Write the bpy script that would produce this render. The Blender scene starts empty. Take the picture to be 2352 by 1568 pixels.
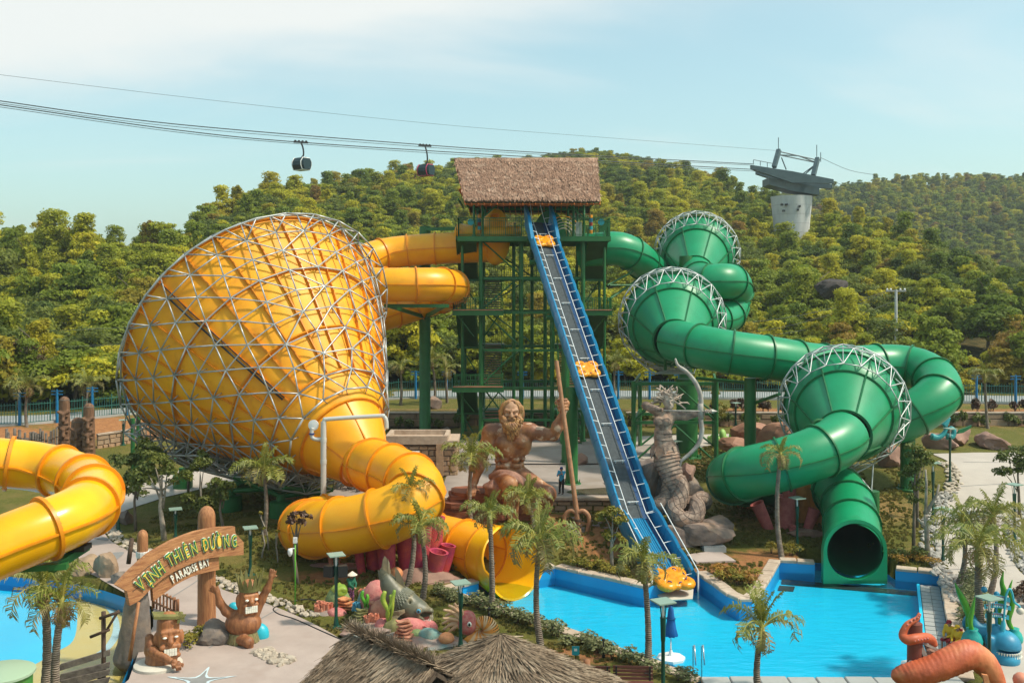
import bpy, bmesh, math, random
import numpy as np
from mathutils import Vector, Matrix, Quaternion
from mathutils.geometry import delaunay_2d_cdt
R = math.radians
PI = math.pi
SC = bpy.context.scene
COL = SC.collection
rnd = random.Random(7)
# ------------------------------------------------------------------ camera
CAMZ = 16.0
FD, CX, HY = 2287.7, 1176.0, 661.5          # focal length, centre and eye level used when measuring the place
cam_d = bpy.data.cameras.new('camera'); cam = bpy.data.objects.new('camera', cam_d); COL.objects.link(cam)
cam.location = (0, 0, CAMZ); cam.rotation_euler = (R(90), 0, 0)
cam_d.sensor_width = 36; cam_d.lens = 36 * FD / 2352.0; cam_d.shift_y = -(784 - HY) / 2352.0
cam_d.clip_start = 0.5; cam_d.clip_end = 6000
SC.camera = cam
# ------------------------------------------------------------------ world, sun, exposure
SUN_AZ, SUN_EL = 104.0, 54.0                  # azimuth from +Y (view direction) towards +X
def setup_world():
 w = bpy.data.worlds.new('World'); SC.world = w; w.use_nodes = True
 nt = w.node_tree; nt.nodes.clear(); N = nt.nodes.new; L = nt.links.new
 out = N('ShaderNodeOutputWorld'); bg = N('ShaderNodeBackground'); bg.inputs[1].default_value = 0.15
 sky = N('ShaderNodeTexSky'); sky.sky_type = 'NISHITA'; sky.sun_disc = False
 sky.sun_elevation = R(SUN_EL); sky.sun_rotation = R(SUN_AZ); sky.altitude = 20
 sky.air_density = 1.0; sky.dust_density = 2.2; sky.ozone_density = 1.3
 tint = N('ShaderNodeMix'); tint.data_type = 'RGBA'; tint.blend_type = 'MULTIPLY'; tint.inputs[0].default_value = 1
 tint.inputs[7].default_value = (0.92, 1.06, 0.90, 1)
 L(sky.outputs[0], tint.inputs[6])
 hz = N('ShaderNodeMix'); hz.data_type = 'RGBA'; hz.inputs[0].default_value = 0.26; hz.inputs[7].default_value = (3.1, 4.4, 4.3, 1); L(tint.outputs[2], hz.inputs[6])
 tc = N('ShaderNodeTexCoord'); sep = N('ShaderNodeSeparateXYZ'); L(tc.outputs['Generated'], sep.inputs[0])
 def math_(op, a, b=None, c=None):
  n = N('ShaderNodeMath'); n.operation = op
  for i, q in enumerate((a, b, c)):
   if q is None: continue
   if isinstance(q, (int, float)): n.inputs[i].default_value = q
   else: L(q, n.inputs[i])
  return n.outputs[0]
 zz = math_('ADD', math_('MAXIMUM', sep.outputs[2], 0.0), 0.12)
 px = math_('DIVIDE', sep.outputs[0], zz); py = math_('DIVIDE', sep.outputs[1], zz)
 cmb = N('ShaderNodeCombineXYZ'); L(px, cmb.inputs[0]); L(py, cmb.inputs[1])
 mp = N('ShaderNodeMapping'); mp.inputs['Scale'].default_value = (0.55, 0.85, 1); mp.inputs['Rotation'].default_value = (0, 0, 0.5)
 L(cmb.outputs[0], mp.inputs[0])
 ns = N('ShaderNodeTexNoise'); ns.inputs['Scale'].default_value = 0.75; ns.inputs['Detail'].default_value = 6.0
 ns.inputs['Roughness'].default_value = 0.5; ns.inputs['Distortion'].default_value = 0.7
 L(mp.outputs[0], ns.inputs['Vector'])
 dx = math_('MULTIPLY', math_('ADD', px, 0.85), 0.85); dy = math_('MULTIPLY', math_('ADD', py, -2.05), 0.95)
 g = math_('POWER', 2.718, math_('MULTIPLY', math_('ADD', math_('MULTIPLY', dx, dx), math_('MULTIPLY', dy, dy)), -1.0))
 v = math_('ADD', ns.outputs[0], math_('MULTIPLY', g, 0.50))
 mr = N('ShaderNodeMapRange'); mr.interpolation_type = 'SMOOTHSTEP'
 mr.inputs[1].default_value = 0.50; mr.inputs[2].default_value = 0.84; L(v, mr.inputs[0])
 cl = math_('MULTIPLY', mr.outputs[0], 0.92)
 mix = N('ShaderNodeMix'); mix.data_type = 'RGBA'; L(cl, mix.inputs[0]); L(hz.outputs[2], mix.inputs[6])
 mix.inputs[7].default_value = (4.5, 4.6, 4.45, 1)
 L(mix.outputs[2], bg.inputs[0]); L(bg.outputs[0], out.inputs[0])
setup_world()
SUNV = Vector((math.sin(R(SUN_AZ)) * math.cos(R(SUN_EL)), math.cos(R(SUN_AZ)) * math.cos(R(SUN_EL)), math.sin(R(SUN_EL))))
sun_d = bpy.data.lights.new('sun', 'SUN'); sun_d.energy = 3.0; sun_d.angle = R(4); sun_d.color = (1.0, 0.9, 0.74)
sun = bpy.data.objects.new('sun', sun_d); COL.objects.link(sun); sun.location = (60, 40, 90)
sun.rotation_euler = SUNV.to_track_quat('Z', 'Y').to_euler()
vs = SC.view_settings; vs.view_transform = 'Standard'; vs.look = 'None'; vs.exposure = 0.5; vs.gamma = 1; vs.use_curve_mapping = False
SC.cycles.use_denoising = True
SC.cycles.max_bounces = 6; SC.cycles.diffuse_bounces = 3; SC.cycles.glossy_bounces = 3; SC.cycles.transparent_max_bounces = 12
SC.cycles.caustics_reflective = False; SC.cycles.caustics_refractive = False
# ------------------------------------------------------------------ tools
def at(dx,dy,D):
 """a point of the place: sight line measured on the photograph, D metres into the scene"""
 return Vector(((dx-CX)/FD*D,D,CAMZ+(HY-dy)/FD*D))
def gp(dx,dy,z):
 return at(dx,dy,(CAMZ-z)*FD/(dy-HY))
def lerp(a,b,t):return a+(b-a)*t
def sst(a,b,x):
 t=np.clip((x-a)/(b-a),0,1);return t*t*(3-2*t)
def link(o):COL.objects.link(o);return o
def attach(o,parent):
 if parent is not None:
  o.parent=parent
  o.matrix_parent_inverse=Matrix.Translation(-Vector(parent.location))if 'base' in parent else Matrix.Identity(4)
 return o
def obj(name,me,mat=None,parent=None):
 o=link(bpy.data.objects.new(name,me))
 if mat is not None and len(me.materials)==0:me.materials.append(mat)
 return attach(o,parent)
def thing(name,label,cat,loc=(0,0,0),group=None):
 o=link(bpy.data.objects.new(name,None));o.location=loc;o.empty_display_size=0.3;o['base']=1
 o['label']=label;o['category']=cat
 if group:o['group']=group
 return o
def part(name,parent):return attach(link(bpy.data.objects.new(name,None)),parent)
def tag(o,label,cat,group=None):
 o['label']=label;o['category']=cat
 if group:o['group']=group
 return o
def kind(o,k):o['kind']=k;return o
def copy_tree(o,loc=None,rz=None,sc=None,label=None,parent=None):
 c=o.copy();link(c)
 if parent is not None:c.parent=parent
 for ch in o.children:copy_tree(ch,parent=c)
 if loc is not None:c.location=loc
 if rz is not None:c.rotation_euler=(0,0,rz)
 if sc is not None:c.scale=(sc,sc,sc)if not hasattr(sc,'__len__')else sc
 if label:c['label']=label
 return c
def mesh(name,v,f,smooth=False):
 me=bpy.data.meshes.new(name);me.from_pydata([tuple(map(float,p))for p in v],[],f)
 if smooth and len(me.polygons):me.polygons.foreach_set('use_smooth',np.ones(len(me.polygons),bool))
 me.update();return me
def frame(d):
 d=Vector(d).normalized();up=Vector((0,0,1))if abs(d.z)<0.95 else Vector((0,1,0))
 x=up.cross(d).normalized();return x,d.cross(x).normalized(),d
def rmf(pts):
 """rotation-minimising frames along a polyline"""
 n=len(pts);T=[((pts[min(i+1,n-1)]-pts[max(i-1,0)])).normalized()for i in range(n)]
 x,y,_=frame(T[0]);out=[(x,y)]
 for i in range(1,n):
  x=x-T[i]*x.dot(T[i]);x.normalize();out.append((x,T[i].cross(x)))
 return T,out
def spline(ctrl,n):
 """Catmull-Rom through control points, n samples per span"""
 P=[Vector(c)for c in ctrl];P=[P[0]*2-P[1]]+P+[P[-1]*2-P[-2]];out=[]
 for i in range(1,len(P)-2):
  a,b,c,d=P[i-1],P[i],P[i+1],P[i+2]
  for k in range(n):
   t=k/n
   out.append(0.5*((2*b)+(c-a)*t+(2*a-5*b+4*c-d)*t*t+(3*b-a-3*c+d)*t**3))
 out.append(P[-2].copy());return out
def resample(pts,step):
 L=[0.0]
 for a,b in zip(pts,pts[1:]):L.append(L[-1]+(b-a).length)
 n=max(2,int(round(L[-1]/step))+1);out=[];j=0
 for i in range(n):
  s=L[-1]*i/(n-1)
  while j<len(L)-2 and L[j+1]<s:j +=1
  out.append(pts[j].lerp(pts[j+1],(s-L[j])/max(1e-9,L[j+1]-L[j])))
 return out
class MB:
 def __init__(s):s.v=[];s.f=[]
 def add(s,v,f):
  o=len(s.v);s.v.extend([tuple(p)for p in v]);s.f.extend([tuple(i+o for i in q)for q in f]);return s
 def box(s,c,d,rz=0.0,M=None):
  hx,hy,hz=d[0]/2,d[1]/2,d[2]/2;co,si=math.cos(rz),math.sin(rz);v=[]
  for z in (-hz,hz):
   for x,y in ((-hx,-hy),(hx,-hy),(hx,hy),(-hx,hy)):
    p=Vector((x,y,z))
    p=M@p if M is not None else Vector((x*co-y*si,x*si+y*co,z))
    v.append(p+Vector(c))
  return s.add(v,[(3,2,1,0),(4,5,6,7),(0,1,5,4),(1,2,6,5),(2,3,7,6),(3,0,4,7)])
 def bar(s,a,b,w,h=None,up=None):
  a,b=Vector(a),Vector(b);h=h or w;x,y,d=frame(b-a)
  if up is not None:
   x=Vector(up).cross(d).normalized();y=d.cross(x)
  v=[p+x*(i*w/2)+y*(j*h/2)for p in (a,b)for i,j in ((-1,-1),(1,-1),(1,1),(-1,1))]
  return s.add(v,[(3,2,1,0),(4,5,6,7),(0,1,5,4),(1,2,6,5),(2,3,7,6),(3,0,4,7)])
 def tube(s,pts,r,n=8,caps=True,ang0=0.0):
  pts=[Vector(p)for p in pts];T,F=rmf(pts);v=[];f=[]
  for i,p in enumerate(pts):
   ri=r[i]if hasattr(r,'__len__')else r
   for k in range(n):
    a=ang0+2*PI*k/n;v.append(p+F[i][0]*(ri*math.cos(a))+F[i][1]*(ri*math.sin(a)))
  for i in range(len(pts)-1):
   for k in range(n):
    f.append((i*n+k,i*n+(k+1)%n,(i+1)*n+(k+1)%n,(i+1)*n+k))
  if caps:
   f.append(tuple(range(n-1,-1,-1)));f.append(tuple(range((len(pts)-1)*n,len(pts)*n)))
  return s.add(v,f)
 def cyl(s,a,b,r0,r1=None,n=10):return s.tube([a,b],[r0,r0 if r1 is None else r1],n)
 def lathe(s,prof,c=(0,0,0),n=16,axis=None):
  x,y,d=frame(axis)if axis is not None else (Vector((1,0,0)),Vector((0,1,0)),Vector((0,0,1)))
  c=Vector(c);v=[];f=[]
  for r,z in prof:
   for k in range(n):
    a=2*PI*k/n;v.append(c+d*z+x*(r*math.cos(a))+y*(r*math.sin(a)))
  for i in range(len(prof)-1):
   for k in range(n):f.append((i*n+k,i*n+(k+1)%n,(i+1)*n+(k+1)%n,(i+1)*n+k))
  if prof[0][0]>1e-4:f.append(tuple(range(n-1,-1,-1)))
  if prof[-1][0]>1e-4:f.append(tuple(range((len(prof)-1)*n,len(prof)*n)))
  return s.add(v,f)
 def ball(s,c,r,n=10,m=6):
  r=Vector(r)if hasattr(r,'__len__')else Vector((r,r,r));c=Vector(c);v=[c+Vector((0,0,-r.z))];f=[]
  for i in range(1,m):
   t=PI*i/m
   for k in range(n):
    a=2*PI*k/n;v.append(c+Vector((r.x*math.sin(t)*math.cos(a),r.y*math.sin(t)*math.sin(a),-r.z*math.cos(t))))
  v.append(c+Vector((0,0,r.z)));e=len(v)-1
  for k in range(n):
   f.append((0,1+(k+1)%n,1+k));f.append((e,1+(m-2)*n+k,1+(m-2)*n+(k+1)%n))
  for i in range(m-2):
   for k in range(n):f.append((1+i*n+k,1+i*n+(k+1)%n,1+(i+1)*n+(k+1)%n,1+(i+1)*n+k))
  return s.add(v,f)
 def prism(s,poly,z0,z1):
  n=len(poly);v=[(p[0],p[1],z0)for p in poly]+[(p[0],p[1],z1)for p in poly]
  return s.add(v,[tuple(range(n-1,-1,-1)),tuple(range(n,2*n))]+[(i,(i+1)%n,n+(i+1)%n,n+i)for i in range(n)])
 def slab(s,pts,nrm,th):
  """closed plate from a polygon in space, thickness th along nrm"""
  n=len(pts);d=Vector(nrm).normalized()*th;v=[Vector(p)for p in pts]+[Vector(p)+d for p in pts]
  return s.add(v,[tuple(range(n-1,-1,-1)),tuple(range(n,2*n))]+[(i,(i+1)%n,n+(i+1)%n,n+i)for i in range(n)])
 def mesh(s,name,smooth=False):return mesh(name,s.v,s.f,smooth)
 def build(s,name,mat,parent=None,smooth=False,sharp=None):
  me=s.mesh(name,smooth)
  if smooth and sharp is not None:me.set_sharp_from_angle(angle=R(sharp))
  return obj(name,me,mat,parent)
# ---- value noise
def _hash(ix,iy,iz,seed):
 h=(ix*374761393+iy*668265263+iz*2147483647+seed*974634777)&0xffffffff
 h=((h^(h >> 13))*1274126177)&0xffffffff
 return ((h^(h >> 16))&0xffff)/65535.0
def vnoise(p,seed=0):
 p=np.asarray(p,float);i=np.floor(p).astype(np.int64);f=p-i;f=f*f*(3-2*f);r=0
 for a in (0,1):
  for b in (0,1):
   for c in (0,1):
    w=(f[...,0]if a else 1-f[...,0])*(f[...,1]if b else 1-f[...,1])*(f[...,2]if c else 1-f[...,2])
    r=r+w*_hash(i[...,0]+a,i[...,1]+b,i[...,2]+c,seed)
 return r*2-1
def fbm(p,oct=4,seed=0):
 p=np.asarray(p,float);r=0;a=0.5
 for k in range(oct):r=r+a*vnoise(p,seed+k);p=p*2.03+17.3;a*= 0.5
 return r
# ---- implicit surfaces (one continuous skin from round limbs and masses)
class SDF:
 def __init__(s,cell,k=0.15):s.cell=cell;s.k=k;s.p=[]
 def cap(s,a,b,ra,rb=None,k=None,sub=False):s.p.append(('c',Vector(a),Vector(b),ra,ra if rb is None else rb,s.k if k is None else k,sub));return s
 def chain(s,pts,rs,k=None):
  for i in range(len(pts)-1):s.cap(pts[i],pts[i+1],rs[i],rs[i+1],k)
  return s
 def ell(s,c,r,rot=None,k=None,sub=False):
  s.p.append(('e',Vector(c),Vector(r)if hasattr(r,'__len__')else Vector((r,r,r)),rot,0,s.k if k is None else k,sub));return s
 def mesh(s,name,smooth=True,disp=None):
  lo=np.full(3,1e9);hi=-lo;B=[]
  for q in s.p:
   if q[0]=='c':
    m=max(q[3],q[4]);a=np.minimum(q[1],q[2])-m;b=np.maximum(q[1],q[2])+m
   else:
    m=max(q[2])if q[3]is not None else np.array(q[2]);a=np.array(q[1])-m;b=np.array(q[1])+m
   B.append((a,b))
   if not q[6]:lo=np.minimum(lo,a);hi=np.maximum(hi,b)
  c=s.cell;lo=lo-2.5*c-0.0;hi=hi+2.5*c;n=np.ceil((hi-lo)/c).astype(int)+1
  F=np.full(n,10.0,np.float32);ax=[lo[i]+c*np.arange(n[i])for i in range(3)]
  for q,(a,b)in zip(s.p,B):
   k=q[5];pad=k+2*c
   i0=np.clip(np.floor((a-pad-lo)/c).astype(int),0,n);i1=np.clip(np.ceil((b+pad-lo)/c).astype(int)+1,0,n)
   if np.any(i1<=i0):continue
   sl=tuple(slice(i0[j],i1[j])for j in range(3))
   X,Y,Z=np.meshgrid(ax[0][sl[0]],ax[1][sl[1]],ax[2][sl[2]],indexing='ij')
   if q[0]=='c':
    A=q[1];d=q[2]-q[1];L2=max(1e-9,d.length_squared)
    t=np.clip(((X-A.x)*d.x+(Y-A.y)*d.y+(Z-A.z)*d.z)/L2,0,1)
    D=np.sqrt((X-A.x-t*d.x)**2+(Y-A.y-t*d.y)**2+(Z-A.z-t*d.z)**2)-(q[3]+(q[4]-q[3])*t)
   else:
    x,y,z=X-q[1].x,Y-q[1].y,Z-q[1].z;r=q[2]
    if q[3]is not None:
     m=q[3].inverted();x,y,z=(m[i][0]*x+m[i][1]*y+m[i][2]*z for i in range(3))
    k0=np.sqrt((x/r.x)**2+(y/r.y)**2+(z/r.z)**2);k1=np.sqrt((x/r.x**2)**2+(y/r.y**2)**2+(z/r.z**2)**2)
    D=np.where(k1>1e-6,k0*(k0-1)/np.maximum(k1,1e-6),-min(r))
   S=F[sl]
   if q[6]:
    h=np.clip(0.5-0.5*(S+D)/max(k,1e-6),0,1);F[sl]=S*(1-h)+(-D)*h+k*h*(1-h)
   else:
    h=np.clip(0.5+0.5*(S-D)/max(k,1e-6),0,1);F[sl]=S*(1-h)+D*h-k*h*(1-h)
  v,f=surface_nets(F);v=v*c+lo
  if disp is not None:v=disp(v)
  me=bpy.data.meshes.new(name);me.from_pydata(v.tolist(),[],f.tolist())
  if smooth and len(me.polygons):me.polygons.foreach_set('use_smooth',np.ones(len(me.polygons),bool))
  me.update();return me
 def build(s,name,mat,parent=None,smooth=True,disp=None):return obj(name,s.mesh(name,smooth,disp),mat,parent)
def surface_nets(F):
 S=F<0;n=np.array(F.shape);cn=n-1
 acc=np.zeros(tuple(cn)+(3,),np.float32);cnt=np.zeros(tuple(cn),np.float32)
 def sub(o):return tuple(slice(o[j],o[j]+cn[j])for j in range(3))
 for ax in range(3):
  for a in (0,1):
   for b in (0,1):
    o0=[0,0,0];o1=[0,0,0];q=[j for j in range(3)if j!=ax]
    o0[q[0]]=o1[q[0]]=a;o0[q[1]]=o1[q[1]]=b;o1[ax]=1
    f0=F[sub(o0)];f1=F[sub(o1)];m=(f0<0)!=(f1<0)
    t=np.where(m,f0/np.where(m,f0-f1,1),0)
    cnt +=m
    for j in range(3):
     acc[...,j]+=np.where(m,(t if j==ax else o0[j]),0)
 act=cnt>0;idx=np.full(tuple(cn),-1,np.int64);I=np.argwhere(act);idx[act]=np.arange(len(I))
 V=I+acc[act]/cnt[act][:,None];FA=[]
 for ax in range(3):
  q=[j for j in range(3)if j!=ax];s0=[slice(None)]*3;s1=[slice(None)]*3
  s0[ax]=slice(0,n[ax]-1);s1[ax]=slice(1,n[ax]);A=S[tuple(s0)];Bq=S[tuple(s1)]
  E=np.argwhere(A!=Bq)
  ok=(E[:,q[0]]>0)&(E[:,q[1]]>0)&(E[:,q[0]]<n[q[0]]-1)&(E[:,q[1]]<n[q[1]]-1);E=E[ok]
  inside=A[tuple(E.T)];c=[]
  for da,db in ((-1,-1),(0,-1),(0,0),(-1,0)):
   G=E.copy();G[:,q[0]]+=da;G[:,q[1]]+=db;c.append(idx[tuple(G.T)])
  Q=np.stack(c,1);flip=inside if ax!=1 else ~inside
  Q[~flip]=Q[~flip][:,::-1];FA.append(Q)
 return V.astype(float),np.concatenate(FA)
def struts(segs,mat,parent,name='strut',n=6,limit=300,view=(0,0,16)):
 """straight members: the ones that show largest become parts, the rest one joined part"""
 base=MB().cyl((0,0,0),(0,0,1),1,n=n).mesh(name,True);base.materials.append(mat);base.set_sharp_from_angle(angle=R(60))
 vw=Vector(view)
 segs=sorted(segs,key=lambda s:-(Vector(s[0])-Vector(s[1])).length/((Vector(s[0])+Vector(s[1]))/2-vw).length)
 for a,b,r in segs[:limit]:
  a,b=Vector(a),Vector(b);o=obj(name,base,None,parent)
  o.matrix_basis=Matrix.Translation(a)@(b-a).to_track_quat('Z','Y').to_matrix().to_4x4()@Matrix.Diagonal((r,r,(b-a).length,1))
 if len(segs)>limit:
  m=MB()
  for a,b,r in segs[limit:]:m.cyl(a,b,r,n=max(4,n-1))
  kind(m.build(name+'_lattice',mat,parent,True),'stuff')
def poly_sdf(poly,X,Y):
 """signed distance to polygon (negative inside)"""
 d=np.full(np.shape(X),1e9);ins=np.zeros(np.shape(X),bool);n=len(poly)
 for i in range(n):
  ax,ay=poly[i][0],poly[i][1];bx,by=poly[(i+1)%n][0],poly[(i+1)%n][1]
  ex,ey=bx-ax,by-ay;t=np.clip(((X-ax)*ex+(Y-ay)*ey)/(ex*ex+ey*ey+1e-12),0,1)
  d=np.minimum(d,(X-ax-t*ex)**2+(Y-ay-t*ey)**2)
  c=((ay>Y)!=(by>Y))&(X<(bx-ax)*(Y-ay)/(by-ay+1e-12)+ax);ins ^= c
 d=np.sqrt(d);return np.where(ins,-d,d)
def leaf_cloud(clumps,nleaf,size,seed,up=0.25,flat=0.0):
 """leaf-sized faces spread over clumps: list of (centre, radii)"""
 g=np.random.default_rng(seed);w=np.array([c[1][0]*c[1][1]+c[1][0]*c[1][2]for c in clumps]);w=w/w.sum()
 k=g.choice(len(clumps),nleaf,p=w);C=np.array([c[0]for c in clumps])[k];Rr=np.array([c[1]for c in clumps])[k]
 d=g.normal(size=(nleaf,3));d /= np.linalg.norm(d,axis=1)[:,None];d[:,2]=np.where(d[:,2]<-0.35,-d[:,2],d[:,2])
 r=0.45+0.75*g.random(nleaf)**0.75;P=C+d*Rr*r[:,None];P=P+0.22*Rr.mean()*np.stack([vnoise(P*1.7,60+q)for q in range(3)],1)
 nrm=d+g.normal(size=(nleaf,3))*0.6+np.array([0,0,up]);nrm /= np.linalg.norm(nrm,axis=1)[:,None]
 t=np.cross(nrm,g.normal(size=(nleaf,3)));t /= np.linalg.norm(t,axis=1)[:,None];b=np.cross(nrm,t)
 s=size*(0.6+0.8*g.random(nleaf))[:,None]
 v=np.stack([P-t*s,P-b*s*0.55,P+t*s,P+b*s*0.55],1).reshape(-1,3)
 return v,np.arange(nleaf*4).reshape(-1,4)
def leaf_mesh(name,parts,mt):
 V=[];F=[];o=0
 for v,f in parts:V.append(v);F.append(f+o);o +=len(v)
 V=np.concatenate(V);F=np.concatenate(F);me=bpy.data.meshes.new(name);me.from_pydata(V.tolist(),[],F.tolist());me.materials.append(M[mt]);me.update();return me
def nth(n):return str(n)+('th' if 10<n%100<14 else {1:'st',2:'nd',3:'rd'}.get(n%10,'th'))
# ------------------------------------------------------------------ materials
MATS={}
def mat(name,col,rough=0.6,metal=0.0,col2=None,nscale=2.0,ndetail=4.0,nlo=0.35,nhi=0.65,bump=0.0,bscale=20.0,bdetail=4.0,stretch=None,
  coat=0.0,trans=0.0,rvar=0.0,spec=0.5,col3=None,n3scale=0.4,n3lo=0.5,n3hi=0.7,objrand=None,wave=None):
 m=bpy.data.materials.new(name);m.use_nodes=True;nt=m.node_tree;N=nt.nodes.new;L=nt.links.new;b=nt.nodes['Principled BSDF']
 b.inputs['Roughness'].default_value=rough;b.inputs['Metallic'].default_value=metal;b.inputs['Coat Weight'].default_value=coat
 b.inputs['Specular IOR Level'].default_value=spec;b.inputs['Coat Roughness'].default_value=0.12
 tc=N('ShaderNodeTexCoord');oi=N('ShaderNodeObjectInfo');vm=N('ShaderNodeVectorMath');vm.operation='SCALE'
 cb=N('ShaderNodeCombineXYZ');L(oi.outputs['Random'],cb.inputs[0]);L(oi.outputs['Random'],cb.inputs[1]);L(oi.outputs['Random'],cb.inputs[2])
 L(cb.outputs[0],vm.inputs[0]);vm.inputs['Scale'].default_value=41.0
 ad=N('ShaderNodeVectorMath');ad.operation='ADD';L(tc.outputs['Object'],ad.inputs[0]);L(vm.outputs[0],ad.inputs[1]);vec=ad.outputs[0]
 if stretch:
  mp=N('ShaderNodeMapping');mp.inputs['Scale'].default_value=stretch;L(vec,mp.inputs[0]);vec=mp.outputs[0]
 def noise(sc,det=4.0):
  n=N('ShaderNodeTexNoise');n.inputs['Scale'].default_value=sc;n.inputs['Detail'].default_value=det;n.inputs['Roughness'].default_value=0.6
  L(vec,n.inputs['Vector']);return n.outputs[0]
 def rng(s,lo,hi):
  r=N('ShaderNodeMapRange');r.inputs[1].default_value=lo;r.inputs[2].default_value=hi;L(s,r.inputs[0]);return r.outputs[0]
 def mixc(f,a,c,mode='MIX'):
  x=N('ShaderNodeMix');x.data_type='RGBA';x.blend_type=mode
  if isinstance(f,(int,float)):x.inputs[0].default_value=f
  else:L(f,x.inputs[0])
  for s,q in ((6,a),(7,c)):
   if isinstance(q,tuple):x.inputs[s].default_value=(*q[:3],1)
   else:L(q,x.inputs[s])
  return x.outputs[2]
 c=col
 if objrand is not None:c=mixc(oi.outputs['Random'],c,objrand)
 if col2 is not None:c=mixc(rng(noise(nscale,ndetail),nlo,nhi),c,col2)
 if col3 is not None:c=mixc(rng(noise(n3scale,3),n3lo,n3hi),c,col3)
 if isinstance(c,tuple):b.inputs['Base Color'].default_value=(*c[:3],1)
 else:L(c,b.inputs['Base Color'])
 if rvar:
  r=N('ShaderNodeMapRange');r.inputs[3].default_value=max(0,rough-rvar);r.inputs[4].default_value=min(1,rough+rvar)
  L(noise(nscale*1.7,5),r.inputs[0]);L(r.outputs[0],b.inputs['Roughness'])
 if bump:
  bp=N('ShaderNodeBump');bp.inputs['Strength'].default_value=bump;bp.inputs['Distance'].default_value=0.05
  if wave:
   wv=N('ShaderNodeTexWave');wv.wave_type='BANDS';wv.bands_direction=wave;wv.inputs['Scale'].default_value=bscale
   wv.inputs['Distortion'].default_value=2.5;wv.inputs['Detail'].default_value=2;L(vec,wv.inputs['Vector']);L(wv.outputs[1],bp.inputs['Height'])
  else:L(noise(bscale,bdetail),bp.inputs['Height'])
  L(bp.outputs[0],b.inputs['Normal'])
 if trans:
  t=N('ShaderNodeBsdfTranslucent');mx=N('ShaderNodeMixShader');mx.inputs[0].default_value=trans
  if isinstance(c,tuple):t.inputs[0].default_value=(*c[:3],1)
  else:L(c,t.inputs[0])
  L(b.outputs[0],mx.inputs[1]);L(t.outputs[0],mx.inputs[2]);L(mx.outputs[0],nt.nodes['Material Output'].inputs[0])
 MATS[name]=m;return m
M=MATS
mat('yellow',(0.95,0.45,0.006),0.4,col2=(0.90,0.375,0.005),nscale=0.5,col3=(0.78,0.29,0.01),n3scale=0.8,n3lo=0.58,n3hi=0.9,rvar=0.1,trans=0.12,bump=0.06,bscale=1.2)
mat('yellow_flange',(0.84,0.30,0.006),0.4,col2=(0.7,0.24,0.006),nscale=2,trans=0.1)
mat('yellow_funnel',(0.95,0.445,0.006),0.55,col2=(0.88,0.35,0.005),nscale=0.35,col3=(0.6,0.2,0.01),n3scale=0.9,n3lo=0.55,n3hi=0.85,rvar=0.1,trans=0.08,bump=0.15,bscale=1.5)
mat('yellow_bright',(0.95,0.52,0.008),0.22,col2=(0.9,0.39,0.006),nscale=0.5,rvar=0.08,trans=0.1)
mat('green',(0.005,0.275,0.115),0.38,col2=(0.004,0.23,0.09),nscale=0.4,col3=(0.01,0.20,0.075),n3scale=0.9,n3lo=0.55,n3hi=0.85,rvar=0.1,bump=0.05,bscale=1.0)
mat('green_flange',(0.005,0.11,0.035),0.45,col2=(0.01,0.16,0.05),nscale=2)
mat('green_dim',(0.004,0.07,0.03),0.4)
mat('steel_green',(0.022,0.15,0.036),0.45,col2=(0.016,0.11,0.028),nscale=1.2,rvar=0.1,col3=(0.05,0.1,0.03),n3scale=2.5,n3lo=0.62,n3hi=0.75)
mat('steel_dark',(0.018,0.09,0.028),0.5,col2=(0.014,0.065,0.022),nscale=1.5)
mat('galv',(0.46,0.47,0.46),0.4,0.35,col2=(0.34,0.36,0.37),nscale=3,rvar=0.12)
mat('galv_white',(0.55,0.57,0.56),0.4,0.25,col2=(0.42,0.44,0.44),nscale=3)
mat('blue',(0.006,0.215,0.42),0.38,col2=(0.005,0.17,0.35),nscale=0.7,rvar=0.12,bump=0.25,bscale=2.5)
mat('blue_dark',(0.004,0.05,0.15),0.45)
mat('belt',(0.055,0.068,0.075),0.75,col2=(0.035,0.045,0.05),nscale=4,bump=0.3,bscale=30)
mat('rail_white',(0.75,0.76,0.75),0.35,0.1)
mat('raft',(0.93,0.36,0.008),0.28,col2=(0.86,0.29,0.006),nscale=1.5,bump=0.1,bscale=5,trans=0.1)
mat('raft_dark',(0.5,0.15,0.01),0.5)
mat('navy',(0.02,0.04,0.18),0.5)
mat('thatch',(0.50,0.315,0.22),0.95,col2=(0.28,0.165,0.115),nscale=5,ndetail=6,bump=0.8,bscale=16,bdetail=6,stretch=(2.2,2.2,0.7),objrand=(0.40,0.25,0.175),col3=(0.55,0.38,0.28),n3scale=0.5,spec=0.1)
mat('thatch_grey',(0.33,0.245,0.17),0.95,col2=(0.14,0.10,0.07),nscale=9,ndetail=6,objrand=(0.26,0.19,0.13),col3=(0.42,0.33,0.24),n3scale=0.7,spec=0.1)
mat('thatch_base',(0.10,0.07,0.05),1.0)
mat('rafter',(0.55,0.16,0.03),0.6,col2=(0.42,0.11,0.02),nscale=3)
mat('soffit',(0.10,0.05,0.03),0.9)
mat('tread',(0.40,0.18,0.10),0.7,col2=(0.22,0.10,0.06),nscale=3)
mat('deck_edge',(0.42,0.15,0.08),0.6,col2=(0.5,0.22,0.12),nscale=2)
mat('concrete',(0.43,0.42,0.40),0.85,col2=(0.34,0.33,0.31),nscale=0.6,bump=0.15,bscale=8,col3=(0.26,0.25,0.24),n3scale=0.3,n3lo=0.58,n3hi=0.75)
mat('pylon',(0.58,0.58,0.56),0.85,col2=(0.48,0.48,0.465),nscale=0.5,stretch=(1.5,1.5,0.35),bump=0.1,bscale=3,col3=(0.25,0.26,0.26),n3scale=0.9,n3lo=0.62,n3hi=0.75)
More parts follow.
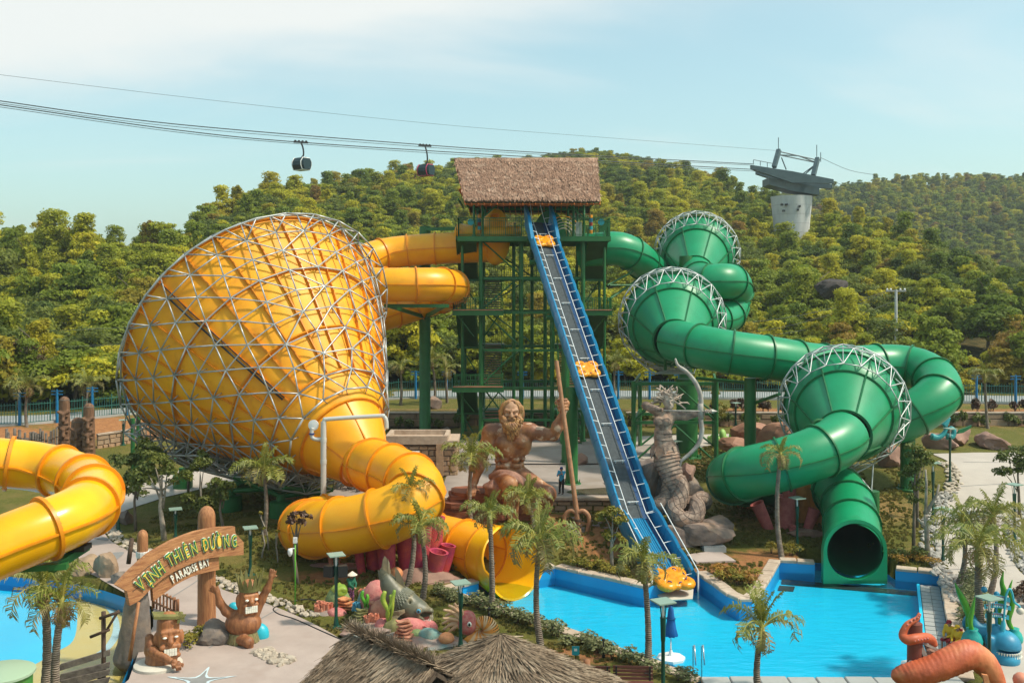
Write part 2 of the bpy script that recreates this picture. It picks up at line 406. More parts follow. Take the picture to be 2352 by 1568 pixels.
mat('pylon_steel',(0.075,0.115,0.125),0.5,0.1,col2=(0.05,0.085,0.095),nscale=0.5)
mat('cable',(0.05,0.06,0.065),0.5,0.5)
mat('black',(0.012,0.013,0.014),0.5)
mat('glass_dark',(0.015,0.035,0.042),0.25,0.0,spec=0.3)
mat('white',(0.75,0.75,0.73),0.35)
mat('off_white',(0.62,0.58,0.50),0.6,col2=(0.55,0.5,0.42),nscale=2)
mat('magenta',(0.5,0.02,0.10),0.35)
mat('statue',(0.40,0.18,0.075),0.5,col2=(0.20,0.07,0.028),nscale=1.3,ndetail=6,nlo=0.4,nhi=0.6,bump=0.4,bscale=4,col3=(0.60,0.42,0.29),n3scale=1.5,n3lo=0.56,n3hi=0.64,rvar=0.15)
mat('statue_hair',(0.48,0.25,0.085),0.6,col2=(0.20,0.085,0.04),nscale=3.5,bump=0.3,bscale=6)
mat('statue_face',(0.47,0.27,0.16),0.6,col2=(0.33,0.16,0.08),nscale=2.2,bump=0.1,bscale=5)
mat('statue_cloth',(0.34,0.17,0.115),0.65,col2=(0.20,0.09,0.06),nscale=1.5,bump=0.2,bscale=3)
mat('staff',(0.47,0.23,0.115),0.6,col2=(0.3,0.14,0.07),nscale=2.5,ndetail=6,bump=0.2,bscale=6)
mat('stone_fig',(0.35,0.25,0.19),0.8,col2=(0.14,0.098,0.078),nscale=2.4,ndetail=7,nlo=0.4,nhi=0.6,bump=0.8,bscale=6,col3=(0.42,0.22,0.13),n3scale=0.9,n3lo=0.52,n3hi=0.72)
mat('stone_pale',(0.50,0.40,0.32),0.8,col2=(0.33,0.25,0.2),nscale=3,bump=0.2,bscale=8)
mat('bow',(0.42,0.39,0.35),0.6,col2=(0.26,0.22,0.19),nscale=2,bump=0.2,bscale=6)
mat('scale_groove',(0.22,0.15,0.115),0.9)
mat('rock_grey',(0.27,0.195,0.155),0.9,col2=(0.12,0.088,0.075),nscale=0.9,ndetail=8,bump=0.9,bscale=3.0,bdetail=8,col3=(0.36,0.22,0.14),n3scale=0.6)
mat('rock_red',(0.36,0.125,0.055),0.85,col2=(0.15,0.05,0.03),nscale=1.6,ndetail=6,bump=0.9,bscale=4,bdetail=8,stretch=(0.6,0.6,3.0),objrand=(0.28,0.10,0.05))
mat('rock_tan',(0.40,0.285,0.185),0.9,col2=(0.26,0.17,0.105),nscale=0.8,ndetail=8,bump=0.7,bscale=3,bdetail=8,objrand=(0.32,0.22,0.15))
mat('rock_pink',(0.36,0.205,0.15),0.9,col2=(0.22,0.125,0.095),nscale=0.9,ndetail=8,bump=0.6,bscale=3,objrand=(0.32,0.20,0.155))
mat('outcrop',(0.07,0.055,0.048),0.95,col2=(0.035,0.028,0.025),nscale=0.8,bump=0.8,bscale=2)
mat('rock_dark',(0.20,0.17,0.15),0.95,col2=(0.11,0.09,0.08),nscale=1.2,ndetail=8,bump=0.7,bscale=4,col3=(0.3,0.22,0.16),n3scale=0.8)
mat('shell_rock',(0.40,0.20,0.125),0.7,col2=(0.27,0.125,0.08),nscale=1.0,bump=0.4,bscale=4)
mat('wall_stone',(0.43,0.30,0.19),0.9,col2=(0.33,0.22,0.14),nscale=3,bump=0.5,bscale=9,objrand=(0.50,0.30,0.17))
mat('wall_stone_b',(0.48,0.34,0.21),0.9,col2=(0.36,0.24,0.15),nscale=3,bump=0.5,bscale=9,objrand=(0.34,0.25,0.18))
mat('mortar',(0.20,0.155,0.12),0.95,col2=(0.15,0.115,0.09),nscale=6,bump=0.4,bscale=20)
mat('coping',(0.50,0.385,0.29),0.85,col2=(0.40,0.30,0.225),nscale=2.5,bump=0.35,bscale=10,objrand=(0.55,0.45,0.36))
mat('pebble',(0.43,0.37,0.30),0.8,col2=(0.33,0.27,0.21),nscale=4,objrand=(0.55,0.46,0.36),bump=0.15,bscale=12)
mat('pebble_grey',(0.36,0.34,0.31),0.8,col2=(0.24,0.22,0.20),nscale=4,objrand=(0.5,0.46,0.42),bump=0.15,bscale=12)
mat('paving',(0.43,0.345,0.305),0.85,col2=(0.36,0.285,0.25),nscale=0.7,ndetail=7,bump=0.1,bscale=20,col3=(0.36,0.27,0.23),n3scale=0.35,n3lo=0.56,n3hi=0.75,rvar=0.1)
mat('paving_light',(0.48,0.42,0.365),0.85,col2=(0.42,0.365,0.32),nscale=0.6,ndetail=7,bump=0.1,bscale=20,col3=(0.44,0.38,0.33),n3scale=0.3,n3lo=0.56,n3hi=0.75)
mat('paving_mark',(0.26,0.255,0.25),0.85,col2=(0.22,0.215,0.21),nscale=2)
mat('plaza',(0.36,0.305,0.27),0.8,col2=(0.29,0.245,0.215),nscale=0.5,ndetail=7,bump=0.1,bscale=15,col3=(0.28,0.225,0.18),n3scale=0.25,n3lo=0.55,n3hi=0.72)
mat('puddle',(0.085,0.072,0.045),0.12,col2=(0.13,0.105,0.07),nscale=0.6)
mat('road',(0.30,0.31,0.31),0.9,col2=(0.25,0.26,0.26),nscale=0.6)
mat('pool_wall',(0.010,0.34,0.68),0.4,col2=(0.010,0.30,0.62),nscale=0.7)
mat('pool_floor',(0.012,0.60,0.90),0.5,col2=(0.010,0.53,0.85),nscale=0.15)
mat('wade_wall',(0.006,0.22,0.52),0.4)
mat('wade_yellow',(0.78,0.47,0.11),0.55,col2=(0.74,0.50,0.19),nscale=0.25)
mat('wade_line',(0.55,0.66,0.70),0.5)
mat('tile_dark',(0.05,0.062,0.055),0.4,col2=(0.035,0.045,0.04),nscale=5)
mat('tile_grey',(0.42,0.42,0.40),0.5,col2=(0.36,0.36,0.34),nscale=3,objrand=(0.36,0.37,0.36))
mat('wood',(0.36,0.155,0.065),0.7,col2=(0.20,0.075,0.03),nscale=3.5,ndetail=6,bump=0.5,bscale=9,stretch=(2.5,2.5,0.5))
mat('wood_plank',(0.50,0.235,0.095),0.7,col2=(0.29,0.11,0.042),nscale=2.6,ndetail=6,bump=0.6,bscale=8,stretch=(0.6,0.6,4.5))
mat('wood_post',(0.47,0.21,0.085),0.7,col2=(0.26,0.10,0.04),nscale=2.6,ndetail=6,bump=0.6,bscale=8,stretch=(4.5,4.5,0.5))
mat('wood_dark',(0.10,0.058,0.036),0.8,col2=(0.055,0.032,0.02),nscale=3,bump=0.4,bscale=12)
mat('wood_grey',(0.20,0.165,0.135),0.9,col2=(0.12,0.095,0.08),nscale=4,bump=0.5,bscale=14,objrand=(0.26,0.21,0.17))
mat('totem',(0.22,0.115,0.06),0.8,col2=(0.10,0.05,0.028),nscale=3,ndetail=6,bump=0.5,bscale=9,stretch=(3,3,0.35))
mat('tiki',(0.36,0.145,0.055),0.55,col2=(0.19,0.068,0.026),nscale=2.6,ndetail=6,bump=0.3,bscale=8,stretch=(3.0,3.0,0.55),rvar=0.1)
mat('tiki_face',(0.42,0.17,0.062),0.55,col2=(0.26,0.095,0.036),nscale=2.6,stretch=(3.0,3.0,0.55))
mat('tiki_leaf',(0.21,0.185,0.055),0.7,col2=(0.12,0.12,0.035),nscale=2,bump=0.3,bscale=8)
mat('tiki_skirt',(0.27,0.225,0.10),0.8,col2=(0.15,0.13,0.05),nscale=4,stretch=(3,3,0.5),bump=0.4,bscale=10)
mat('letter_green',(0.010,0.26,0.085),0.4)
mat('letter_yellow',(0.85,0.55,0.08),0.5)
mat('letter_white',(0.80,0.78,0.68),0.5)
mat('teal',(0.02,0.42,0.55),0.4)
mat('bark',(0.20,0.155,0.115),0.95,col2=(0.11,0.085,0.065),nscale=4,bump=0.6,bscale=14,stretch=(2,2,0.6))
mat('bark_pale',(0.36,0.31,0.25),0.9,col2=(0.20,0.165,0.13),nscale=3,bump=0.5,bscale=12)
mat('palm_bark',(0.30,0.24,0.185),0.95,col2=(0.17,0.13,0.10),nscale=2.2,bump=0.9,bscale=4.0,wave='Z')
mat('leaf_small',(0.19,0.205,0.03),0.6,col2=(0.10,0.13,0.024),nscale=1.3,trans=0.35,objrand=(0.14,0.165,0.03))
mat('leaf_yellow',(0.30,0.23,0.02),0.6,col2=(0.17,0.17,0.02),nscale=1.5,trans=0.3)
mat('leaf_orange',(0.42,0.17,0.025),0.6,col2=(0.27,0.20,0.025),nscale=2,trans=0.3)
mat('leaf_red',(0.12,0.05,0.032),0.6,col2=(0.085,0.06,0.03),nscale=1.5,trans=0.2)
mat('hedge',(0.23,0.235,0.10),0.65,col2=(0.13,0.145,0.05),nscale=2.0,trans=0.25)
mat('palm_leaf',(0.25,0.265,0.035),0.5,col2=(0.13,0.17,0.028),nscale=1.6,trans=0.3,objrand=(0.33,0.30,0.05),col3=(0.42,0.32,0.06),n3scale=0.9,n3lo=0.6,n3hi=0.78)
mat('palm_dry',(0.36,0.235,0.105),0.7,col2=(0.26,0.155,0.07),nscale=2,trans=0.25)
mat('palm_tired',(0.32,0.275,0.075),0.6,col2=(0.19,0.18,0.045),nscale=1.4,trans=0.3,objrand=(0.30,0.225,0.09))
mat('palm_rib',(0.34,0.31,0.07),0.6)
mat('lamp_green',(0.006,0.065,0.045),0.4)
mat('lamp_plate',(0.24,0.34,0.28),0.4)
mat('fence',(0.03,0.15,0.12),0.5)
mat('fence_blue',(0.008,0.16,0.36),0.4)
mat('pipe_grey',(0.50,0.51,0.49),0.4)
mat('coral_red',(0.62,0.075,0.045),0.7,col2=(0.36,0.03,0.09),nscale=1.6,ndetail=6,bump=0.6,bscale=14,objrand=(0.55,0.10,0.09))
mat('coral_pink',(0.60,0.20,0.18),0.7,col2=(0.50,0.13,0.13),nscale=3,bump=0.6,bscale=16,objrand=(0.62,0.25,0.21))
mat('coral_tube',(0.62,0.17,0.085),0.6,col2=(0.55,0.25,0.17),nscale=4,bump=0.2,bscale=12,objrand=(0.66,0.24,0.14))
mat('coral_orange',(0.66,0.30,0.13),0.65,col2=(0.55,0.20,0.085),nscale=3,bump=0.3,bscale=12)
mat('coral_green',(0.24,0.31,0.11),0.75,col2=(0.14,0.20,0.085),nscale=5,bump=0.6,bscale=16)
mat('coral_olive',(0.23,0.215,0.075),0.75,col2=(0.14,0.13,0.05),nscale=4,bump=0.5,bscale=12)
mat('coral_blue',(0.07,0.30,0.44),0.6,col2=(0.12,0.38,0.5),nscale=4)
mat('coral_teal',(0.15,0.29,0.27),0.8,col2=(0.22,0.26,0.21),nscale=3,bump=0.6,bscale=14)
mat('coral_shelf',(0.52,0.24,0.15),0.7,col2=(0.42,0.165,0.10),nscale=3)
mat('kelp',(0.18,0.30,0.03),0.5,col2=(0.38,0.42,0.05),nscale=1.5)
mat('tube_pink',(0.60,0.17,0.155),0.75,col2=(0.50,0.125,0.12),nscale=3,bump=0.5,bscale=20,objrand=(0.64,0.23,0.20))
mat('tube_orange',(0.58,0.22,0.05),0.75,col2=(0.46,0.16,0.035),nscale=2.5,bump=0.3,bscale=14)
mat('sea_rock',(0.30,0.27,0.235),0.9,col2=(0.33,0.18,0.14),nscale=0.8,ndetail=6,bump=0.5,bscale=5,col3=(0.15,0.21,0.20),n3scale=0.7)
mat('fish',(0.16,0.14,0.08),0.45,col2=(0.10,0.105,0.075),nscale=1.0,bump=0.2,bscale=6,col3=(0.26,0.20,0.10),n3scale=0.8)
mat('fish_fin',(0.27,0.21,0.125),0.6,col2=(0.19,0.155,0.10),nscale=3,bump=0.4,bscale=9)
mat('fish_scale',(0.20,0.185,0.12),0.45,col2=(0.12,0.125,0.09),nscale=1.0,objrand=(0.16,0.15,0.09))
mat('fish_mouth',(0.30,0.10,0.075),0.6)
mat('shell_cream',(0.68,0.40,0.20),0.5,col2=(0.70,0.48,0.28),nscale=2)
mat('shell_orange',(0.72,0.27,0.045),0.5)
mat('tentacle_cream',(0.66,0.45,0.28),0.6,col2=(0.58,0.32,0.18),nscale=2)
mat('naut_red',(0.45,0.075,0.075),0.7,col2=(0.52,0.2,0.16),nscale=6,bump=0.5,bscale=14)
mat('angler',(0.025,0.27,0.44),0.45,col2=(0.018,0.19,0.34),nscale=1.2)
mat('angler_light',(0.05,0.42,0.55),0.45)
mat('pot_teal',(0.015,0.36,0.32),0.4,col2=(0.01,0.27,0.25),nscale=1.5)
mat('weed',(0.12,0.40,0.02),0.45,col2=(0.05,0.26,0.02),nscale=0.8)
mat('octopus',(0.58,0.125,0.045),0.55,col2=(0.44,0.085,0.032),nscale=1.2,ndetail=6,bump=0.5,bscale=4,col3=(0.66,0.24,0.10),n3scale=0.7)
mat('mast',(0.20,0.055,0.035),0.7,col2=(0.15,0.04,0.027),nscale=3,stretch=(3,3,0.5))
mat('umbrella',(0.006,0.115,0.36),0.6,col2=(0.005,0.085,0.28),nscale=2)
mat('bench',(0.15,0.05,0.035),0.6,col2=(0.11,0.036,0.026),nscale=4,stretch=(0.5,3,3))
mat('skin',(0.42,0.22,0.14),0.6)
mat('shirt_blue',(0.05,0.36,0.58),0.8)
mat('shirt_yellow',(0.72,0.42,0.02),0.8)
mat('cloth_red',(0.36,0.02,0.03),0.8)
mat('cloth_green',(0.01,0.115,0.065),0.8)
mat('cloth_floral',(0.10,0.03,0.10),0.8,col2=(0.45,0.15,0.25),nscale=14,nlo=0.5,nhi=0.56)
mat('straw',(0.70,0.60,0.47),0.8)
mat('bowl_green',(0.55,0.8,0.75),0.5)
mat('sign_teal',(0.01,0.28,0.34),0.5)
mat('grate',(0.36,0.38,0.38),0.45,0.4)
mat('bin_green',(0.04,0.22,0.03),0.5,col2=(0.12,0.2,0.02),nscale=0.8)
mat('bin_lid',(0.34,0.46,0.32),0.5)
mat('anemone',(0.20,0.42,0.06),0.55,col2=(0.34,0.50,0.16),nscale=1.2)
mat('octo_teal',(0.02,0.30,0.30),0.45,col2=(0.02,0.22,0.26),nscale=1.5)
mat('silver',(0.6,0.6,0.6),0.25,0.8)
def water_mat(name,tint,bump,scale):
 m=bpy.data.materials.new(name);m.use_nodes=True;nt=m.node_tree;nt.nodes.clear();N=nt.nodes.new;L=nt.links.new
 out=N('ShaderNodeOutputMaterial');tr=N('ShaderNodeBsdfTransparent');tr.inputs[0].default_value=(*tint,1)
 gl=N('ShaderNodeBsdfGlossy');gl.inputs['Roughness'].default_value=0.03;fr=N('ShaderNodeFresnel');fr.inputs[0].default_value=1.33
 tc=N('ShaderNodeTexCoord');mp=N('ShaderNodeMapping');mp.inputs['Scale'].default_value=(1,2.2,1);n=N('ShaderNodeTexNoise')
 n.inputs['Scale'].default_value=scale;n.inputs['Detail'].default_value=3;b=N('ShaderNodeBump');b.inputs['Strength'].default_value=bump
 b.inputs['Distance'].default_value=0.05;L(tc.outputs['Object'],mp.inputs[0]);L(mp.outputs[0],n.inputs['Vector']);L(n.outputs[0],b.inputs['Height'])
 L(b.outputs[0],gl.inputs['Normal']);L(b.outputs[0],fr.inputs['Normal']);mx=N('ShaderNodeMixShader')
 L(fr.outputs[0],mx.inputs[0]);L(tr.outputs[0],mx.inputs[1]);L(gl.outputs[0],mx.inputs[2]);L(mx.outputs[0],out.inputs[0]);M[name]=m
water_mat('water',(0.82,0.98,1.0),0.9,1.0)
water_mat('water_wade',(0.85,0.97,1.0),0.3,1.8)
def ground_mat():
 """grass, bare soil and dry litter mixed by noise and by the painted zones (vertex attributes soil / dry)"""
 m=bpy.data.materials.new('ground');m.use_nodes=True;nt=m.node_tree;N=nt.nodes.new;L=nt.links.new;b=nt.nodes['Principled BSDF']
 b.inputs['Roughness'].default_value=0.95;b.inputs['Specular IOR Level'].default_value=0.15
 tc=N('ShaderNodeTexCoord');V=tc.outputs['Object']
 def noise(sc,det=5,ro=0.6):
  n=N('ShaderNodeTexNoise');n.inputs['Scale'].default_value=sc;n.inputs['Detail'].default_value=det;n.inputs['Roughness'].default_value=ro;L(V,n.inputs['Vector']);return n.outputs[0]
 def rng(s,lo,hi):
  r=N('ShaderNodeMapRange');r.inputs[1].default_value=lo;r.inputs[2].default_value=hi;L(s,r.inputs[0]);return r.outputs[0]
 def mixc(f,a,c):
  x=N('ShaderNodeMix');x.data_type='RGBA';L(f,x.inputs[0])
  for s,q in ((6,a),(7,c)):
   if isinstance(q,tuple):x.inputs[s].default_value=(*q,1)
   else:L(q,x.inputs[s])
  return x.outputs[2]
 def attr(n):
  a=N('ShaderNodeAttribute');a.attribute_name=n;return a.outputs['Fac']
 def add(a,c,k):
  x=N('ShaderNodeMath');x.operation='MULTIPLY_ADD';L(c,x.inputs[0]);x.inputs[1].default_value=k;L(a,x.inputs[2]);return x.outputs[0]
 grass=mixc(rng(noise(6,6,0.7),0.35,0.65),(0.085,0.095,0.018),(0.16,0.145,0.032))
 grass=mixc(rng(noise(0.5,5),0.48,0.68),grass,(0.19,0.145,0.045))
 soil=mixc(rng(noise(3,6,0.7),0.35,0.65),(0.40,0.185,0.075),(0.29,0.125,0.055))
 soil=mixc(rng(noise(14,4),0.55,0.72),soil,(0.20,0.125,0.05))
 dry=mixc(rng(noise(5,6,0.7),0.4,0.62),(0.36,0.22,0.09),(0.15,0.11,0.035))
 nz=rng(noise(1.6,6,0.7),0.2,0.8)
 c=mixc(rng(add(attr('dry'),nz,0.6),0.62,0.98),grass,dry)
 c=mixc(rng(add(attr('soil'),nz,0.6),0.62,0.95),c,soil)
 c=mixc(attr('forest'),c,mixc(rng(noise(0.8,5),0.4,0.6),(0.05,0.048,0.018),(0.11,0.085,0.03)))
 L(c,b.inputs['Base Color']);bp=N('ShaderNodeBump');bp.inputs['Strength'].default_value=0.9;bp.inputs['Distance'].default_value=0.12
 L(noise(7,6,0.75),bp.inputs['Height']);L(bp.outputs[0],b.inputs['Normal']);M['ground']=m
ground_mat()
def forest_mat(name,ramp,trans=0.45):
 m=bpy.data.materials.new(name);m.use_nodes=True;nt=m.node_tree;N=nt.nodes.new;L=nt.links.new;b=nt.nodes['Principled BSDF']
 b.inputs['Roughness'].default_value=0.6;b.inputs['Specular IOR Level'].default_value=0.25
 oi=N('ShaderNodeObjectInfo');cr=N('ShaderNodeValToRGB');cr.color_ramp.interpolation='LINEAR'
 el=cr.color_ramp.elements
 while len(el)<len(ramp):el.new(0.5)
 for e,(p,c)in zip(el,ramp):e.position=p;e.color=(*c,1)
 L(oi.outputs['Random'],cr.inputs[0]);tc=N('ShaderNodeTexCoord');n=N('ShaderNodeTexNoise');n.inputs['Scale'].default_value=0.9;n.inputs['Detail'].default_value=3
 L(tc.outputs['Object'],n.inputs['Vector']);r=N('ShaderNodeMapRange');r.inputs[1].default_value=0.3;r.inputs[2].default_value=0.7;r.inputs[3].default_value=0.7;r.inputs[4].default_value=1.3
 L(n.outputs[0],r.inputs[0]);h=N('ShaderNodeHueSaturation');L(r.outputs[0],h.inputs['Value']);L(cr.outputs[0],h.inputs['Color'])
 L(h.outputs[0],b.inputs['Base Color']);t=N('ShaderNodeBsdfTranslucent');L(h.outputs[0],t.inputs[0]);mx=N('ShaderNodeMixShader');mx.inputs[0].default_value=trans
 L(b.outputs[0],mx.inputs[1]);L(t.outputs[0],mx.inputs[2]);L(mx.outputs[0],nt.nodes['Material Output'].inputs[0]);M[name]=m
forest_mat('forest_leaf',[(0.0,(0.16,0.215,0.026)),(0.3,(0.25,0.295,0.03)),(0.55,(0.36,0.37,0.032)),(0.82,(0.53,0.475,0.028)),(0.95,(0.36,0.29,0.035)),(1.0,(0.34,0.21,0.045))])
forest_mat('forest_dark',[(0.0,(0.10,0.145,0.03)),(0.6,(0.16,0.195,0.036)),(1.0,(0.22,0.245,0.045))])
# ------------------------------------------------------------------ terrain
def P2(pts,z):return [(p.x,p.y)for p in (gp(a,b,z)for a,b in pts)]
POOL=P2([(1026,1353)],0.65)+[(-1.75,52.26),(-2.7,53.6),(0.2,55.7),(1.1,54.35)]+P2([(1275,1300),(1482,1347),(1600,1314),(1640,1340),(1672,1364),(1698,1376),(1728,1376),(1748,1362),
           (1790,1287)],0.65)+[(16.95,55.74),(16.95,58.2),(21.0,57.0),(21.0,54.55)]+P2([(2158,1315)],0.65)+[(17.6,39.2),(7.4,39.2)]+P2([(1480,1508),(1340,1457),(1180,1402)],0.65)
WADE=P2([(-120,1312),(0,1322),(150,1335),(240,1356),(300,1376),(345,1398),(345,1440),(310,1500)],0.5)+[(-15.3,39.0),(-16.0,31),(-40,31),(-40,52)]
NOTCH=[(-1.75,52.26),(-2.7,53.6),(0.2,55.7),(1.1,54.35),(16.95,55.74),(16.95,58.2),(21.0,57.0),(21.0,54.55)]
CR1=np.array([(-600,505,190),(0,510,190),(150,522,185),(300,532,180),(420,512,195),(500,462,230),(600,430,250),(700,425,280),(800,412,310),(900,392,340),(1050,375,400),
    (1200,360,440),(1290,350,460),(1390,345,470),(1450,355,450),(1550,380,400),(1650,407,350),(1720,432,320),(1800,462,290),(1900,492,250),(2000,505,225),(2100,515,200),(2200,560,180),(2352,612,165),(3000,640,150)],float)
CR2=np.array([(600,640,700),(1300,560,680),(1500,470,650),(1700,436,640),(1850,420,630),(1960,407,620),(2050,396,620),(2200,392,620),(2352,386,620),(3200,380,640)],float)
FENCE_X=np.array([-75,-60,-47,-42,-37.6,-25,-11,12,30,45,57,80.]);FENCE_Y=np.array([86,88,91,95.5,101,107,111,111,109.5,107,105,105.])
def TERR(x,y,noise=True):
 x=np.asarray(x,float);y=np.asarray(y,float)
 left=0.65+1.5*sst(66,92,y);lawn=0.65+0.65*sst(50,61,y)+0.9*sst(64,92,y)
 cen=np.where(y<63.5,0.65+1.1*sst(54.5,61,y),2.6);right=0.65+1.95*sst(56,79,y)
 a=sst(-24,-17,x);b=sst(-6.5,-4.5,x);c=sst(9,13.5,x)
 z=lerp(lerp(lerp(left,lawn,a),cen,b),right,c)
 y1=np.interp(x,FENCE_X,FENCE_Y)-0.6
 z=lerp(z,3.3,sst(0,1,(y-(y1-7))/7)*(1-sst(-18,-14,x)))
 z=np.where((x>-16)&(y>97.2),lerp(z,3.7,sst(-18,-14,x)),z)
 u=CX+FD*x/np.maximum(y,30)
 for C,d0,th in ((CR1,121,6.5),(CR2,330,9.0)):
  yc=np.interp(u,C[:,0],C[:,1]);dc=np.interp(u,C[:,0],C[:,2]);zc=CAMZ+(HY-yc)/FD*dc-th
  t=np.clip((y-d0)/(dc-d0),0,1);h=3.7+(zc-3.7)*(0.75*t+0.25*t*t*(3-2*t))**1.05
  over=np.maximum(y-dc,0);h=np.where(y>dc,np.maximum(zc-over*0.35,-20),h)
  z=np.where(y>d0,np.maximum(z if C is CR2 else-50,h),z)
 if noise:
  P=np.stack([x*0.035,y*0.035,0*x],-1)
  z=z+sst(124,150,y)*2.2*fbm(P,3,5)+0.05*sst(40,60,y)*vnoise(np.stack([x*0.6,y*0.6,0*x],-1),3)*(1-sst(62,64,y)*(1-sst(-8,-12,x)))
 return z
def tz(x,y):return float(TERR(np.array([x]),np.array([y]))[0])
def gt(dx,dy,up=0.0):
 """where a sight line meets the ground"""
 D=45.0
 for _ in range(40):
  p=at(dx,dy,D);z=tz(p.x,p.y);D=lerp(D,(CAMZ-z)*FD/max(1.0,dy-HY),0.6)
 p=at(dx,dy,D);p.z=tz(p.x,p.y)+up;return p
def glines(segs):
 o=[]
 for a,b,s in segs:o +=list(np.arange(a,b,s))
 return np.array(o)
def build_ground():
 xs=glines([(-2600,-600,200),(-600,-160,20),(-160,-60,4),(-60,-34,1),(-34,28,0.3),(28,60,1),(60,240,5),(240,700,20),(700,2601,200)])
 ys=np.concatenate([glines([(-200,0,40),(0,30,3),(30,63.2,0.3)]),[63.45,63.52],glines([(63.8,68,0.4),(68,97,0.8)]),[97.15,97.25],glines([(97.6,116,0.8),(116,300,4),(300,760,12),(760,1200,60),(1200,4001,400)])])
 X,Y=np.meshgrid(xs,ys,indexing='ij');Z=TERR(X,Y)
 dig=np.minimum(poly_sdf(POOL,X,Y),poly_sdf(WADE,X,Y));Z=np.where(dig<0.32,-1.8,Z)
 nx,ny=X.shape;v=np.stack([X,Y,Z],-1).reshape(-1,3);I=np.arange(nx*ny).reshape(nx,ny)
 f=np.stack([I[:-1,:-1],I[1:,:-1],I[1:,1:],I[:-1,1:]],-1).reshape(-1,4)
 me=bpy.data.meshes.new('ground');me.from_pydata(v.tolist(),[],f.tolist());me.polygons.foreach_set('use_smooth',np.ones(len(me.polygons),bool));me.update()
 def zone(items):
  r=np.zeros(len(v))
  for cx,cy,rx,ry,k in items:r=np.maximum(r,k*np.clip(1.25-np.sqrt(((v[:,0]-cx)/rx)**2+((v[:,1]-cy)/ry)**2),0,1))
  return np.clip(r,0,1)
 soil=zone([(6.5,58.5,4.2,4.2,1.0),(3.2,60.5,3.5,3,0.9),(12.0,54.5,3.2,3.0,0.95),(14.5,56.5,3.6,2.4,0.75),(-46,88,12,5,1.0),(-36,95,12,5,1.0),(-20,78,9,5,0.62),(-13,69,9,3.2,0.55),(27,99,16,4.0,0.9),(60,99,30,4,0.8),(0,96,18,2.5,0.4),(-9.5,52.6,3.4,1.6,0.75),(1.6,41.6,5,1.3,0.8),(-22,86,12,5,0.6)])
 dry=zone([(18,66,8,7,0.75),(24,66,5,5,0.7),(13,77,6,5,0.7),(-10,58,6,4,0.5),(-2,52,4,2.5,0.55),(26,58,4,5,0.55),(-14,62,8,5,0.35),(22,47,2,8,0.5),(0,100,60,3,0.6),(70,108,40,6,0.8)])
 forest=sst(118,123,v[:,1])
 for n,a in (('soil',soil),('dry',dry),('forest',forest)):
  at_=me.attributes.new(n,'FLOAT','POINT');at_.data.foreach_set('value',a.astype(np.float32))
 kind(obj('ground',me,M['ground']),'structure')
build_ground()
def drape(name,poly,mt,off=0.05,step=0.8,zfun=None,th=0.0):
 """sheet following the ground inside a polygon"""
 P=[Vector((p[0],p[1]))for p in poly];B=[]
 for i in range(len(P)):
  a,b=P[i],P[(i+1)%len(P)];n=max(1,int((b-a).length/step))
  B +=[a.lerp(b,k/n)for k in range(n)]
 xs=np.arange(min(p.x for p in P),max(p.x for p in P),step);ys=np.arange(min(p.y for p in P),max(p.y for p in P),step)
 X,Y=np.meshgrid(xs,ys);d=poly_sdf(poly,X,Y);k=d<-step*0.4
 pts=B+[Vector((a,b))for a,b in zip(X[k],Y[k])]
 V,E,F,*_=delaunay_2d_cdt(pts,[(i,(i+1)%len(B))for i in range(len(B))],[list(range(len(B)))],1,1e-5)
 arr=np.array([(q.x,q.y)for q in V]);Z=TERR(arr[:,0],arr[:,1])if zfun is None else zfun(arr[:,0],arr[:,1])
 return kind(obj(name,mesh(name,[(a,b,z+off)for (a,b),z in zip(arr,Z)],[tuple(f)for f in F],True),M[mt]),'structure')
def GT(pts):return [(p.x,p.y)for p in (gt(a,b)for a,b in pts)]
def smooth_poly(poly,n=4):
 P=[Vector((p[0],p[1],0))for p in poly];q=spline(P,n);return [(p.x,p.y)for p in q]
PATH_EDGE=GT([(235,1196),(240,1225),(262,1248),(323,1275),(441,1319),(514,1356),(606,1385),(700,1424),(790,1474),(900,1560)])
PATH_A=smooth_poly(PATH_EDGE)+[(-3.0,36),(-3,30),(-15.5,30),(-15.0,39)]+P2([(318,1500),(352,1440),(352,1396),(300,1370)],0.65)+GT([(205,1318),(168,1262),(176,1214),(190,1190)])
drape('path',PATH_A,'paving',0.05)
PATH_B=GT([(235,1196),(290,1172),(380,1142),(500,1112),(600,1096),(660,1090),(660,1068),(560,1064),(450,1070),(330,1100),(240,1140),(190,1190)])
drape('path',PATH_B,'paving_light',0.045)
PLAZA=[(-9.5,64.6),(-4.6,63.62),(9.4,63.62),(10.5,68),(14,80),(13,88),(-3,90),(-12,86),(-13,70)]
drape('plaza',PLAZA,'plaza',0.03,1.2)
drape('plaza_upper_slab',[(-4.5,75.2),(8.8,75.6),(12.5,84.5),(-4,86.5)],'plaza',0.13,1.2)
PATH_C=GT([(1425,1034),(1440,1004),(1560,1000),(1690,997),(1760,1000),(1760,1014),(1680,1012),(1560,1040),(1480,1056)])
drape('path',PATH_C,'paving_light',0.06)
EDGE_D=GT([(2139,1043),(2180,1062),(2203,1092),(2196,1128),(2166,1168),(2150,1210),(2152,1262),(2172,1300),(2200,1345),(2236,1392),(2270,1450),(2290,1568)])
EDGE_E=GT([(2420,1330),(2352,1322),(2318,1272),(2303,1226),(2318,1186),(2352,1160),(2420,1140)])
drape('path',smooth_poly(EDGE_D)+[(24,34),(40,34)]+smooth_poly(EDGE_E)+GT([(2480,1040),(2352,1040),(2240,1040)]),'paving_light',0.05)
drape('puddle',P2([(1318,1124),(1390,1120),(1408,1128),(1400,1136),(1322,1136),(1300,1130)],2.64),'puddle',0.04,0.6,lambda a,b:0*a+2.63)
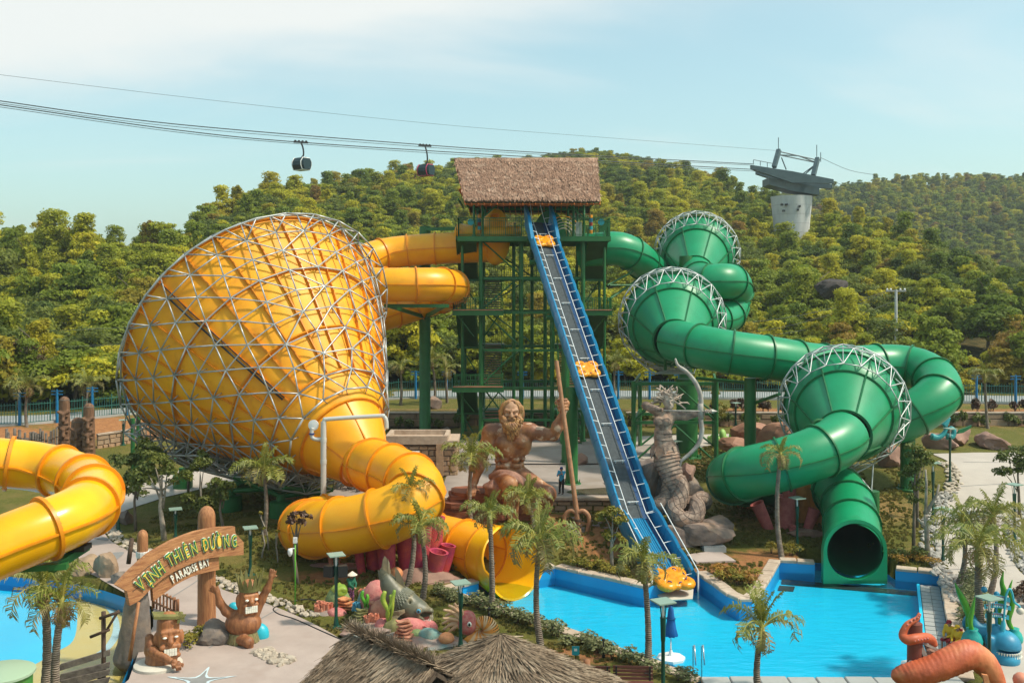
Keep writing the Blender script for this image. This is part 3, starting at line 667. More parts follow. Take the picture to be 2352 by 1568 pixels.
# painted leaf shapes on the entrance path and the starfish drawing
for q in ([(215,1302),(240,1276),(285,1270),(262,1290)],[(203,1233),(230,1232),(250,1242),(225,1240)],[(300,1308),(330,1300),(318,1316)]):
 drape('path_marking',smooth_poly(GT(q)+GT(q[:1]),4)[:-1],'paving_mark',0.075,0.5)
def starfish():
 c=gt(458,1566);P=[]
 for k in range(10):
  a=PI*k/5+0.35;r=1.45 if k%2==0 else 0.45;P.append((c.x+r*math.cos(a),c.y+r*math.sin(a)))
 drape('path_marking',smooth_poly(P+P[:1],4)[:-1],'wade_line',0.07,0.4)
 P2_=[(c.x+(x-c.x)*0.72,c.y+(y-c.y)*0.72)for x,y in P]
 drape('path_marking',smooth_poly(P2_+P2_[:1],4)[:-1],'paving_mark',0.078,0.3)
starfish()
for a_,b_ in (((2206,1118),(2345,1110)),((2160,1205),(2304,1232)),((2178,1310),(2330,1300)),((2212,1062),(2400,1064)),((460,1330),(352,1400)),((640,1400),(480,1490))):
 A_,B_=gt(*a_),gt(*b_);n_=Vector((-(B_-A_).y,(B_-A_).x,0)).normalized()*.035;drape('path_joint',[((A_+n_).x,(A_+n_).y),((A_-n_).x,(A_-n_).y),((B_-n_).x,(B_-n_).y),((B_+n_).x,(B_+n_).y)],'paving_mark',0.062,0.6)
drape('road',[(x,y+1.6)for x,y in zip(FENCE_X,FENCE_Y)]+[(x,y+8.0)for x,y in zip(FENCE_X[::-1],FENCE_Y[::-1])],'road',0.08,2.5)
# ------------------------------------------------------------------ pools
def ccw(P):return P if sum(P[i][0]*P[(i+1)%len(P)][1]-P[(i+1)%len(P)][0]*P[i][1]for i in range(len(P)))>0 else P[::-1]
def pool(name,poly,zf,ztop,wallm,floorm,watm,zw):
 poly=ccw(poly);n=len(poly);m=MB()
 for i in range(n):
  a,b=poly[i],poly[(i+1)%n];zt=0.02 if a in NOTCH and b in NOTCH else ztop;m.add([(a[0],a[1],zf),(b[0],b[1],zf),(b[0],b[1],zt),(a[0],a[1],zt)],[(0,1,2,3)])
 kind(m.build(name+'_wall',M[wallm]),'structure')
 kind(obj(name+'_floor',mesh(name+'_floor',[(p[0],p[1],zf)for p in poly],[tuple(range(n))]),M[floorm]),'structure')
 kind(obj(name+'_water',mesh(name+'_water',[(p[0],p[1],zw)for p in poly],[tuple(range(n))]),M[watm]),'structure')
pool('pool',POOL,-0.42,0.6,'pool_wall','pool_floor','water',0.0)
pool('wading_pool',WADE,-0.28,0.5,'wade_wall','wade_yellow','water_wade',0.02)
def wade_paint():
 def fl(px,mt,z,nm):
  P=ccw(smooth_poly(P2(px,z)+P2(px[:1],z),5)[:-1]);kind(obj(nm,mesh(nm,[(a,b,z)for a,b in P],[tuple(range(len(P)))]),M[mt]),'structure')
 fl([(-300,1330),(150,1352),(172,1372),(178,1410),(168,1470),(120,1500),(70,1530),(-80,1600),(-400,1640)],'pool_floor',-0.275,'wading_pool_floor_paint')
 fl([(240,1392),(262,1402),(274,1430),(272,1462),(250,1492),(218,1512),(208,1508),(238,1486),(256,1458),(260,1430),(252,1408)],'wade_line',-0.272,'wading_pool_line')
wade_paint()
def copings():
 root=kind(link(bpy.data.objects.new('pool_coping',None)),'structure');n=len(POOL);rr=random.Random(3)
 cen=Vector((sum(p[0]for p in POOL)/n,sum(p[1]for p in POOL)/n))
 # outward side: use signed distance
 for i in range(n):
  if i in (1,2,3,14,15,16):continue
  a,b=Vector(POOL[i]),Vector(POOL[(i+1)%n]);L=(b-a).length;d=(b-a).normalized();nr=Vector((d.y,-d.x))
  if poly_sdf(POOL,np.array([(a+b).x/2+nr.x*0.05]),np.array([(a+b).y/2+nr.y*0.05]))[0]<0:nr=-nr
  near=abs(a.y-39.2)<0.3 and abs(b.y-39.2)<0.3
  k=max(1,int(L/(1.1 if near else 0.78)))
  for j in range(k):
   p=a+d*(L*(j+0.5)/k);w=0.62 if not near else 0.8
   if 6.9<p.x<10.1 and 51<p.y<54.6:continue
   h=0.16+rr.uniform(-0.02,0.03);m=MB();ln=L/k*rr.uniform(0.93,0.99);e=0.035
   hx,hy=ln/2,w/2+rr.uniform(-0.02,0.03)
   pr=[(-hx,-hy,0),(hx,-hy,0),(hx,hy,0),(-hx,hy,0),(-hx,-hy,h-e),(hx,-hy,h-e),(hx,hy,h-e),(-hx,hy,h-e),(-hx+e,-hy+e,h),(hx-e,-hy+e,h),(hx-e,hy-e,h+rr.uniform(-.015,.015)),(-hx+e,hy-e,h)]
   m.add(pr,[(3,2,1,0),(0,1,5,4),(1,2,6,5),(2,3,7,6),(3,0,4,7),(4,5,9,8),(5,6,10,9),(6,7,11,10),(7,4,8,11),(8,9,10,11)])
   o=m.build('stone',M['coping']if not near else M['tile_grey'],root)
   q=p+nr*(w/2-0.06);o.location=(q.x,q.y,0.55);o.rotation_euler=(0,0,math.atan2(d.y,d.x)+rr.uniform(-0.02,0.02))
copings()
def pool_fittings():
 # overflow gutter with tiles along the right wall
 a,b=Vector(POOL[18]),Vector(POOL[19]);d=(b-a).normalized();nr=Vector((-d.y,d.x));nr=nr if nr.x<0 else-nr
 root=kind(link(bpy.data.objects.new('pool_gutter',None)),'structure')
 m=MB();c0=a+d*0.6;c1=b-d*0.5
 m.slab([(c0.x+nr.x*1.02,c0.y+nr.y*1.02,-0.5),(c1.x+nr.x*1.02,c1.y+nr.y*1.02,-0.5),(c1.x+nr.x*1.16,c1.y+nr.y*1.16,-0.5),(c0.x+nr.x*1.16,c0.y+nr.y*1.16,-0.5)],(0,0,1),0.62)
 m.build('gutter_kerb',M['pool_floor'],root)
 L=(c1-c0).length;k=int(L/0.62);t=MB().box((0,0,0),(0.56,0.46,0.06)).mesh('tile');t.materials.append(M['tile_grey'])
 MB().slab([(c0.x,c0.y,-0.9),(c1.x,c1.y,-0.9),(c1.x+nr.x,c1.y+nr.y,-0.9),(c0.x+nr.x,c0.y+nr.y,-0.9)],(0,0,1),0.93).build('gutter_bed',M['tile_dark'],root)
 for i in range(k):
  for j in (0.27,0.75):
   p=c0+d*(L*(i+0.5)/k)+nr*j;o=obj('tile',t,None,root);o.location=(p.x,p.y,0.05+0.004*((i*7+j*10)%3));o.rotation_euler=(0,0,math.atan2(d.y,d.x))
 # dark suction grilles on the floor
 for q in ([(1796,1330),(2108,1358),(2106,1368),(1794,1341)],[(1790,1345),(1826,1347),(1822,1358),(1786,1356)],[(1062,1372),(1222,1330),(1284,1340),(1280,1332),(1224,1344),(1080,1388)],[(1298,1338),(1330,1334),(1352,1341),(1322,1347)]):
  if len(q)==6:q=[(1130,1356),(1222,1332),(1280,1330),(1284,1340),(1222,1346),(1140,1372)]
  kind(MB().slab([gp(a_,b_,-0.41)for a_,b_ in q],(0,0,1),0.03).build('pool_floor_grille',M['tile_dark']),'structure')
pool_fittings()
# ------------------------------------------------------------------ trees on the hillside
def crown_clumps(kind_,seed):
 r=random.Random(seed);cl=[]
 if kind_=='round':
  for i in range(38):
   a=r.uniform(0,2*PI);h=r.uniform(0.0,1.0);q=math.sqrt(max(0.05,1-(h*2-0.75)**2*0.6))*r.uniform(0.55,1.0)
   s=r.uniform(0.3,1.05);e=r.uniform(.85,1.2);cl.append(((2.4*e*q*math.cos(a),2.2*e*q*math.sin(a),2.2+4.4*h*e),(s*1.5,s*1.45,s*0.95)))
 elif kind_=='tall':
  for i in range(30):
   a=r.uniform(0,2*PI);h=i/29;q=(1.9-1.3*abs(h-0.42)*1.5)*r.uniform(0.3,1.0)
   s=r.uniform(0.3,0.9);cl.append(((q*1.15*math.cos(a),q*math.sin(a),2.0+6.6*h),(s*1.3,s*1.3,s*1.05)))
 elif kind_=='spread':
  for i in range(28):
   a=r.uniform(0,2*PI);q=3.2*math.sqrt(r.random());s=r.uniform(0.5,1.0)
   cl.append(((q*math.cos(a),q*math.sin(a),4.9-0.16*q*q+r.uniform(-0.8,0.7)),(s*1.45,s*1.45,s*0.85)))
 elif kind_=='feather':
  for i in range(46):
   a=r.uniform(0,2*PI);h=r.random();q=(0.3+1.75*(1-h)**0.8)*r.uniform(0.3,1);s=r.uniform(0.28,0.55)
   cl.append(((q*math.cos(a),q*math.sin(a),1.6+6.4*h),(s,s,s*1.5)))
 else:   # bush
  for i in range(14):
   a=r.uniform(0,2*PI);q=1.6*math.sqrt(r.random());s=r.uniform(0.5,0.9)
   cl.append(((q*math.cos(a),q*math.sin(a),0.7+r.uniform(0,1.2)*(1-q/2.4)),(s,s,s*0.8)))
 return cl
KINDS=[('round',5600,0.20,'forest_leaf','round-crowned leafy tree in the hillside forest behind the fence'),
         ('tall',5200,0.185,'forest_leaf','tall narrow leafy tree in the hillside forest behind the fence'),
         ('spread',4600,0.20,'forest_leaf','broad flat-crowned tree in the hillside forest behind the fence'),
         ('feather',4200,0.17,'forest_leaf','slender feathery tree in the hillside forest behind the fence'),
         ('round',5600,0.20,'forest_dark','dark green dense tree in the hillside forest behind the fence'),
         ('bush',2400,0.18,'forest_leaf','low spreading bush at the foot of the hillside forest')]
def trunk_mesh(h,r0,seed,limbs=4):
 r=random.Random(seed);m=MB();p=[Vector((0,0,-0.4))];x=y=0.0
 for i in range(5):
  x +=r.uniform(-0.12,0.12)*h/6;y +=r.uniform(-0.12,0.12)*h/6;p.append(Vector((x,y,h*(i+1)/5)))
 m.tube(p,[r0*1.25,r0,r0*0.85,r0*0.7,r0*0.5,r0*0.25],7)
 for k in range(limbs):
  a=2*PI*k/limbs+r.uniform(-0.4,0.4);b=p[2+k%3];e=b+Vector((math.cos(a),math.sin(a),0.9))*(h*0.33)
  m.tube([b,b.lerp(e,0.5)+Vector((0,0,0.1)),e],[r0*0.5,r0*0.33,r0*0.12],5)
 return m.mesh('trunk',True)
PYL=at(1815,560,232)
def tree_label(i,u,y):
 col=next(w for a,w in ((110,'above the leftmost poles'),(280,'above the totem posts'),(480,'above the funnel left rim'),(700,'above the top of the funnel'),(860,'right of the funnel top'),(1040,'above the yellow inlet tubes'),(1380,'behind the tower'),(1560,'between tower and top bowl'),(1720,'beside the top bowl'),(1920,'below the pylon'),(2070,'left of the pole'),(2200,'right of the pole'),(9999,'at the far right edge'))if u<a)
 row='front-row ' if y<128 else ('second-row ' if y<142 else ('third-row ' if y<158 else 'upper-slope '))
 return row+('round-crowned tree','tall narrow tree','flat-crowned tree','feathery slender tree','dark dense tree','low bush')[i]+' in the forest '+col
def forest():
 g=np.random.default_rng(11);protos=[]
 for i,(kd,n,s,mt,lb)in enumerate(KINDS):
  cm=leaf_mesh('crown',[leaf_cloud(crown_clumps(kd,20+i),n,s,40+i)],mt)
  tm=trunk_mesh({'round':5.5,'tall':8,'spread':4.8,'feather':7.2,'bush':1.4}[kd],0.16 if kd!='bush' else 0.06,60+i);tm.materials.append(M['bark']);protos.append((cm,tm))
 # stratified scatter inside the view wedge
 pts=[]
 y=100.0
 while y<640:
  st=3.2 if y<170 else (3.9 if y<330 else 5.2);hw=0.56*y+8;x=-hw
  while x<hw:
   xx=x+g.uniform(-0.48,0.48)*st;yy=y+g.uniform(-0.48,0.48)*st;x +=st
   pts.append((xx,yy))
  y +=st
 P=np.array(pts);Z=TERR(P[:,0],P[:,1]);u=CX+FD*P[:,0]/P[:,1]
 dc=np.interp(u,CR1[:,0],CR1[:,2]);y_=P[:,1]
 keep=(y_>np.interp(P[:,0],FENCE_X,FENCE_Y)+10.5)&((y_<dc+10)|((y_>400)&(u>1380)))
 keep &= (np.hypot(P[:,0]-PYL.x,P[:,1]-PYL.y)>7)&~((np.abs(P[:,0]/y_-PYL.x/PYL.y)<.028)&(y_<PYL.y)&(y_>PYL.y-13))
 # bare dry slope at the right and the strip along the road
 dryz=(u>2020)&(y_<146);keep &= ~(dryz&(g.random(len(P))<0.62));keep &= ~((y_<np.interp(P[:,0],FENCE_X,FENCE_Y)+14)&(g.random(len(P))<0.3))
 keep &= ~((np.abs(u-2058)<45)&(y_<137.5))
 # hidden behind nearer terrain: drop what cannot be seen at all
 P,Z,u,y_=P[keep],Z[keep],u[keep],y_[keep]
 vis=np.ones(len(P),bool)
 for k in np.nonzero(y_>200)[0]:
  ts=np.linspace(0.5,0.97,12);zz=TERR(P[k,0]*ts,P[k,1]*ts,False)+1.0
  if np.any(zz>CAMZ+(Z[k]+9-CAMZ)*ts):vis[k]=False
 P,Z,u,y_=P[vis],Z[vis],u[vis],y_[vis]
 nz=fbm(np.stack([P[:,0]*0.03,P[:,1]*0.03,0*Z],-1),3,9)
 idx=np.zeros(len(P),int)
 for k in range(len(P)):
  q=g.random()+nz[k]*0.8
  idx[k]=4 if q<0.12 else (0 if q<0.48 else (1 if q<0.66 else (2 if q<0.82 else (3 if q<0.97 else 5))))
 idx[(u>2020)&(y_<146)]=np.where(g.random(((u>2020)&(y_<146)).sum())<0.6,5,0)
 scl=0.8*g.uniform(0.6,1.35,len(P))*(1+0.25*nz)*np.where(y_<150,1.12,1.0)*np.where(u<700,1.08,1.0)*np.where(y_>380,0.95,1.0);scl[idx==5]*= 1.2
 scl*= np.where((u>1250)&(u<1900)&(y_<135),0.78,1.0)
 rot=g.uniform(0,2*PI,len(P));size=scl/y_;order=np.argsort(-size);seen=np.abs(P[:,0])<0.53*y_
 indiv=[k for k in order if seen[k]and y_[k]<175][:285];used=set(indiv);first={};LB={}
 for k in sorted(indiv,key=lambda k:u[k]):LB.setdefault(tree_label(idx[k],u[k],y_[k]),[]).append(k)
 LBL={k:(l if len(v)==1 else nth(j+1)+' from left, '+l)for l,v in LB.items()for j,k in enumerate(v)}
 for k in indiv:
  i=idx[k];t=thing('forest_tree' if i!=5 else 'bush',LBL[k],'tree' if i!=5 else 'bush',(P[k,0],P[k,1],Z[k]-0.1),'trees of the hillside forest')
  del t['base'];t.rotation_euler=(0,0,rot[k]);t.scale=(scl[k]*g.uniform(0.95,1.25),scl[k]*1.1,scl[k]*g.uniform(0.75,1.1))
  c=obj('crown',protos[i][0],None,t);obj('trunk',protos[i][1],None,t);first.setdefault(i,c)
 rest=[k for k in range(len(P))if k not in used]
 q=np.array([k for k in rest if idx[k]!=5 and y_[k]<480 and abs(u[k]-2058)>60]);F2=P[q]+g.uniform(-2.2,2.2,(len(q),2));ok=F2[:,1]>np.interp(F2[:,0],FENCE_X,FENCE_Y)+11;F2=F2[ok];n0=len(P)
 P=np.concatenate([P,F2]);Z=np.concatenate([Z,TERR(F2[:,0],F2[:,1])+.3]);idx=np.concatenate([idx,np.full(len(F2),5)]);rot=np.concatenate([rot,g.uniform(0,6,len(F2))]);scl=np.concatenate([scl,g.uniform(.8,1.5,len(F2))]);rest=rest+list(range(n0,len(P)))
 me=bpy.data.meshes.new('forest_canopy');me.from_pydata([(P[k,0],P[k,1],Z[k]-0.2)for k in rest],[],[])
 for n,tp,dat in (('ti','INT',idx[rest]),('tr','FLOAT',rot[rest]),('ts','FLOAT',scl[rest])):
  me.attributes.new(n,tp,'POINT').data.foreach_set('value',dat.astype(np.int32 if tp=='INT' else np.float32))
 o=kind(obj('forest_canopy',me),'stuff');o['label']='dense mixed forest covering the hills behind the park';o['category']='forest'
 ng=bpy.data.node_groups.new('canopy','GeometryNodeTree');ng.interface.new_socket('Geometry',in_out='INPUT',socket_type='NodeSocketGeometry');ng.interface.new_socket('Geometry',in_out='OUTPUT',socket_type='NodeSocketGeometry')
 N=ng.nodes.new;L=ng.links.new;gi=N('NodeGroupInput');go=N('NodeGroupOutput');jn=N('GeometryNodeJoinGeometry')
 def at_(n,t):a=N('GeometryNodeInputNamedAttribute');a.data_type=t;a.inputs[0].default_value=n;return a.outputs[0]
 ai,ar,as_=at_('ti','INT'),at_('tr','FLOAT'),at_('ts','FLOAT');cx=N('ShaderNodeCombineXYZ');L(ar,cx.inputs[2]);cs=N('ShaderNodeCombineXYZ');mu=N('ShaderNodeMath');mu.operation='MULTIPLY';mu.inputs[1].default_value=1.2;L(as_,mu.inputs[0]);L(mu.outputs[0],cs.inputs[0]);L(mu.outputs[0],cs.inputs[1]);L(as_,cs.inputs[2])
 for i,c in first.items():
  oi=N('GeometryNodeObjectInfo');oi.transform_space='ORIGINAL';oi.inputs['Object'].default_value=c;oi.inputs['As Instance'].default_value=True
  cp=N('FunctionNodeCompare');cp.data_type='INT';cp.operation='EQUAL';L(ai,cp.inputs['A']);cp.inputs['B'].default_value=i
  ip=N('GeometryNodeInstanceOnPoints');L(gi.outputs[0],ip.inputs['Points']);L(cp.outputs[0],ip.inputs['Selection']);L(oi.outputs['Geometry'],ip.inputs['Instance'])
  L(cx.outputs[0],ip.inputs['Rotation']);L(cs.outputs[0],ip.inputs['Scale']);L(ip.outputs[0],jn.inputs[0])
 L(jn.outputs[0],go.inputs[0]);o.modifiers.new('canopy','NODES').node_group=ng
 return len(indiv),len(rest)
print('forest',forest())
# ------------------------------------------------------------------ slides
def path_frames(pts):
 n=len(pts);out=[]
 for i in range(n):
  t=(pts[min(i+1,n-1)]-pts[max(i-1,0)]).normalized();s=t.cross(Vector((0,0,1)))
  s=s.normalized()if s.length>1e-3 else Vector((1,0,0));out.append((t,s,s.cross(t).normalized()))
 return out
def tube_slide(ctrl,r,parent,m1,m2,sec=2.3,nseg=30,sub=4,fl=0.13,seam=True,rend=None):
 pts=resample(spline(ctrl,12),sec/sub);fr=path_frames(pts);n=len(pts)
 def rad(i):return r if rend is None else rend(i/(n-1))
 k=0
 while k<n-1:
  e=min(k+sub,n-1);v=[];f=[]
  if n-1-e<sub//2:e=n-1
  for i in range(k,e+1):
   t,s,u=fr[i]
   for j in range(nseg):a=2*PI*j/nseg;v.append(pts[i]+s*(rad(i)*math.cos(a))+u*(rad(i)*math.sin(a)))
  for i in range(e-k):
   for j in range(nseg):f.append((i*nseg+j,i*nseg+(j+1)%nseg,(i+1)*nseg+(j+1)%nseg,(i+1)*nseg+j))
  obj('tube_section',mesh('tube_section',v,f,True),M[m1],parent)
  if k>0:ring_flange(pts[k],fr[k][0],rad(k),fl,0.10,m2,parent)
  k=e
 if seam:
  for sg in (-1,1):
   v=[];f=[]
   for i in range(n):
    t,s,u=fr[i];q=pts[i]+s*(sg*(rad(i)-0.02))
    for a,b in ((0,-0.03),(0.09,-0.03),(0.09,0.03),(0,0.03)):v.append(q+s*(sg*a)+u*b)
   for i in range(n-1):
    for j in range(4):f.append((i*4+j,i*4+(j+1)%4,(i+1)*4+(j+1)%4,(i+1)*4+j))
   obj('seam_flange',mesh('seam_flange',v,f),M[m2],parent)
 return pts,fr
def ring_flange(c,axis,r,h,w,m2,parent,name='flange',n=30):
 x,y,d=frame(axis);m=MB();v=[];f=[];pr=((r-0.03,-w/2),(r+h,-w/2),(r+h,w/2),(r-0.03,w/2))
 for k in range(n):
  a=2*PI*k/n
  for q,z in pr:v.append(Vector(c)+d*z+x*(q*math.cos(a))+y*(q*math.sin(a)))
 for k in range(n):
  for j in range(4):f.append((k*4+j,((k+1)%n)*4+j,((k+1)%n)*4+(j+1)%4,k*4+(j+1)%4))
 me=mesh(name,v,f,True);me.set_sharp_from_angle(angle=R(40));return obj(name,me,M[m2],parent)
def pillar(x,y,ztop,r,parent,mt='steel_green',z0=None,name='column',bolts=True):
 z=tz(x,y)if z0 is None else z0
 m=MB().lathe([(r*1.55,-0.3),(r*1.55,0.06),(r*1.45,0.1),(r*1.02,0.1),(r,0.12),(r,(ztop-z)*0.5),(r*1.06,(ztop-z)*0.5+0.01),(r*1.06,(ztop-z)*0.5+0.12),(r,(ztop-z)*0.5+0.13),(r,ztop-z),(0.01,ztop-z)],(x,y,z),18)
 for k in range(8 if bolts else 0):
  a=2*PI*k/8;m.box((x+r*1.28*math.cos(a),y+r*1.28*math.sin(a),z+0.2),(r*0.12,r*0.34,0.22),a)
 return m.build(name,M[mt],parent,True,35)
# ---- the big yellow funnel slide
def funnel_slide():
 Pn,Pw=at(788,1004,62.5),at(592,772,69.8);d=(Pw-Pn);Lf=d.length;d.normalize();ax=frame(d)
 root=thing('funnel_slide','huge yellow funnel raft slide wrapped in a silver strut lattice, with yellow tubes','water slide',(Pn.x,Pn.y,tz(Pn.x,Pn.y)))
 prof=[(-0.22,1.62),(-0.12,2.25),(0.0,2.85),(0.10,3.6),(0.25,4.65),(0.42,5.8),(0.60,7.0),(0.80,8.2),(1.0,9.2)]
 rt=lambda t:float(np.interp(t,[p[0]for p in prof],[p[1]for p in prof]))
 def pt(t,a,off=0.0):return Pn+d*(t*Lf)+(ax[0]*math.cos(a)+ax[1]*math.sin(a))*(rt(t)+off)
 # shell panels between the ribs
 NP=26;lv=[-0.22,-0.12,0.0,0.14,0.36,0.68,1.0]
 for bi in range(2,len(lv)-1):
  cnt=NP if bi>2 else NP//2
  for k in range(cnt):
   a0,a1=2*PI*k/cnt,2*PI*(k+1)/cnt;v=[];f=[];nu,nv=3,4
   for i in range(nu+1):
    for j in range(nv+1):
     t=lerp(lv[bi],lv[bi+1],i/nu);bul=0.05*math.sin(PI*j/nv);v.append(pt(t,lerp(a0,a1,j/nv),bul))
   for i in range(nu):
    for j in range(nv):q=i*(nv+1)+j;f.append((q,q+1,q+nv+2,q+nv+1))
   obj('panel',mesh('panel',v,f,True),M['yellow_funnel'],root)
 nn=40;v=[];f=[];ts=np.linspace(-0.22,0.0,7)
 for t in ts:
  for k in range(nn):v.append(pt(t,2*PI*k/nn))
 for i in range(6):
  for k in range(nn):f.append((i*nn+k,i*nn+(k+1)%nn,(i+1)*nn+(k+1)%nn,(i+1)*nn+k))
 obj('outlet_cone',mesh('outlet_cone',v,f,True),M['yellow'],root)
 for k in range(6):
  a=2*PI*(k+0.25)/6;MB().bar(pt(-0.21,a,0.03),pt(0.0,a,0.03),0.07,0.12).build('seam_flange',M['yellow_flange'],root)
 for t in (-0.22,0.0,0.14,0.36,0.68,1.0):
  ring_flange(Pn+d*(t*Lf),d,rt(t),0.22 if t>0 else 0.16,0.12,'yellow_flange',root,n=72)
 for k in range(NP):
  a=2*PI*k/NP;m=MB();T=np.linspace(0.14,1.0,7)
  for i in range(6):m.bar(pt(T[i],a,0.08),pt(T[i+1],a,0.08),0.07,0.26,up=(pt(0.5,a)-Pn-d*(0.5*Lf)))
  m.build('rib',M['yellow_flange'],root)
 # lattice: rings of nodes zipped into triangles
 segs=[];rings=[];tl=[0.03,0.12,0.22,0.33,0.44,0.55,0.66,0.77,0.88,0.985];OFF=0.5
 for j,t in enumerate(tl):
  n=max(14,int(round(2*PI*(rt(t)+OFF)/2.05)));rings.append([(2*PI*(k+0.5*(j%2))/n,pt(t,2*PI*(k+0.5*(j%2))/n,OFF))for k in range(n)])
 def zipr(A,B,r):
  i=j=0;na,nb=len(A),len(B)
  ang=lambda S,q:S[q%len(S)][0]+2*PI*(q//len(S));s0=min(range(nb),key=lambda q:abs(((B[q][0]-A[0][0]+PI)%(2*PI))-PI));j=s0;base=B[s0][0]-A[0][0]
  base=(base+PI)%(2*PI)-PI-base
  while i<na or j<s0+nb:
   segs.append((A[i%na][1],B[j%nb][1],r))
   if (ang(A,i+1)<=ang(B,j+1)+base and i<na)or j>=s0+nb:i +=1
   else:j +=1
 for j,rg in enumerate(rings):
  n=len(rg);rr=0.07 if j in (0,len(rings)-1)else 0.05
  for k in range(n):segs.append((rg[k][1],rg[(k+1)%n][1],rr))
  if j:zipr(rings[j-1],rg,0.05)
 for j,rg in enumerate(rings):
  for k,(a,p)in enumerate(rg):segs.append((p,pt(tl[j],a+0.05,0.02),0.035))
 # outer rim truss and the deeper truss along the underside
 rim=[(a,pt(0.93,a+0.08,1.25))for a,p in rings[-1]]
 for k in range(len(rim)):
  segs.append((rim[k][1],rim[(k+1)%len(rim)][1],0.06));segs.append((rim[k][1],rings[-1][k][1],0.05));segs.append((rim[k][1],rings[-1][(k+1)%len(rim)][1],0.05))
  segs.append((rim[k][1],min(rings[-2],key=lambda q:(q[1]-rim[k][1]).length)[1],0.05))
 low=[]
 for j,rg in enumerate(rings):
  lo=[]
  for a,p in rg:
   c=Pn+d*(tl[j]*Lf);o=(p-c).normalized()
   if o.z<-0.5:
    q=p+o*1.15;q.z=max(q.z,tz(q.x,q.y)+0.5);lo.append(q);segs.append((p,q,0.045))
  for a,b in zip(lo,lo[1:]):
   if (a-b).length<4:segs.append((a,b,0.06))
  if low:
   for q in lo:
    for w in sorted(low[-1],key=lambda w:(w-q).length)[:2]:segs.append((q,w,0.055))
  for q in lo:
   for a,w in sorted(rg,key=lambda w:(w[1]-q).length)[1:3]:segs.append((q,w,0.04))
  low.append(lo)
 struts(segs,M['galv'],root,'strut',6,300)
 # legs on round footings
 allow=[q for lo in low for q in lo]
 feet=[(531,1172),(645,1186),(420,1120),(330,1090),(740,1178),(560,1118)]
 for i,(fx,fy)in enumerate(feet):
  g=gt(fx,fy);tp=g+Vector((0,0,1.3))
  MB().lathe([(0.72,-0.4),(0.72,0.95),(0.66,1.0),(0.3,1.02),(0.28,1.5),(0.01,1.5)],g,20).build('footing',M['steel_green'],root,True,35)
  for q in sorted(allow,key=lambda q:abs((q-tp).length-3.6)+0.3*i%2)[:3]:MB().cyl(tp,q,0.15,n=10).build('leg',M['steel_green'],root,True,50)
 for (a,b,D,top)in ((318,1030,74,940),(305,1010,76,960)):
  p=at(a,top,D);pillar(p.x,p.y,p.z,0.16,root,name='post')
 # black water feed pipe on the shell
 best=min((sum((Vector(((lambda q:(CX+FD*q.x/q.y,HY-FD*(q.z-CAMZ)/q.y,0))(pt(t,a,0.4))))-Vector(w)).length for t,w in ((0.85,(415,705,0)),(0.2,(690,985,0)))),a)for a in np.linspace(0,2*PI,180))[1]
 for off,da,t0 in ((0.36,0.0,0.9),(0.34,0.035,0.97)):
  MB().tube([pt(t,best+da,off)for t in np.linspace(0.16,t0,12)],0.065 if da==0 else 0.04,8).build('feed_pipe',M['black'],root,True)
 # outlet tube, coiling down to the pool
 q0=Pn-d*(0.22*Lf)
 ctrl=[q0]+[at(*c)for c in ((868,1072,57.7),(915,1090,56.0),(952,1112,54.2),(955,1142,52.6),(918,1172,52.0),(850,1196,52.2),(775,1210,53.0),(722,1214,54.6),(705,1210,56.8),(735,1198,58.6),(810,1200,58.9),(900,1215,58.3),(990,1238,57.0),(1060,1256,55.6),(1118,1273,54.2))]
 pts,fr=tube_slide(ctrl,1.5,root,'yellow','yellow_flange',2.35,32,4)
 exit_chute(pts[-1],fr[-1],1.5,root,'yellow_bright','yellow_flange')
 # inlet tubes from the tower
 ctrl=[at(*c)for c in ((1125,566,90),(1050,569,90.5),(960,574,90.5),(880,584,90),(825,605,87.5),(815,632,84.5),(850,652,83),(930,654,82.5),(1005,654,83.5),(1040,660,86.5),(1030,676,90),(960,700,92),(860,730,90),(760,760,84),(680,790,79))]
 tube_slide(ctrl,1.42,root,'yellow','yellow_flange',2.5,30,4)
 # carrying column with arms
 c=at(976,560,92);pillar(c.x,c.y,at(976,520,92).z,0.52,root)
 for zt,yy in ((at(0,700,88).z,83),(at(0,618,88).z,90.3)):
  for sx in (-2.2,2.4):MB().bar((c.x,c.y,zt-1.2),(c.x+sx,yy,zt),0.22,0.3).build('arm',M['steel_green'],root)
  MB().bar((c.x-2.6,yy,zt),(c.x+2.8,yy,zt),0.25,0.3).build('arm',M['steel_green'],root)
 MB().bar((c.x,c.y-0.3,at(0,527,92).z),at(1060,525,90),0.25,0.3).build('tie_beam',M['steel_green'],root)
 # under-tube drain pan
 return root
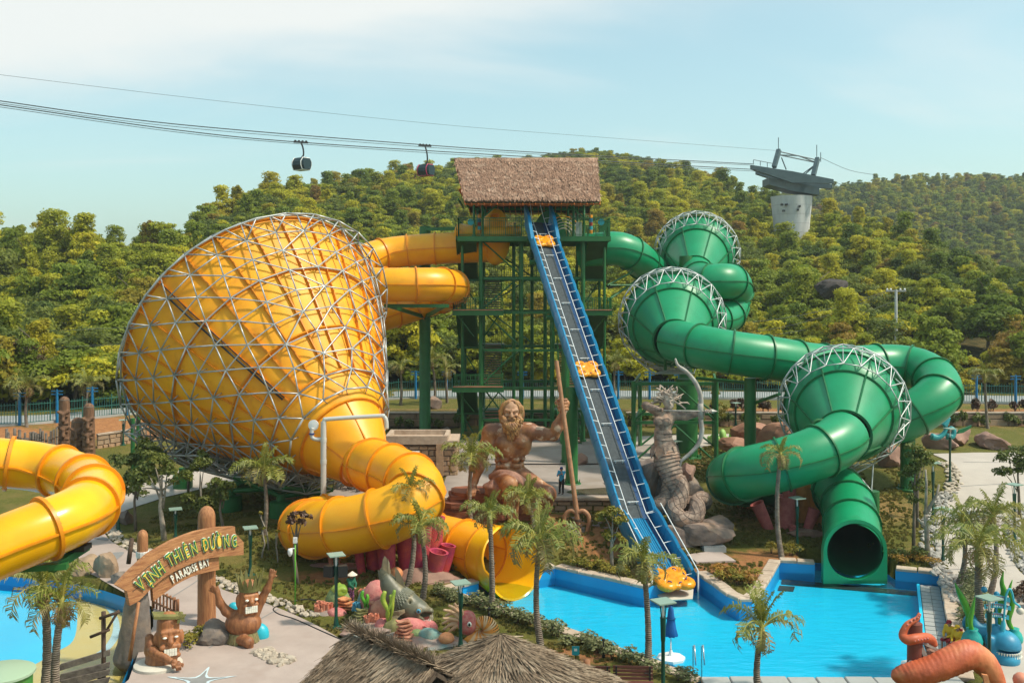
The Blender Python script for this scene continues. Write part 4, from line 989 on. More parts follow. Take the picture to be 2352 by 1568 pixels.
def exit_chute(p,fr,r,parent,m1,m2):
 t,s,u=fr;t=Vector((t.x,t.y,0)).normalized();s=t.cross(Vector((0,0,1))).normalized();u=Vector((0,0,1));v=[];f=[];N=36;S=12
 prof=[(0.0,PI),(1.15,PI*0.995),(1.3,2.7),(1.42,2.2),(1.6,1.85),(1.9,1.6),(2.4,1.5)]
 ss=np.linspace(0,2.4,25);rows=[]
 for lay in (0.0,0.11):
  for z in ss:
   th=float(np.interp(z,[q[0]for q in prof],[q[1]for q in prof]));rr=r+0.22*min(1,z/1.3)+lay;fl=float(np.interp(z,[0,1.0,2.5],[0,0.0,0.3]))
   c=p+t*z+Vector((0,0,-0.05*z))
   for j in range(N+1):
    a=lerp(-max(th,float(np.interp(z,[0,1.15,1.4,2.2,2.5],[PI,PI,2.85,2.5,2.35]))),th,j/N);x=math.sin(a)*(rr+fl*abs(math.sin(a)));zz=-math.cos(a)*rr;v.append(c+s*x+u*zz)
 n=len(ss);W=N+1
 for lay in (0,1):
  o=lay*n*W
  for i in range(n-1):
   for j in range(N):q=o+i*W+j;f.append((q,q+1,q+W+1,q+W))
 for i in range(n-1):
  for j in (0,N):q=i*W+j;f.append((q,q+W,q+W+n*W,q+n*W))
 for j in range(N):q=(n-1)*W+j;f.append((q,q+1,q+1+n*W,q+n*W))
 obj('exit_chute',mesh('exit_chute',v,f,True),M[m1],parent);ring_flange(p,t,r,0.16,0.12,m2,parent)
FUN=funnel_slide()
# ---- green slide with three bowls
def bowl(root,C,N,Rm,rt):
 """wide ring at C, narrowing to a tube at N, rounded back"""
 root=part('bowl',root);d=(N-C);L=d.length;d.normalize();x,y,_=frame(d)
 def pt(z,r,a):return C+d*z+(x*math.cos(a)+y*math.sin(a))*r
 Z1=1.75;prof=[(-2.9,rt),(-2.5,Rm*0.62),(-1.7,Rm*0.86),(-0.8,Rm*0.97),(0.0,Rm),(0.7,Rm*0.975),(1.3,Rm*0.90),(Z1,Rm*0.80),(L,rt)]
 nn=56
 def shell(a,b,nm,sectors):
  for s_ in range(sectors):
   k0,k1=nn*s_//sectors,nn*(s_+1)//sectors;v=[];f=[];zs=[p for p in prof if a-1e-6<=p[0]<=b+1e-6];W=k1-k0+1
   zz=np.linspace(a,b,8)
   for z in zz:
    r=float(np.interp(z,[p[0]for p in prof],[p[1]for p in prof]))
    for k in range(k0,k1+1):v.append(pt(z,r,2*PI*k/nn+0.2))
   for i in range(7):
    for k in range(W-1):q=i*W+k;f.append((q,q+1,q+W+1,q+W))
   obj(nm,mesh(nm,v,f,True),M['green'],root)
 shell(-2.9,0.0,'back_panel',7);shell(0.0,Z1,'band_panel',7);shell(Z1,L,'cone_panel',7)
 for z in (0.0,Z1,L):
  r=float(np.interp(z,[p[0]for p in prof],[p[1]for p in prof]));ring_flange(C+d*z,d,r,0.13,0.10,'green_flange',root,n=56)
 for k in range(7):
  a=2*PI*k/7+0.2;MB().bar(pt(Z1,Rm*0.82,a),pt(L,rt+0.02,a),0.08,0.12).build('seam_flange',M['green_flange'],root)
  MB().tube([pt(z,float(np.interp(z,[p[0]for p in prof],[p[1]for p in prof]))+0.02,a)for z in (-1.6,-0.8,0,0.7,1.3,Z1)],0.06,5).build('seam_flange',M['green_flange'],root)
 segs=[];n=20;A=[pt(1.62,Rm*0.88+0.22,2*PI*k/n)for k in range(n)];B=[pt(0.3,Rm+0.5,2*PI*(k+0.5)/n)for k in range(n)];Cc=[pt(-1.0,Rm+0.35,2*PI*k/n)for k in range(n)]
 Dd=[pt(-2.0,Rm*0.86+0.35,2*PI*(k+0.5)/n)for k in range(n)]
 for k in range(n):
  q=(k+1)%n
  segs +=[(Dd[k],Dd[q],0.04),(Cc[k],Dd[k],0.04),(Cc[q],Dd[k],0.04),(A[k],A[q],0.04),(B[k],B[q],0.045),(Cc[k],Cc[q],0.04),(A[k],B[k],0.04),(A[q],B[k],0.04),(Cc[k],B[k],0.04),(Cc[q],B[k],0.04),(A[k],Cc[k],0.03)]
 return segs,B
def green_slide():
 b=at(1958,1320,56);root=thing('bowl_slide','dark green raft slide with three ribbed bowls ringed by white trusses','water slide',(b.x,b.y,0))
 rt=1.55
 B1=(at(1600,583,97),at(1598,626,91.6));B2=(at(1543,735,79),at(1550,782,73.8));B3=(at(1936,935,66),at(1938,1000,60.9))
 segs=[];rings=[]
 for (C,N),Rm in ((B1,3.7),(B2,3.75),(B3,3.7)):
  s,r=bowl(root,C,N,Rm,rt);segs +=s;rings.append(r)
 for C,N in (B2,B3):   # truss stand under the bowl
  d=(N-C).normalized();g=Vector((C.x,C.y,tz(C.x,C.y)))
  lows=sorted(rings[1]if C is B2[0]else rings[2],key=lambda p:p.z)[:5];foot=[g+Vector((dx,dy,1.3))for dx,dy in ((-1.6,-0.8),(1.6,-0.8),(0,1.4))]
  if C is B2[0]:foot=[f+Vector((0,0,5.4))for f in foot]
  for p in lows:
   for q in foot:segs.append((p,q,0.05))
  for i in range(3):segs.append((foot[i],foot[(i+1)%3],0.05))
  if C is B3[0]:
   for q in foot:MB().lathe([(0.55,-0.3),(0.62,-0.3),(0.62,-0.18),(0.5,-0.16),(0.5,q.z-g.z),(0.01,q.z-g.z)],(q.x,q.y,g.z),18).build('footing',M['steel_green'],root,True,35)
 struts(segs,M['galv_white'],root,'strut',6,300)
 sl=lambda c:[at(*q)if isinstance(q,tuple)else q for q in c];run=lambda c,**k:tube_slide(sl(c),rt,root,'green','green_flange',2.5,32,4,**k)
 run([(1330,577,91.5),(1385,572,91),(1425,572,91),(1462,590,92),(1492,618,95),(1520,628,99),(1560,600,101.5),B1[0]+(B1[0]-B1[1]).normalized()*2.5])
 run([B1[1],(1604,640,89.6),(1622,648,87.3),(1655,646,86.6),(1684,650,88.3),(1688,680,90),(1672,722,89),(1625,735,86),B2[0]+(B2[0]-B2[1]).normalized()*2.6])
 run([B2[1],(1575,788,72.6),(1625,799,71.2),(1690,811,70.6),(1770,822,70.8),(1860,836,72),(1950,842,73.6),(2040,838,74.6),(2105,846,74),(2148,872,72),(2155,905,70),(2115,940,69.4),(2050,968,69.6),(1985,950,69.4),B3[0]+(B3[0]-B3[1]).normalized()*2.6])
 pts,fr=run([B3[1],(1915,1020,59.9),(1860,1046,59.2),(1790,1068,59.2),(1722,1084,59.8),(1686,1094,61.5),(1692,1102,63.8),(1745,1104,65.5),(1830,1106,65.5),(1905,1116,64),(1943,1150,61.0),(1956,1204,58.0),(1959,1262,55.0)])
 MB().tube(pts[-16:],rt-0.03,32,False).build('dimming_sleeve',M['green_dim'],root,True)  # added inner sleeve, coloured darker green to dim the inside of the mouth
 # mouth collar: arch plate with a round hole
 p=pts[-1];t=Vector((0,-1,0));s=Vector((1,0,0));v=[];f=[];n=40
 for dz in (0.0,0.4):
  c=p+t*dz
  for k in range(n):
   a=2*PI*k/n-PI/2;v.append(c+s*(rt*math.cos(a))+Vector((0,0,rt*math.sin(a))))
  for k in range(n):
   a=2*PI*k/n-PI/2;x,z=(rt+0.2)*math.cos(a),(rt+0.2)*math.sin(a)
   if z<0:
    m=max(abs(math.cos(a)),abs(math.sin(a)));x,z=(rt+0.2)*math.cos(a)/m,max(-(p.z+0.25),(rt+0.2)*math.sin(a)/m)
   v.append(c+s*x+Vector((0,0,z)))
 for k in range(n):
  q=(k+1)%n;f +=[(k,q,n+q,n+k),(2*n+k,3*n+k,3*n+q,2*n+q),(n+k,n+q,3*n+q,3*n+k),(k,2*n+k,2*n+q,q)]
 me=mesh('mouth_collar',v,f,True);me.set_sharp_from_angle(angle=R(35));obj('mouth_collar',me,M['green'],root)
 # columns
 for (dx,dy,D,r,y0)in ((1723,868,71.5,0.42,0),(1578,870,79,0.85,0),(2085,985,69.8,0.5,0),(1920,1108,66,0.4,0),(1575,588,91,0.6,1),(1805,1120,64.5,0.35,0)):
  q=at(dx,dy,D);pillar(q.x,q.y,q.z,r,root)
 # steel stand under the middle bowl
 cor=[at(1455,875,76),at(1645,875,76),at(1470,875,84),at(1640,875,84)];gz=2.6
 for q in cor:pillar(q.x,q.y,q.z,0.17,root,name='post',bolts=False)
 for a,b in ((0,1),(2,3),(0,2),(1,3)):
  A,Bq=cor[a],cor[b];h=A.z
  for z in (h-0.2,lerp(gz,h,0.5)):MB().bar((A.x,A.y,z),(Bq.x,Bq.y,z),0.16,0.22).build('beam',M['steel_green'],root)
  for z0,z1 in ((gz,lerp(gz,h,0.5)),(lerp(gz,h,0.5),h)):
   MB().cyl((A.x,A.y,z0+0.1),((A.x+Bq.x)/2,(A.y+Bq.y)/2,z1-0.2),0.08,n=8).build('brace',M['steel_green'],root);MB().cyl((Bq.x,Bq.y,z0+0.1),((A.x+Bq.x)/2,(A.y+Bq.y)/2,z1-0.2),0.08,n=8).build('brace',M['steel_green'],root)
 for a,b,r in ((at(1723,880,71.5),at(1600,868,76),0.13),(at(1395,690,90),at(1490,625,93),0.13),(at(1395,655,90),at(1480,610,92),0.1),(at(1400,655,90),at(1500,655,92),0.1),(at(1735,925,71.5),at(1790,905,66),0.12)):
  MB().cyl(a,b,r,n=8).build('arm',M['steel_green'],root)
 # spray pipes arching over the tube mouths
 for (x0,x1,yb,yt,D)in ((1868,1975,1010,965,60.7),(1528,1608,850,762,74.2)):
  a0,a1,b0,b1=at(x0,yb,D),at(x0,yt,D),at(x1,yt,D),at(x1,yb-12,D);k=0.25
  MB().tube([a0,a1-Vector((0,0,k)),a1+Vector((k*.3,0,-k*.3)),a1+Vector((k,0,0)),b0-Vector((k,0,0)),b0+Vector((-k*.3,0,-k*.3)),b0-Vector((0,0,k)),b1],0.12,10).build('spray_pipe',M['steel_green'],root,True)
  for w in (0.35,0.75):q=a1.lerp(b0,w);MB().cyl(q-Vector((0.08,0,0)),q+Vector((0.08,0,0)),0.18,n=10).build('valve',M['fence_blue'],root)
green_slide()
# ---- yellow body slide at the left edge
def left_slide():
 c=[at(*q)for q in ((-260,1052,31),(-120,1056,32),(0,1062,32.6),(90,1072,32.9),(160,1090,32.4),(208,1118,30.9),(212,1152,29),(170,1186,27.6),(100,1216,26.8),(20,1248,26.2),(-80,1290,25.6),(-220,1350,25))]
 g=at(95,1500,27);root=thing('tube_slide','glossy yellow body slide tube bending back at the left edge above the wading pool','water slide',(g.x,g.y,-0.28))
 pts,fr=tube_slide(c,0.80,root,'yellow_bright','yellow_flange',1.75,40,6,0.10)
 bolt=MB().ball((0,0,0),0.022,6,4).mesh('bolt',True);bolt.materials.append(M['raft_dark'])
 for i in range(6,len(pts)-1,6):
  t,s,u=fr[i]
  for k in range(40):
   a=2*PI*k/40
   if math.sin(a)<-0.3:continue
   for w in (-0.055,):o=obj('bolt',bolt,None,root);o.location=pts[i]+(s*math.cos(a)+u*math.sin(a))*0.86+t*w
 k=min(range(len(pts)),key=lambda i:abs(CX+FD*pts[i].x/pts[i].y-60)+(0 if pts[i].y<28 else 1e3));p=pts[k]
 MB().bar(p+Vector((-0.75,0.2,-0.9)),p+Vector((0.9,0.55,-0.9)),0.3,0.16).build('saddle',M['steel_green'],root)
 a=p+Vector((-3.2,0.3,-0.95));MB().bar(a,p+Vector((-0.5,0.25,-0.95)),0.24,0.2).build('saddle',M['steel_green'],root)
 MB().cyl((a.x,a.y,-0.28),a,0.16,n=14).build('column',M['steel_green'],root,True,50)
 k=min(range(len(pts)),key=lambda i:abs(CX+FD*pts[i].x/pts[i].y-165)+(0 if pts[i].y<28 else 1e3));q=pts[k]
 MB().bar(p+Vector((0.5,0.4,-0.95)),q+Vector((0.2,0.35,-0.9)),0.24,0.2).build('saddle',M['steel_green'],root);MB().box(q+Vector((0.05,0.0,-0.84)),(0.7,0.5,0.14)).build('pad',M['black'],root)
left_slide()
# ---- raft conveyor
def conveyor():
 A,K,B=at(1546,1338,52.7),at(1464,1192,57.5),at(1236,512,86.4)
 root=thing('raft_conveyor','steep blue-sided raft conveyor climbing from the pool to the tower','conveyor',(A.x,A.y,0))
 up=Vector((0,0,1));B2=B+Vector((-0.4,2.2,0.25))
 ln=[A,K,B,B2];fr=[]
 def fr_at(p,q):
  t=(q-p).normalized();s=t.cross(up).normalized();return t,s,s.cross(t)
 W=0.86
 # outer pads
 for i in range(2):
  p,q=ln[i],ln[i+1];t,s,u=fr_at(p,q);L=(q-p).length;n=int(L/1.55)
  for k in range(n):
   for sg in (-1,1):
    v=[];f=[];pr=[(W,-0.32),(W+0.02,0.25),(W+0.06,0.52),(W+0.18,0.58),(W+0.31,0.42),(W+0.38,0.2),(W+0.34,-0.22),(W+0.2,-0.5)]
    if i==0:pr=[(a,b*1.25+0.1)for a,b in pr]
    for j in range(4):
     w=j/3;z=(k+w*0.985)*L/n;bl=1+0.07*math.sin(PI*w)-(0.03 if j in (0,3)else 0)
     for a,b in pr:v.append(p+t*z+s*(sg*(W+(a-W)*bl))+u*(b*bl))
    m=len(pr)
    for j in range(3):
     for e in range(m):f.append((j*m+e,j*m+(e+1)%m,(j+1)*m+(e+1)%m,(j+1)*m+e))
    f.append(tuple(range(m)));f.append(tuple(range(3*m,4*m)))
    me=mesh('side_pad',v,f,True);me.set_sharp_from_angle(angle=R(50));obj('side_pad',me,M['blue'],root)
 # belt bed
 for i in range(2):
  p,q=ln[i],ln[i+1];t,s,u=fr_at(p,q);e=0.0 if i==0 else 0.02
  MB().slab([p-s*W,p+s*W,q+s*W,q-s*W],-u,0.25).build('bed',M['blue_dark'],root)
  if i==1:
   MB().slab([p-s*0.84+u*.01,p+s*0.34+u*.01,q+s*0.34+u*.01,q-s*0.84+u*.01],u,0.05).build('belt',M['belt'],root)
  else:
   for k in range(9):
    x=-0.78+k*0.135;MB().slab([p+s*x+u*.01,p+s*(x+0.105)+u*.01,q+s*(x+0.105)+u*.01,q+s*x+u*.01],u,0.07).build('slat',M['blue'],root)
 # white guard rails with rungs
 segs=[]
 for i in range(2):
  p,q=ln[i],ln[i+1];t,s,u=fr_at(p,q);L=(q-p).length;n=int(L/1.15)
  for x in (-0.58,0.46):segs.append((p+s*x+u*0.42,q+s*x+u*0.42,0.03))
  for k in range(n+1):
   c=p+t*(L*k/n);segs.append((c-s*0.58+u*0.42,c-s*(W+0.1)+u*0.54,0.026));segs.append((c+s*0.46+u*0.42,c+s*(W+0.1)+u*0.54,0.026))
   if k%3==1 and i==1:
    for x in (-0.22,0.22):segs.append((c+s*x+u*0.08,c+s*x+u*0.24,0.05))
    segs.append((c-s*0.35+u*0.24,c+s*0.35+u*0.24,0.03))
 for sx in (-0.58,0.46):
  t,s,u=fr_at(K,B);segs.append((B+s*sx+u*0.42,B+s*sx*0.8+Vector((-0.25,0.3,1.9)),0.03))
 t,s,u=fr_at(A,K)
 for sg in (-1,1):segs.append((A+s*(sg*1.3)+u*0.7,A+s*(sg*1.35)-Vector((0,0.5,0.75)),0.05));segs.append((A+s*(sg*1.3)+u*0.7,K+s*(sg*1.25)+u*1.05,0.035))
 struts(segs,M['rail_white'],root,'guard_rail',6,300)
 # blue fins at the top
 t,s,u=fr_at(K,B)
 for sg in (-1,1):
  P=[B+s*(sg*(W+0.1))-t*3.6+u*0.5,B+s*(sg*(W+0.1))+u*0.3,B+s*(sg*(W+0.1))+Vector((0,0.6,1.55)),B+s*(sg*(W+0.1))-t*1.0+u*1.25]
  MB().slab(P,s*sg,0.28).build('side_fin',M['blue'],root)
 # carrying steel below
 for sg in (-1,1):
  a,b=K+s*(sg*0.8)-u*0.55+t*1.5,B+s*(sg*0.8)-u*0.55;MB().bar(a,b,0.2,0.4,up=u).build('girder',M['steel_green'],root)
 for w in (0.36,0.62,0.85):
  c=K.lerp(B,w)-u*0.8;MB().bar(c-s*1.5,c+s*1.2,0.25,0.3,up=u).build('cross_beam',M['steel_green'],root)
 c=K.lerp(B,0.36)-u*0.8-s*1.1;pillar(at(1305,900,68).x+0.25,c.y,c.z+0.4,0.42,root)
 c=K.lerp(B,0.62)-u*0.9;pillar(c.x,c.y,c.z,0.3,root)
 p=K+t*1.0-u*0.6;pillar(p.x,p.y,p.z,0.25,root)
 # landing plate at the water
 MB().slab([A-s*1.1+Vector((0,-0.15,-0.38)),A+s*1.1+Vector((0,-0.15,-0.38)),A+s*0.8+Vector((0,-1.5,-0.46)),A-s*0.8+Vector((0,-1.5,-0.46))],(0,0,1),0.06).build('landing_plate',M['off_white'],root)
 return A,K,B
CA,CK,CB=conveyor()
def raft_proto():
 S=SDF(0.045,0.10)
 for sx in (-1,1):
  for sy in (-1,1):
   c=Vector((0.62*sx,0.62*sy,0.24));n=14
   P=[c+Vector((0.38*math.cos(2*PI*k/n),0.38*math.sin(2*PI*k/n),0))for k in range(n+1)];S.chain(P,[0.235]*(n+1),0.06);S.cap(c-Vector((0.1,0,0.12)),c+Vector((0.1,0,-0.12)),0.22,k=0.1)
 S.ell((0,0,0.22),(0.72,0.72,0.2));S.cap((-.9,0,.2),(.9,0,.2),0.2);S.cap((0,-.9,.2),(0,.9,.2),0.2)
 root=thing('raft','','raft');S.build('inflatable_body',M['raft'],root)
 for k in range(3):
  r=0.14+0.13*k;n=24;MB().tube([(r*math.cos(2*PI*j/n),r*math.sin(2*PI*j/n),0.425-0.012*k)for j in range(n+1)],0.018,5,False).build('grip_ring',M['raft_dark'],root,True)
 for k in range(8):
  a=PI/4*k+0.2;c=Vector((0.88*math.cos(a),0.88*math.sin(a),0.47 if k%2 else 0.42));e=Vector((-math.sin(a),math.cos(a),0))*0.13
  MB().tube([c-e-Vector((0,0,.04)),c-e*0.5+Vector((0,0,.05)),c+e*0.5+Vector((0,0,.05)),c+e-Vector((0,0,.04))],0.035,6).build('handle',M['navy'],root,True)
 return root
def rafts():
 pr=raft_proto();pr['group']='rafts on the conveyor';pr['label']='orange four-seat raft floating at the foot of the blue conveyor'
 t=(CK-CA).normalized();pr.location=CA+t*0.2+Vector((-0.12,-0.55,0.05));pr.rotation_euler=(R(12),0,0.3);pr.scale=(0.86,0.86,0.86)
 t=(CB-CK).normalized();s=t.cross(Vector((0,0,1))).normalized();u=s.cross(t);q=Matrix((s,t,u)).transposed().to_euler()
 for yy,lb in ((855,'orange four-seat raft halfway up the blue conveyor'),(560,'orange four-seat raft near the top of the blue conveyor below the thatched roof')):
  w=min(np.linspace(0,1,400),key=lambda w:abs((lambda p:HY-FD*(p.z-CAMZ)/p.y)(CK.lerp(CB,w))-yy));c=copy_tree(pr,CK.lerp(CB,w)+u*0.1-s*0.08,None,0.68,lb);c.rotation_euler=q
rafts()
# ------------------------------------------------------------------ slide tower
def thatch(name,path,down,length,nrow,per_m,bl,bw,mt,parent,seed,lift=0.05,closed=False,rag=0.25,taper=None):
 """courses of straw blades: path = polyline of the top edge, down(i_frac, point) = unit downslope, from top to bottom"""
 g=np.random.default_rng(seed)
 for r in range(nrow):
  w=(r+0.2)/nrow;P=[]
  for i,p in enumerate(path):P.append(p+down(i/max(1,len(path)-1))*(length*w if taper is None else length*w))
  L=sum((b-a).length for a,b in zip(P,P[1:]));n=max(6,int(L*per_m));seg=np.cumsum([0]+[(b-a).length for a,b in zip(P,P[1:])]);V=[];F=[]
  s=g.uniform(0,L,n);k=np.clip(np.searchsorted(seg,s)-1,0,len(P)-2)
  for q in range(n):
   a,b=P[k[q]],P[k[q]+1];c=a.lerp(b,(s[q]-seg[k[q]])/max(1e-6,seg[k[q]+1]-seg[k[q]]));d=down((k[q]+(s[q]-seg[k[q]])/max(1e-6,seg[k[q]+1]-seg[k[q]]))/max(1,len(path)-1))
   t=(b-a).normalized();nr=t.cross(d).normalized();nr=nr if nr.z>0 else-nr
   dd=(d+t*g.normal(0,0.22)+nr*g.uniform(0.0,0.16)).normalized();l=bl*g.uniform(0.7,1.25);wd=bw*g.uniform(0.6,1.3);c=c+nr*(lift+g.uniform(0,0.05))-d*(g.uniform(0,length/nrow)if r else 0.05)
   e=c+dd*l;z=len(V);tt=(t+nr*g.normal(0,0.5)).normalized()*wd
   V +=[c-tt,c+tt,e+tt*0.45,e-tt*0.45];F.append((z,z+1,z+2,z+3))
  obj('thatch_course',mesh('thatch_course',V,F),M[mt],parent)
def railing(parent,pts,h=1.1,sp=0.16,mt='steel_green',rr=0.03):
 for a,b in zip(pts,pts[1:]):
  a,b=Vector(a),Vector(b);L=(b-a).length;m=MB();n=max(2,int(L/sp));u=Vector((0,0,1))
  for z,w in ((h,0.06),(0.12,0.05),(h*0.86,0.04)):m.bar(a+u*z,b+u*z,w)
  for k in range(n+1):
   p=a.lerp(b,k/n);thick=k%max(1,int(1.5/sp))==0
   m.bar(p+u*0.0,p+u*h,0.07 if thick else 0.026)
  m.build('railing',M[mt],parent)
def stair(parent,x0,x1,ya,za,yb,zb,soffit=False):
 """flight from (ya, za) up to (yb, zb)"""
 n=max(6,int((zb-za)/0.19));u=Vector((0,0,1));parent=part('stair_flight',parent)
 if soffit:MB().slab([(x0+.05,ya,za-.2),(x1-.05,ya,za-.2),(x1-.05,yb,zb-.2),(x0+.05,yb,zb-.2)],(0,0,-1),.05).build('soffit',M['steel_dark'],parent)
 for x in (x0,x1):
  MB().bar((x,ya,za-0.1),(x,yb,zb-0.1),0.08,0.32,up=u).build('stringer',M['steel_green'],parent)
  m=MB();m.bar((x,ya,za+1.0),(x,yb,zb+1.0),0.06);m.bar((x,ya,za+0.55),(x,yb,zb+0.55),0.04)
  for k in range(7):w=k/6;m.bar((x,lerp(ya,yb,w),lerp(za,zb,w)),(x,lerp(ya,yb,w),lerp(za,zb,w)+1.0),0.045)
  m.build('handrail',M['steel_green'],parent)
 t=MB().box((0,0,0),(x1-x0-0.1,0.30,0.05)).mesh('tread');t.materials.append(M['tread'])
 rz=MB().box((0,0,0),(x1-x0-0.1,0.03,0.10)).mesh('riser');rz.materials.append(M['steel_green'])
 for k in range(n):
  w=(k+0.5)/n;o=obj('tread',t,None,parent);o.location=((x0+x1)/2,lerp(ya,yb,w),lerp(za,zb,w));o=obj('riser',rz,None,parent);o.location=((x0+x1)/2,lerp(ya,yb,w)-0.12*(1 if yb>ya else-1),lerp(za,zb,w)-0.06)
def tower():
 g0=2.7;ZD=20.5;YF,YB=86.0,97.0;XL,XR=-4.66,8.46
 root=thing('slide_tower','green steel slide tower with zigzag stairs and a thatched gable roof','tower',(1.9,90,g0))
 B=lambda nm,a,b,w,h=None,mt='steel_green':MB().bar(a,b,w,h).build(nm,M[mt],root)
 # decks
 def deck(x0,x1,y0,y1,z,edge=True):
  MB().box(((x0+x1)/2,(y0+y1)/2,z-0.06),(x1-x0,y1-y0,0.1)).build('deck_plate',M['steel_dark'],root)
  for a,b in (((x0,y0),(x1,y0)),((x0,y1),(x1,y1)),((x0,y0),(x0,y1)),((x1,y0),(x1,y1))):B('edge_beam',(a[0],a[1],z-0.24),(b[0],b[1],z-0.24),0.16,0.42)
  if edge:MB().box(((x0+x1)/2,y0-0.01,z+0.02),(x1-x0,0.22,0.07)).build('nosing',M['deck_edge'],root)
 deck(XL,1.35,YF,YB,ZD,False);deck(4.2,XR,YF,YB,ZD,False);deck(1.37,4.18,YF+3.4,YB,ZD,False)
 for y in np.linspace(YF+1.5,YB-1.5,5):B('joist',(XL,y,ZD-0.35),(XR,y,ZD-0.35),0.14,0.3)
 railing(root,[(XL,YB,ZD),(XL,YF+0.1,ZD),(1.0,YF+0.1,ZD)],1.55,0.17);railing(root,[(4.5,YF+0.1,ZD),(XR,YF+0.1,ZD),(XR,YB,ZD),(XL,YB,ZD)],1.55,0.17)
 # columns and bracing
 cols=[(1104,87,.17),(1339,87,.19),(1197,88,.2),(1268,88,.2),(1180,91,.16),(1222,95,.16),(1252,93,.17)]
 P=[]
 for dx,D,r in cols:q=at(dx,600,D);P.append(q);pillar(q.x,q.y,ZD-0.4,r,root,z0=2.7,bolts=False)
 for x,y in ((-2.7,95.5),(6.25,95.5),(-4.4,93.5),(8.2,93.5),(-4.4,88.2),(8.2,88.4)):pillar(x,y,ZD-0.4,0.13,root,z0=2.7,bolts=False);P.append(Vector((x,y,0)))
 for z in (17.1,14.1,10.8,7.5,4.7):
  B('girt',(-4.4,93.6,z-0.25),(8.2,93.6,z-0.25),0.14,0.26);B('girt',(-2.7,87.3,z-0.25),(6.2,87.3,z-0.25),0.12,0.22)
  for x in (-2.7,6.25):B('girt',(x,87,z-0.3),(x,95.5,z-0.3),0.12,0.2)
 zs=[2.8,7.5,10.8,14.1,17.1,20.2]
 for i in range(5):
  for (xa,ya),(xb,yb)in (((-2.7,95.5),(1.9,95)),((-2.7,87.4),(0.8,88))):
   p,q=((xa,ya,zs[i]),(xb,yb,zs[i+1]))if i%2 else ((xb,yb,zs[i]),(xa,ya,zs[i+1]));MB().cyl(p,q,0.07,n=8).build('brace',M['steel_green'],root)
 # zigzag stairs, left and right
 lev=[20.5,17.1,14.1,10.8,7.5,4.7]
 for sd,(o0,o1,e0,e1)in enumerate(((-4.9,-3.2,-2.55,-0.95),(6.7,8.4,4.2,5.9))):
  for i in range(5):
   zt,zb=lev[i],lev[i+1]
   if i%2==0:stair(root,o0,o1,92.6,zb,87.3,zt,True)
   else:stair(root,e0,e1,87.6,zb,92.6,zt)
  stair(root,e0,e1,84.9,2.75,92.4,4.7)if sd==0 else stair(root,e0,e1,84.9,2.75,92.4,4.7)
  a,b=(min(o0,e0)-0.15,max(o1,e1)+0.15)
  for i in (1,3,5):
   z=lev[i];deck(a,b,92.7,94.4,z,False);railing(root,[(a,94.3,z),(b,94.3,z)],1.05,0.18)
  for i in (2,4):
   z=lev[i];deck(a,b,85.7,87.4,z,True);railing(root,[(a,87.3,z),(a,85.8,z),(b,85.8,z),(b,87.3,z)],1.05,0.18)
  for i in (1,2,3,4,5):
   y=86.2 if i%2==0 else 93.9
   for x in (a+0.3,b-0.3):MB().cyl((x,y,lev[i]-0.4),(lerp(x,(a+b)/2,0.75),y+(1.8 if i%2==0 else-1.8),lev[i]-2.4),0.06,n=6).build('brace',M['steel_green'],root)
 deck(-0.7,3.4,93.0,94.4,17.1,False);railing(root,[(-0.7,93.1,17.1),(3.4,93.1,17.1)],1.05,0.18)
 # roof
 E,Rg,ZE,ZR=84.0,89.8,23.2,27.45;el,er,rl,rr=-3.95,7.42,-5.12,7.66
 front=[Vector((rl,Rg,ZR)),Vector((rr,Rg,ZR)),Vector((er,E,ZE)),Vector((el,E,ZE))];back=[Vector((rl,Rg,ZR)),Vector((rr,Rg,ZR)),Vector((er,95.8,ZE)),Vector((el,95.8,ZE))]
 roof=None
 for nm,q in (('roof_slope',front),('roof_slope',back)):
  nr=(q[1]-q[0]).cross(q[3]-q[0]);nr=nr if nr.z>0 else-nr
  o=MB().slab(q,nr,0.16).build(nm,M['thatch_base'],root)
  n=15;L=(q[3]-q[0]).length
  dn=lambda f_,q=q:((q[3].lerp(q[2],f_))-(q[0].lerp(q[1],f_))).normalized()
  thatch('t',[q[0].lerp(q[1],k/8)+Vector((0,0,0.12))for k in range(9)],dn,L,n if q is front else 6,62 if q is front else 16,0.62,0.055,'thatch',o,5,0.08)
 MB().tube([(rl-0.1,Rg,ZR+0.12),(rr+0.1,Rg,ZR+0.12)],0.16,8).build('ridge_roll',M['thatch'],root,True)
 for k in range(22):
  f_=k/21
  for q in (front,back):
   a,b=q[0].lerp(q[1],f_),q[3].lerp(q[2],f_);d=(b-a).normalized();MB().bar(a-Vector((0,0,0.12)),b+d*0.12-Vector((0,0,0.12)),0.08,0.14).build('rafter',M['rafter'],root)
 for q in (front,back):
  for w in (0.3,0.55,0.8,0.97):B('purlin',q[0].lerp(q[3],w)-Vector((0,0,0.24)),q[1].lerp(q[2],w)-Vector((0,0,0.24)),0.1,0.1,'rafter')
 for x in (-4.1,-4.6,7.3):
  B('gable_tie',(x,87.0,24.6),(x,92.6,24.6),0.12,0.16,'rafter');B('gable_post',(x,Rg,24.6),(x,Rg,27.1),0.1,0.1,'rafter');B('gable_tie',(x,85.4,23.6),(x,94.2,23.6),0.12,0.16,'steel_green')
 for x in (-3.3,-2.55,5.35,6.25):
  for y in (86.6,95.2):pillar(x,y,23.7,0.11,root,z0=ZD,name='roof_post',bolts=False)
 for x,s in ((-2.55,1),(6.25,-1)):MB().bar((x,86.6,22.1),(x+1.6*s,86.6,23.5),0.12).build('knee_brace',M['steel_green'],root)
 for y in (86.6,95.2):B('eave_beam',(-3.6,y,23.55),(6.9,y,23.55),0.2,0.26)
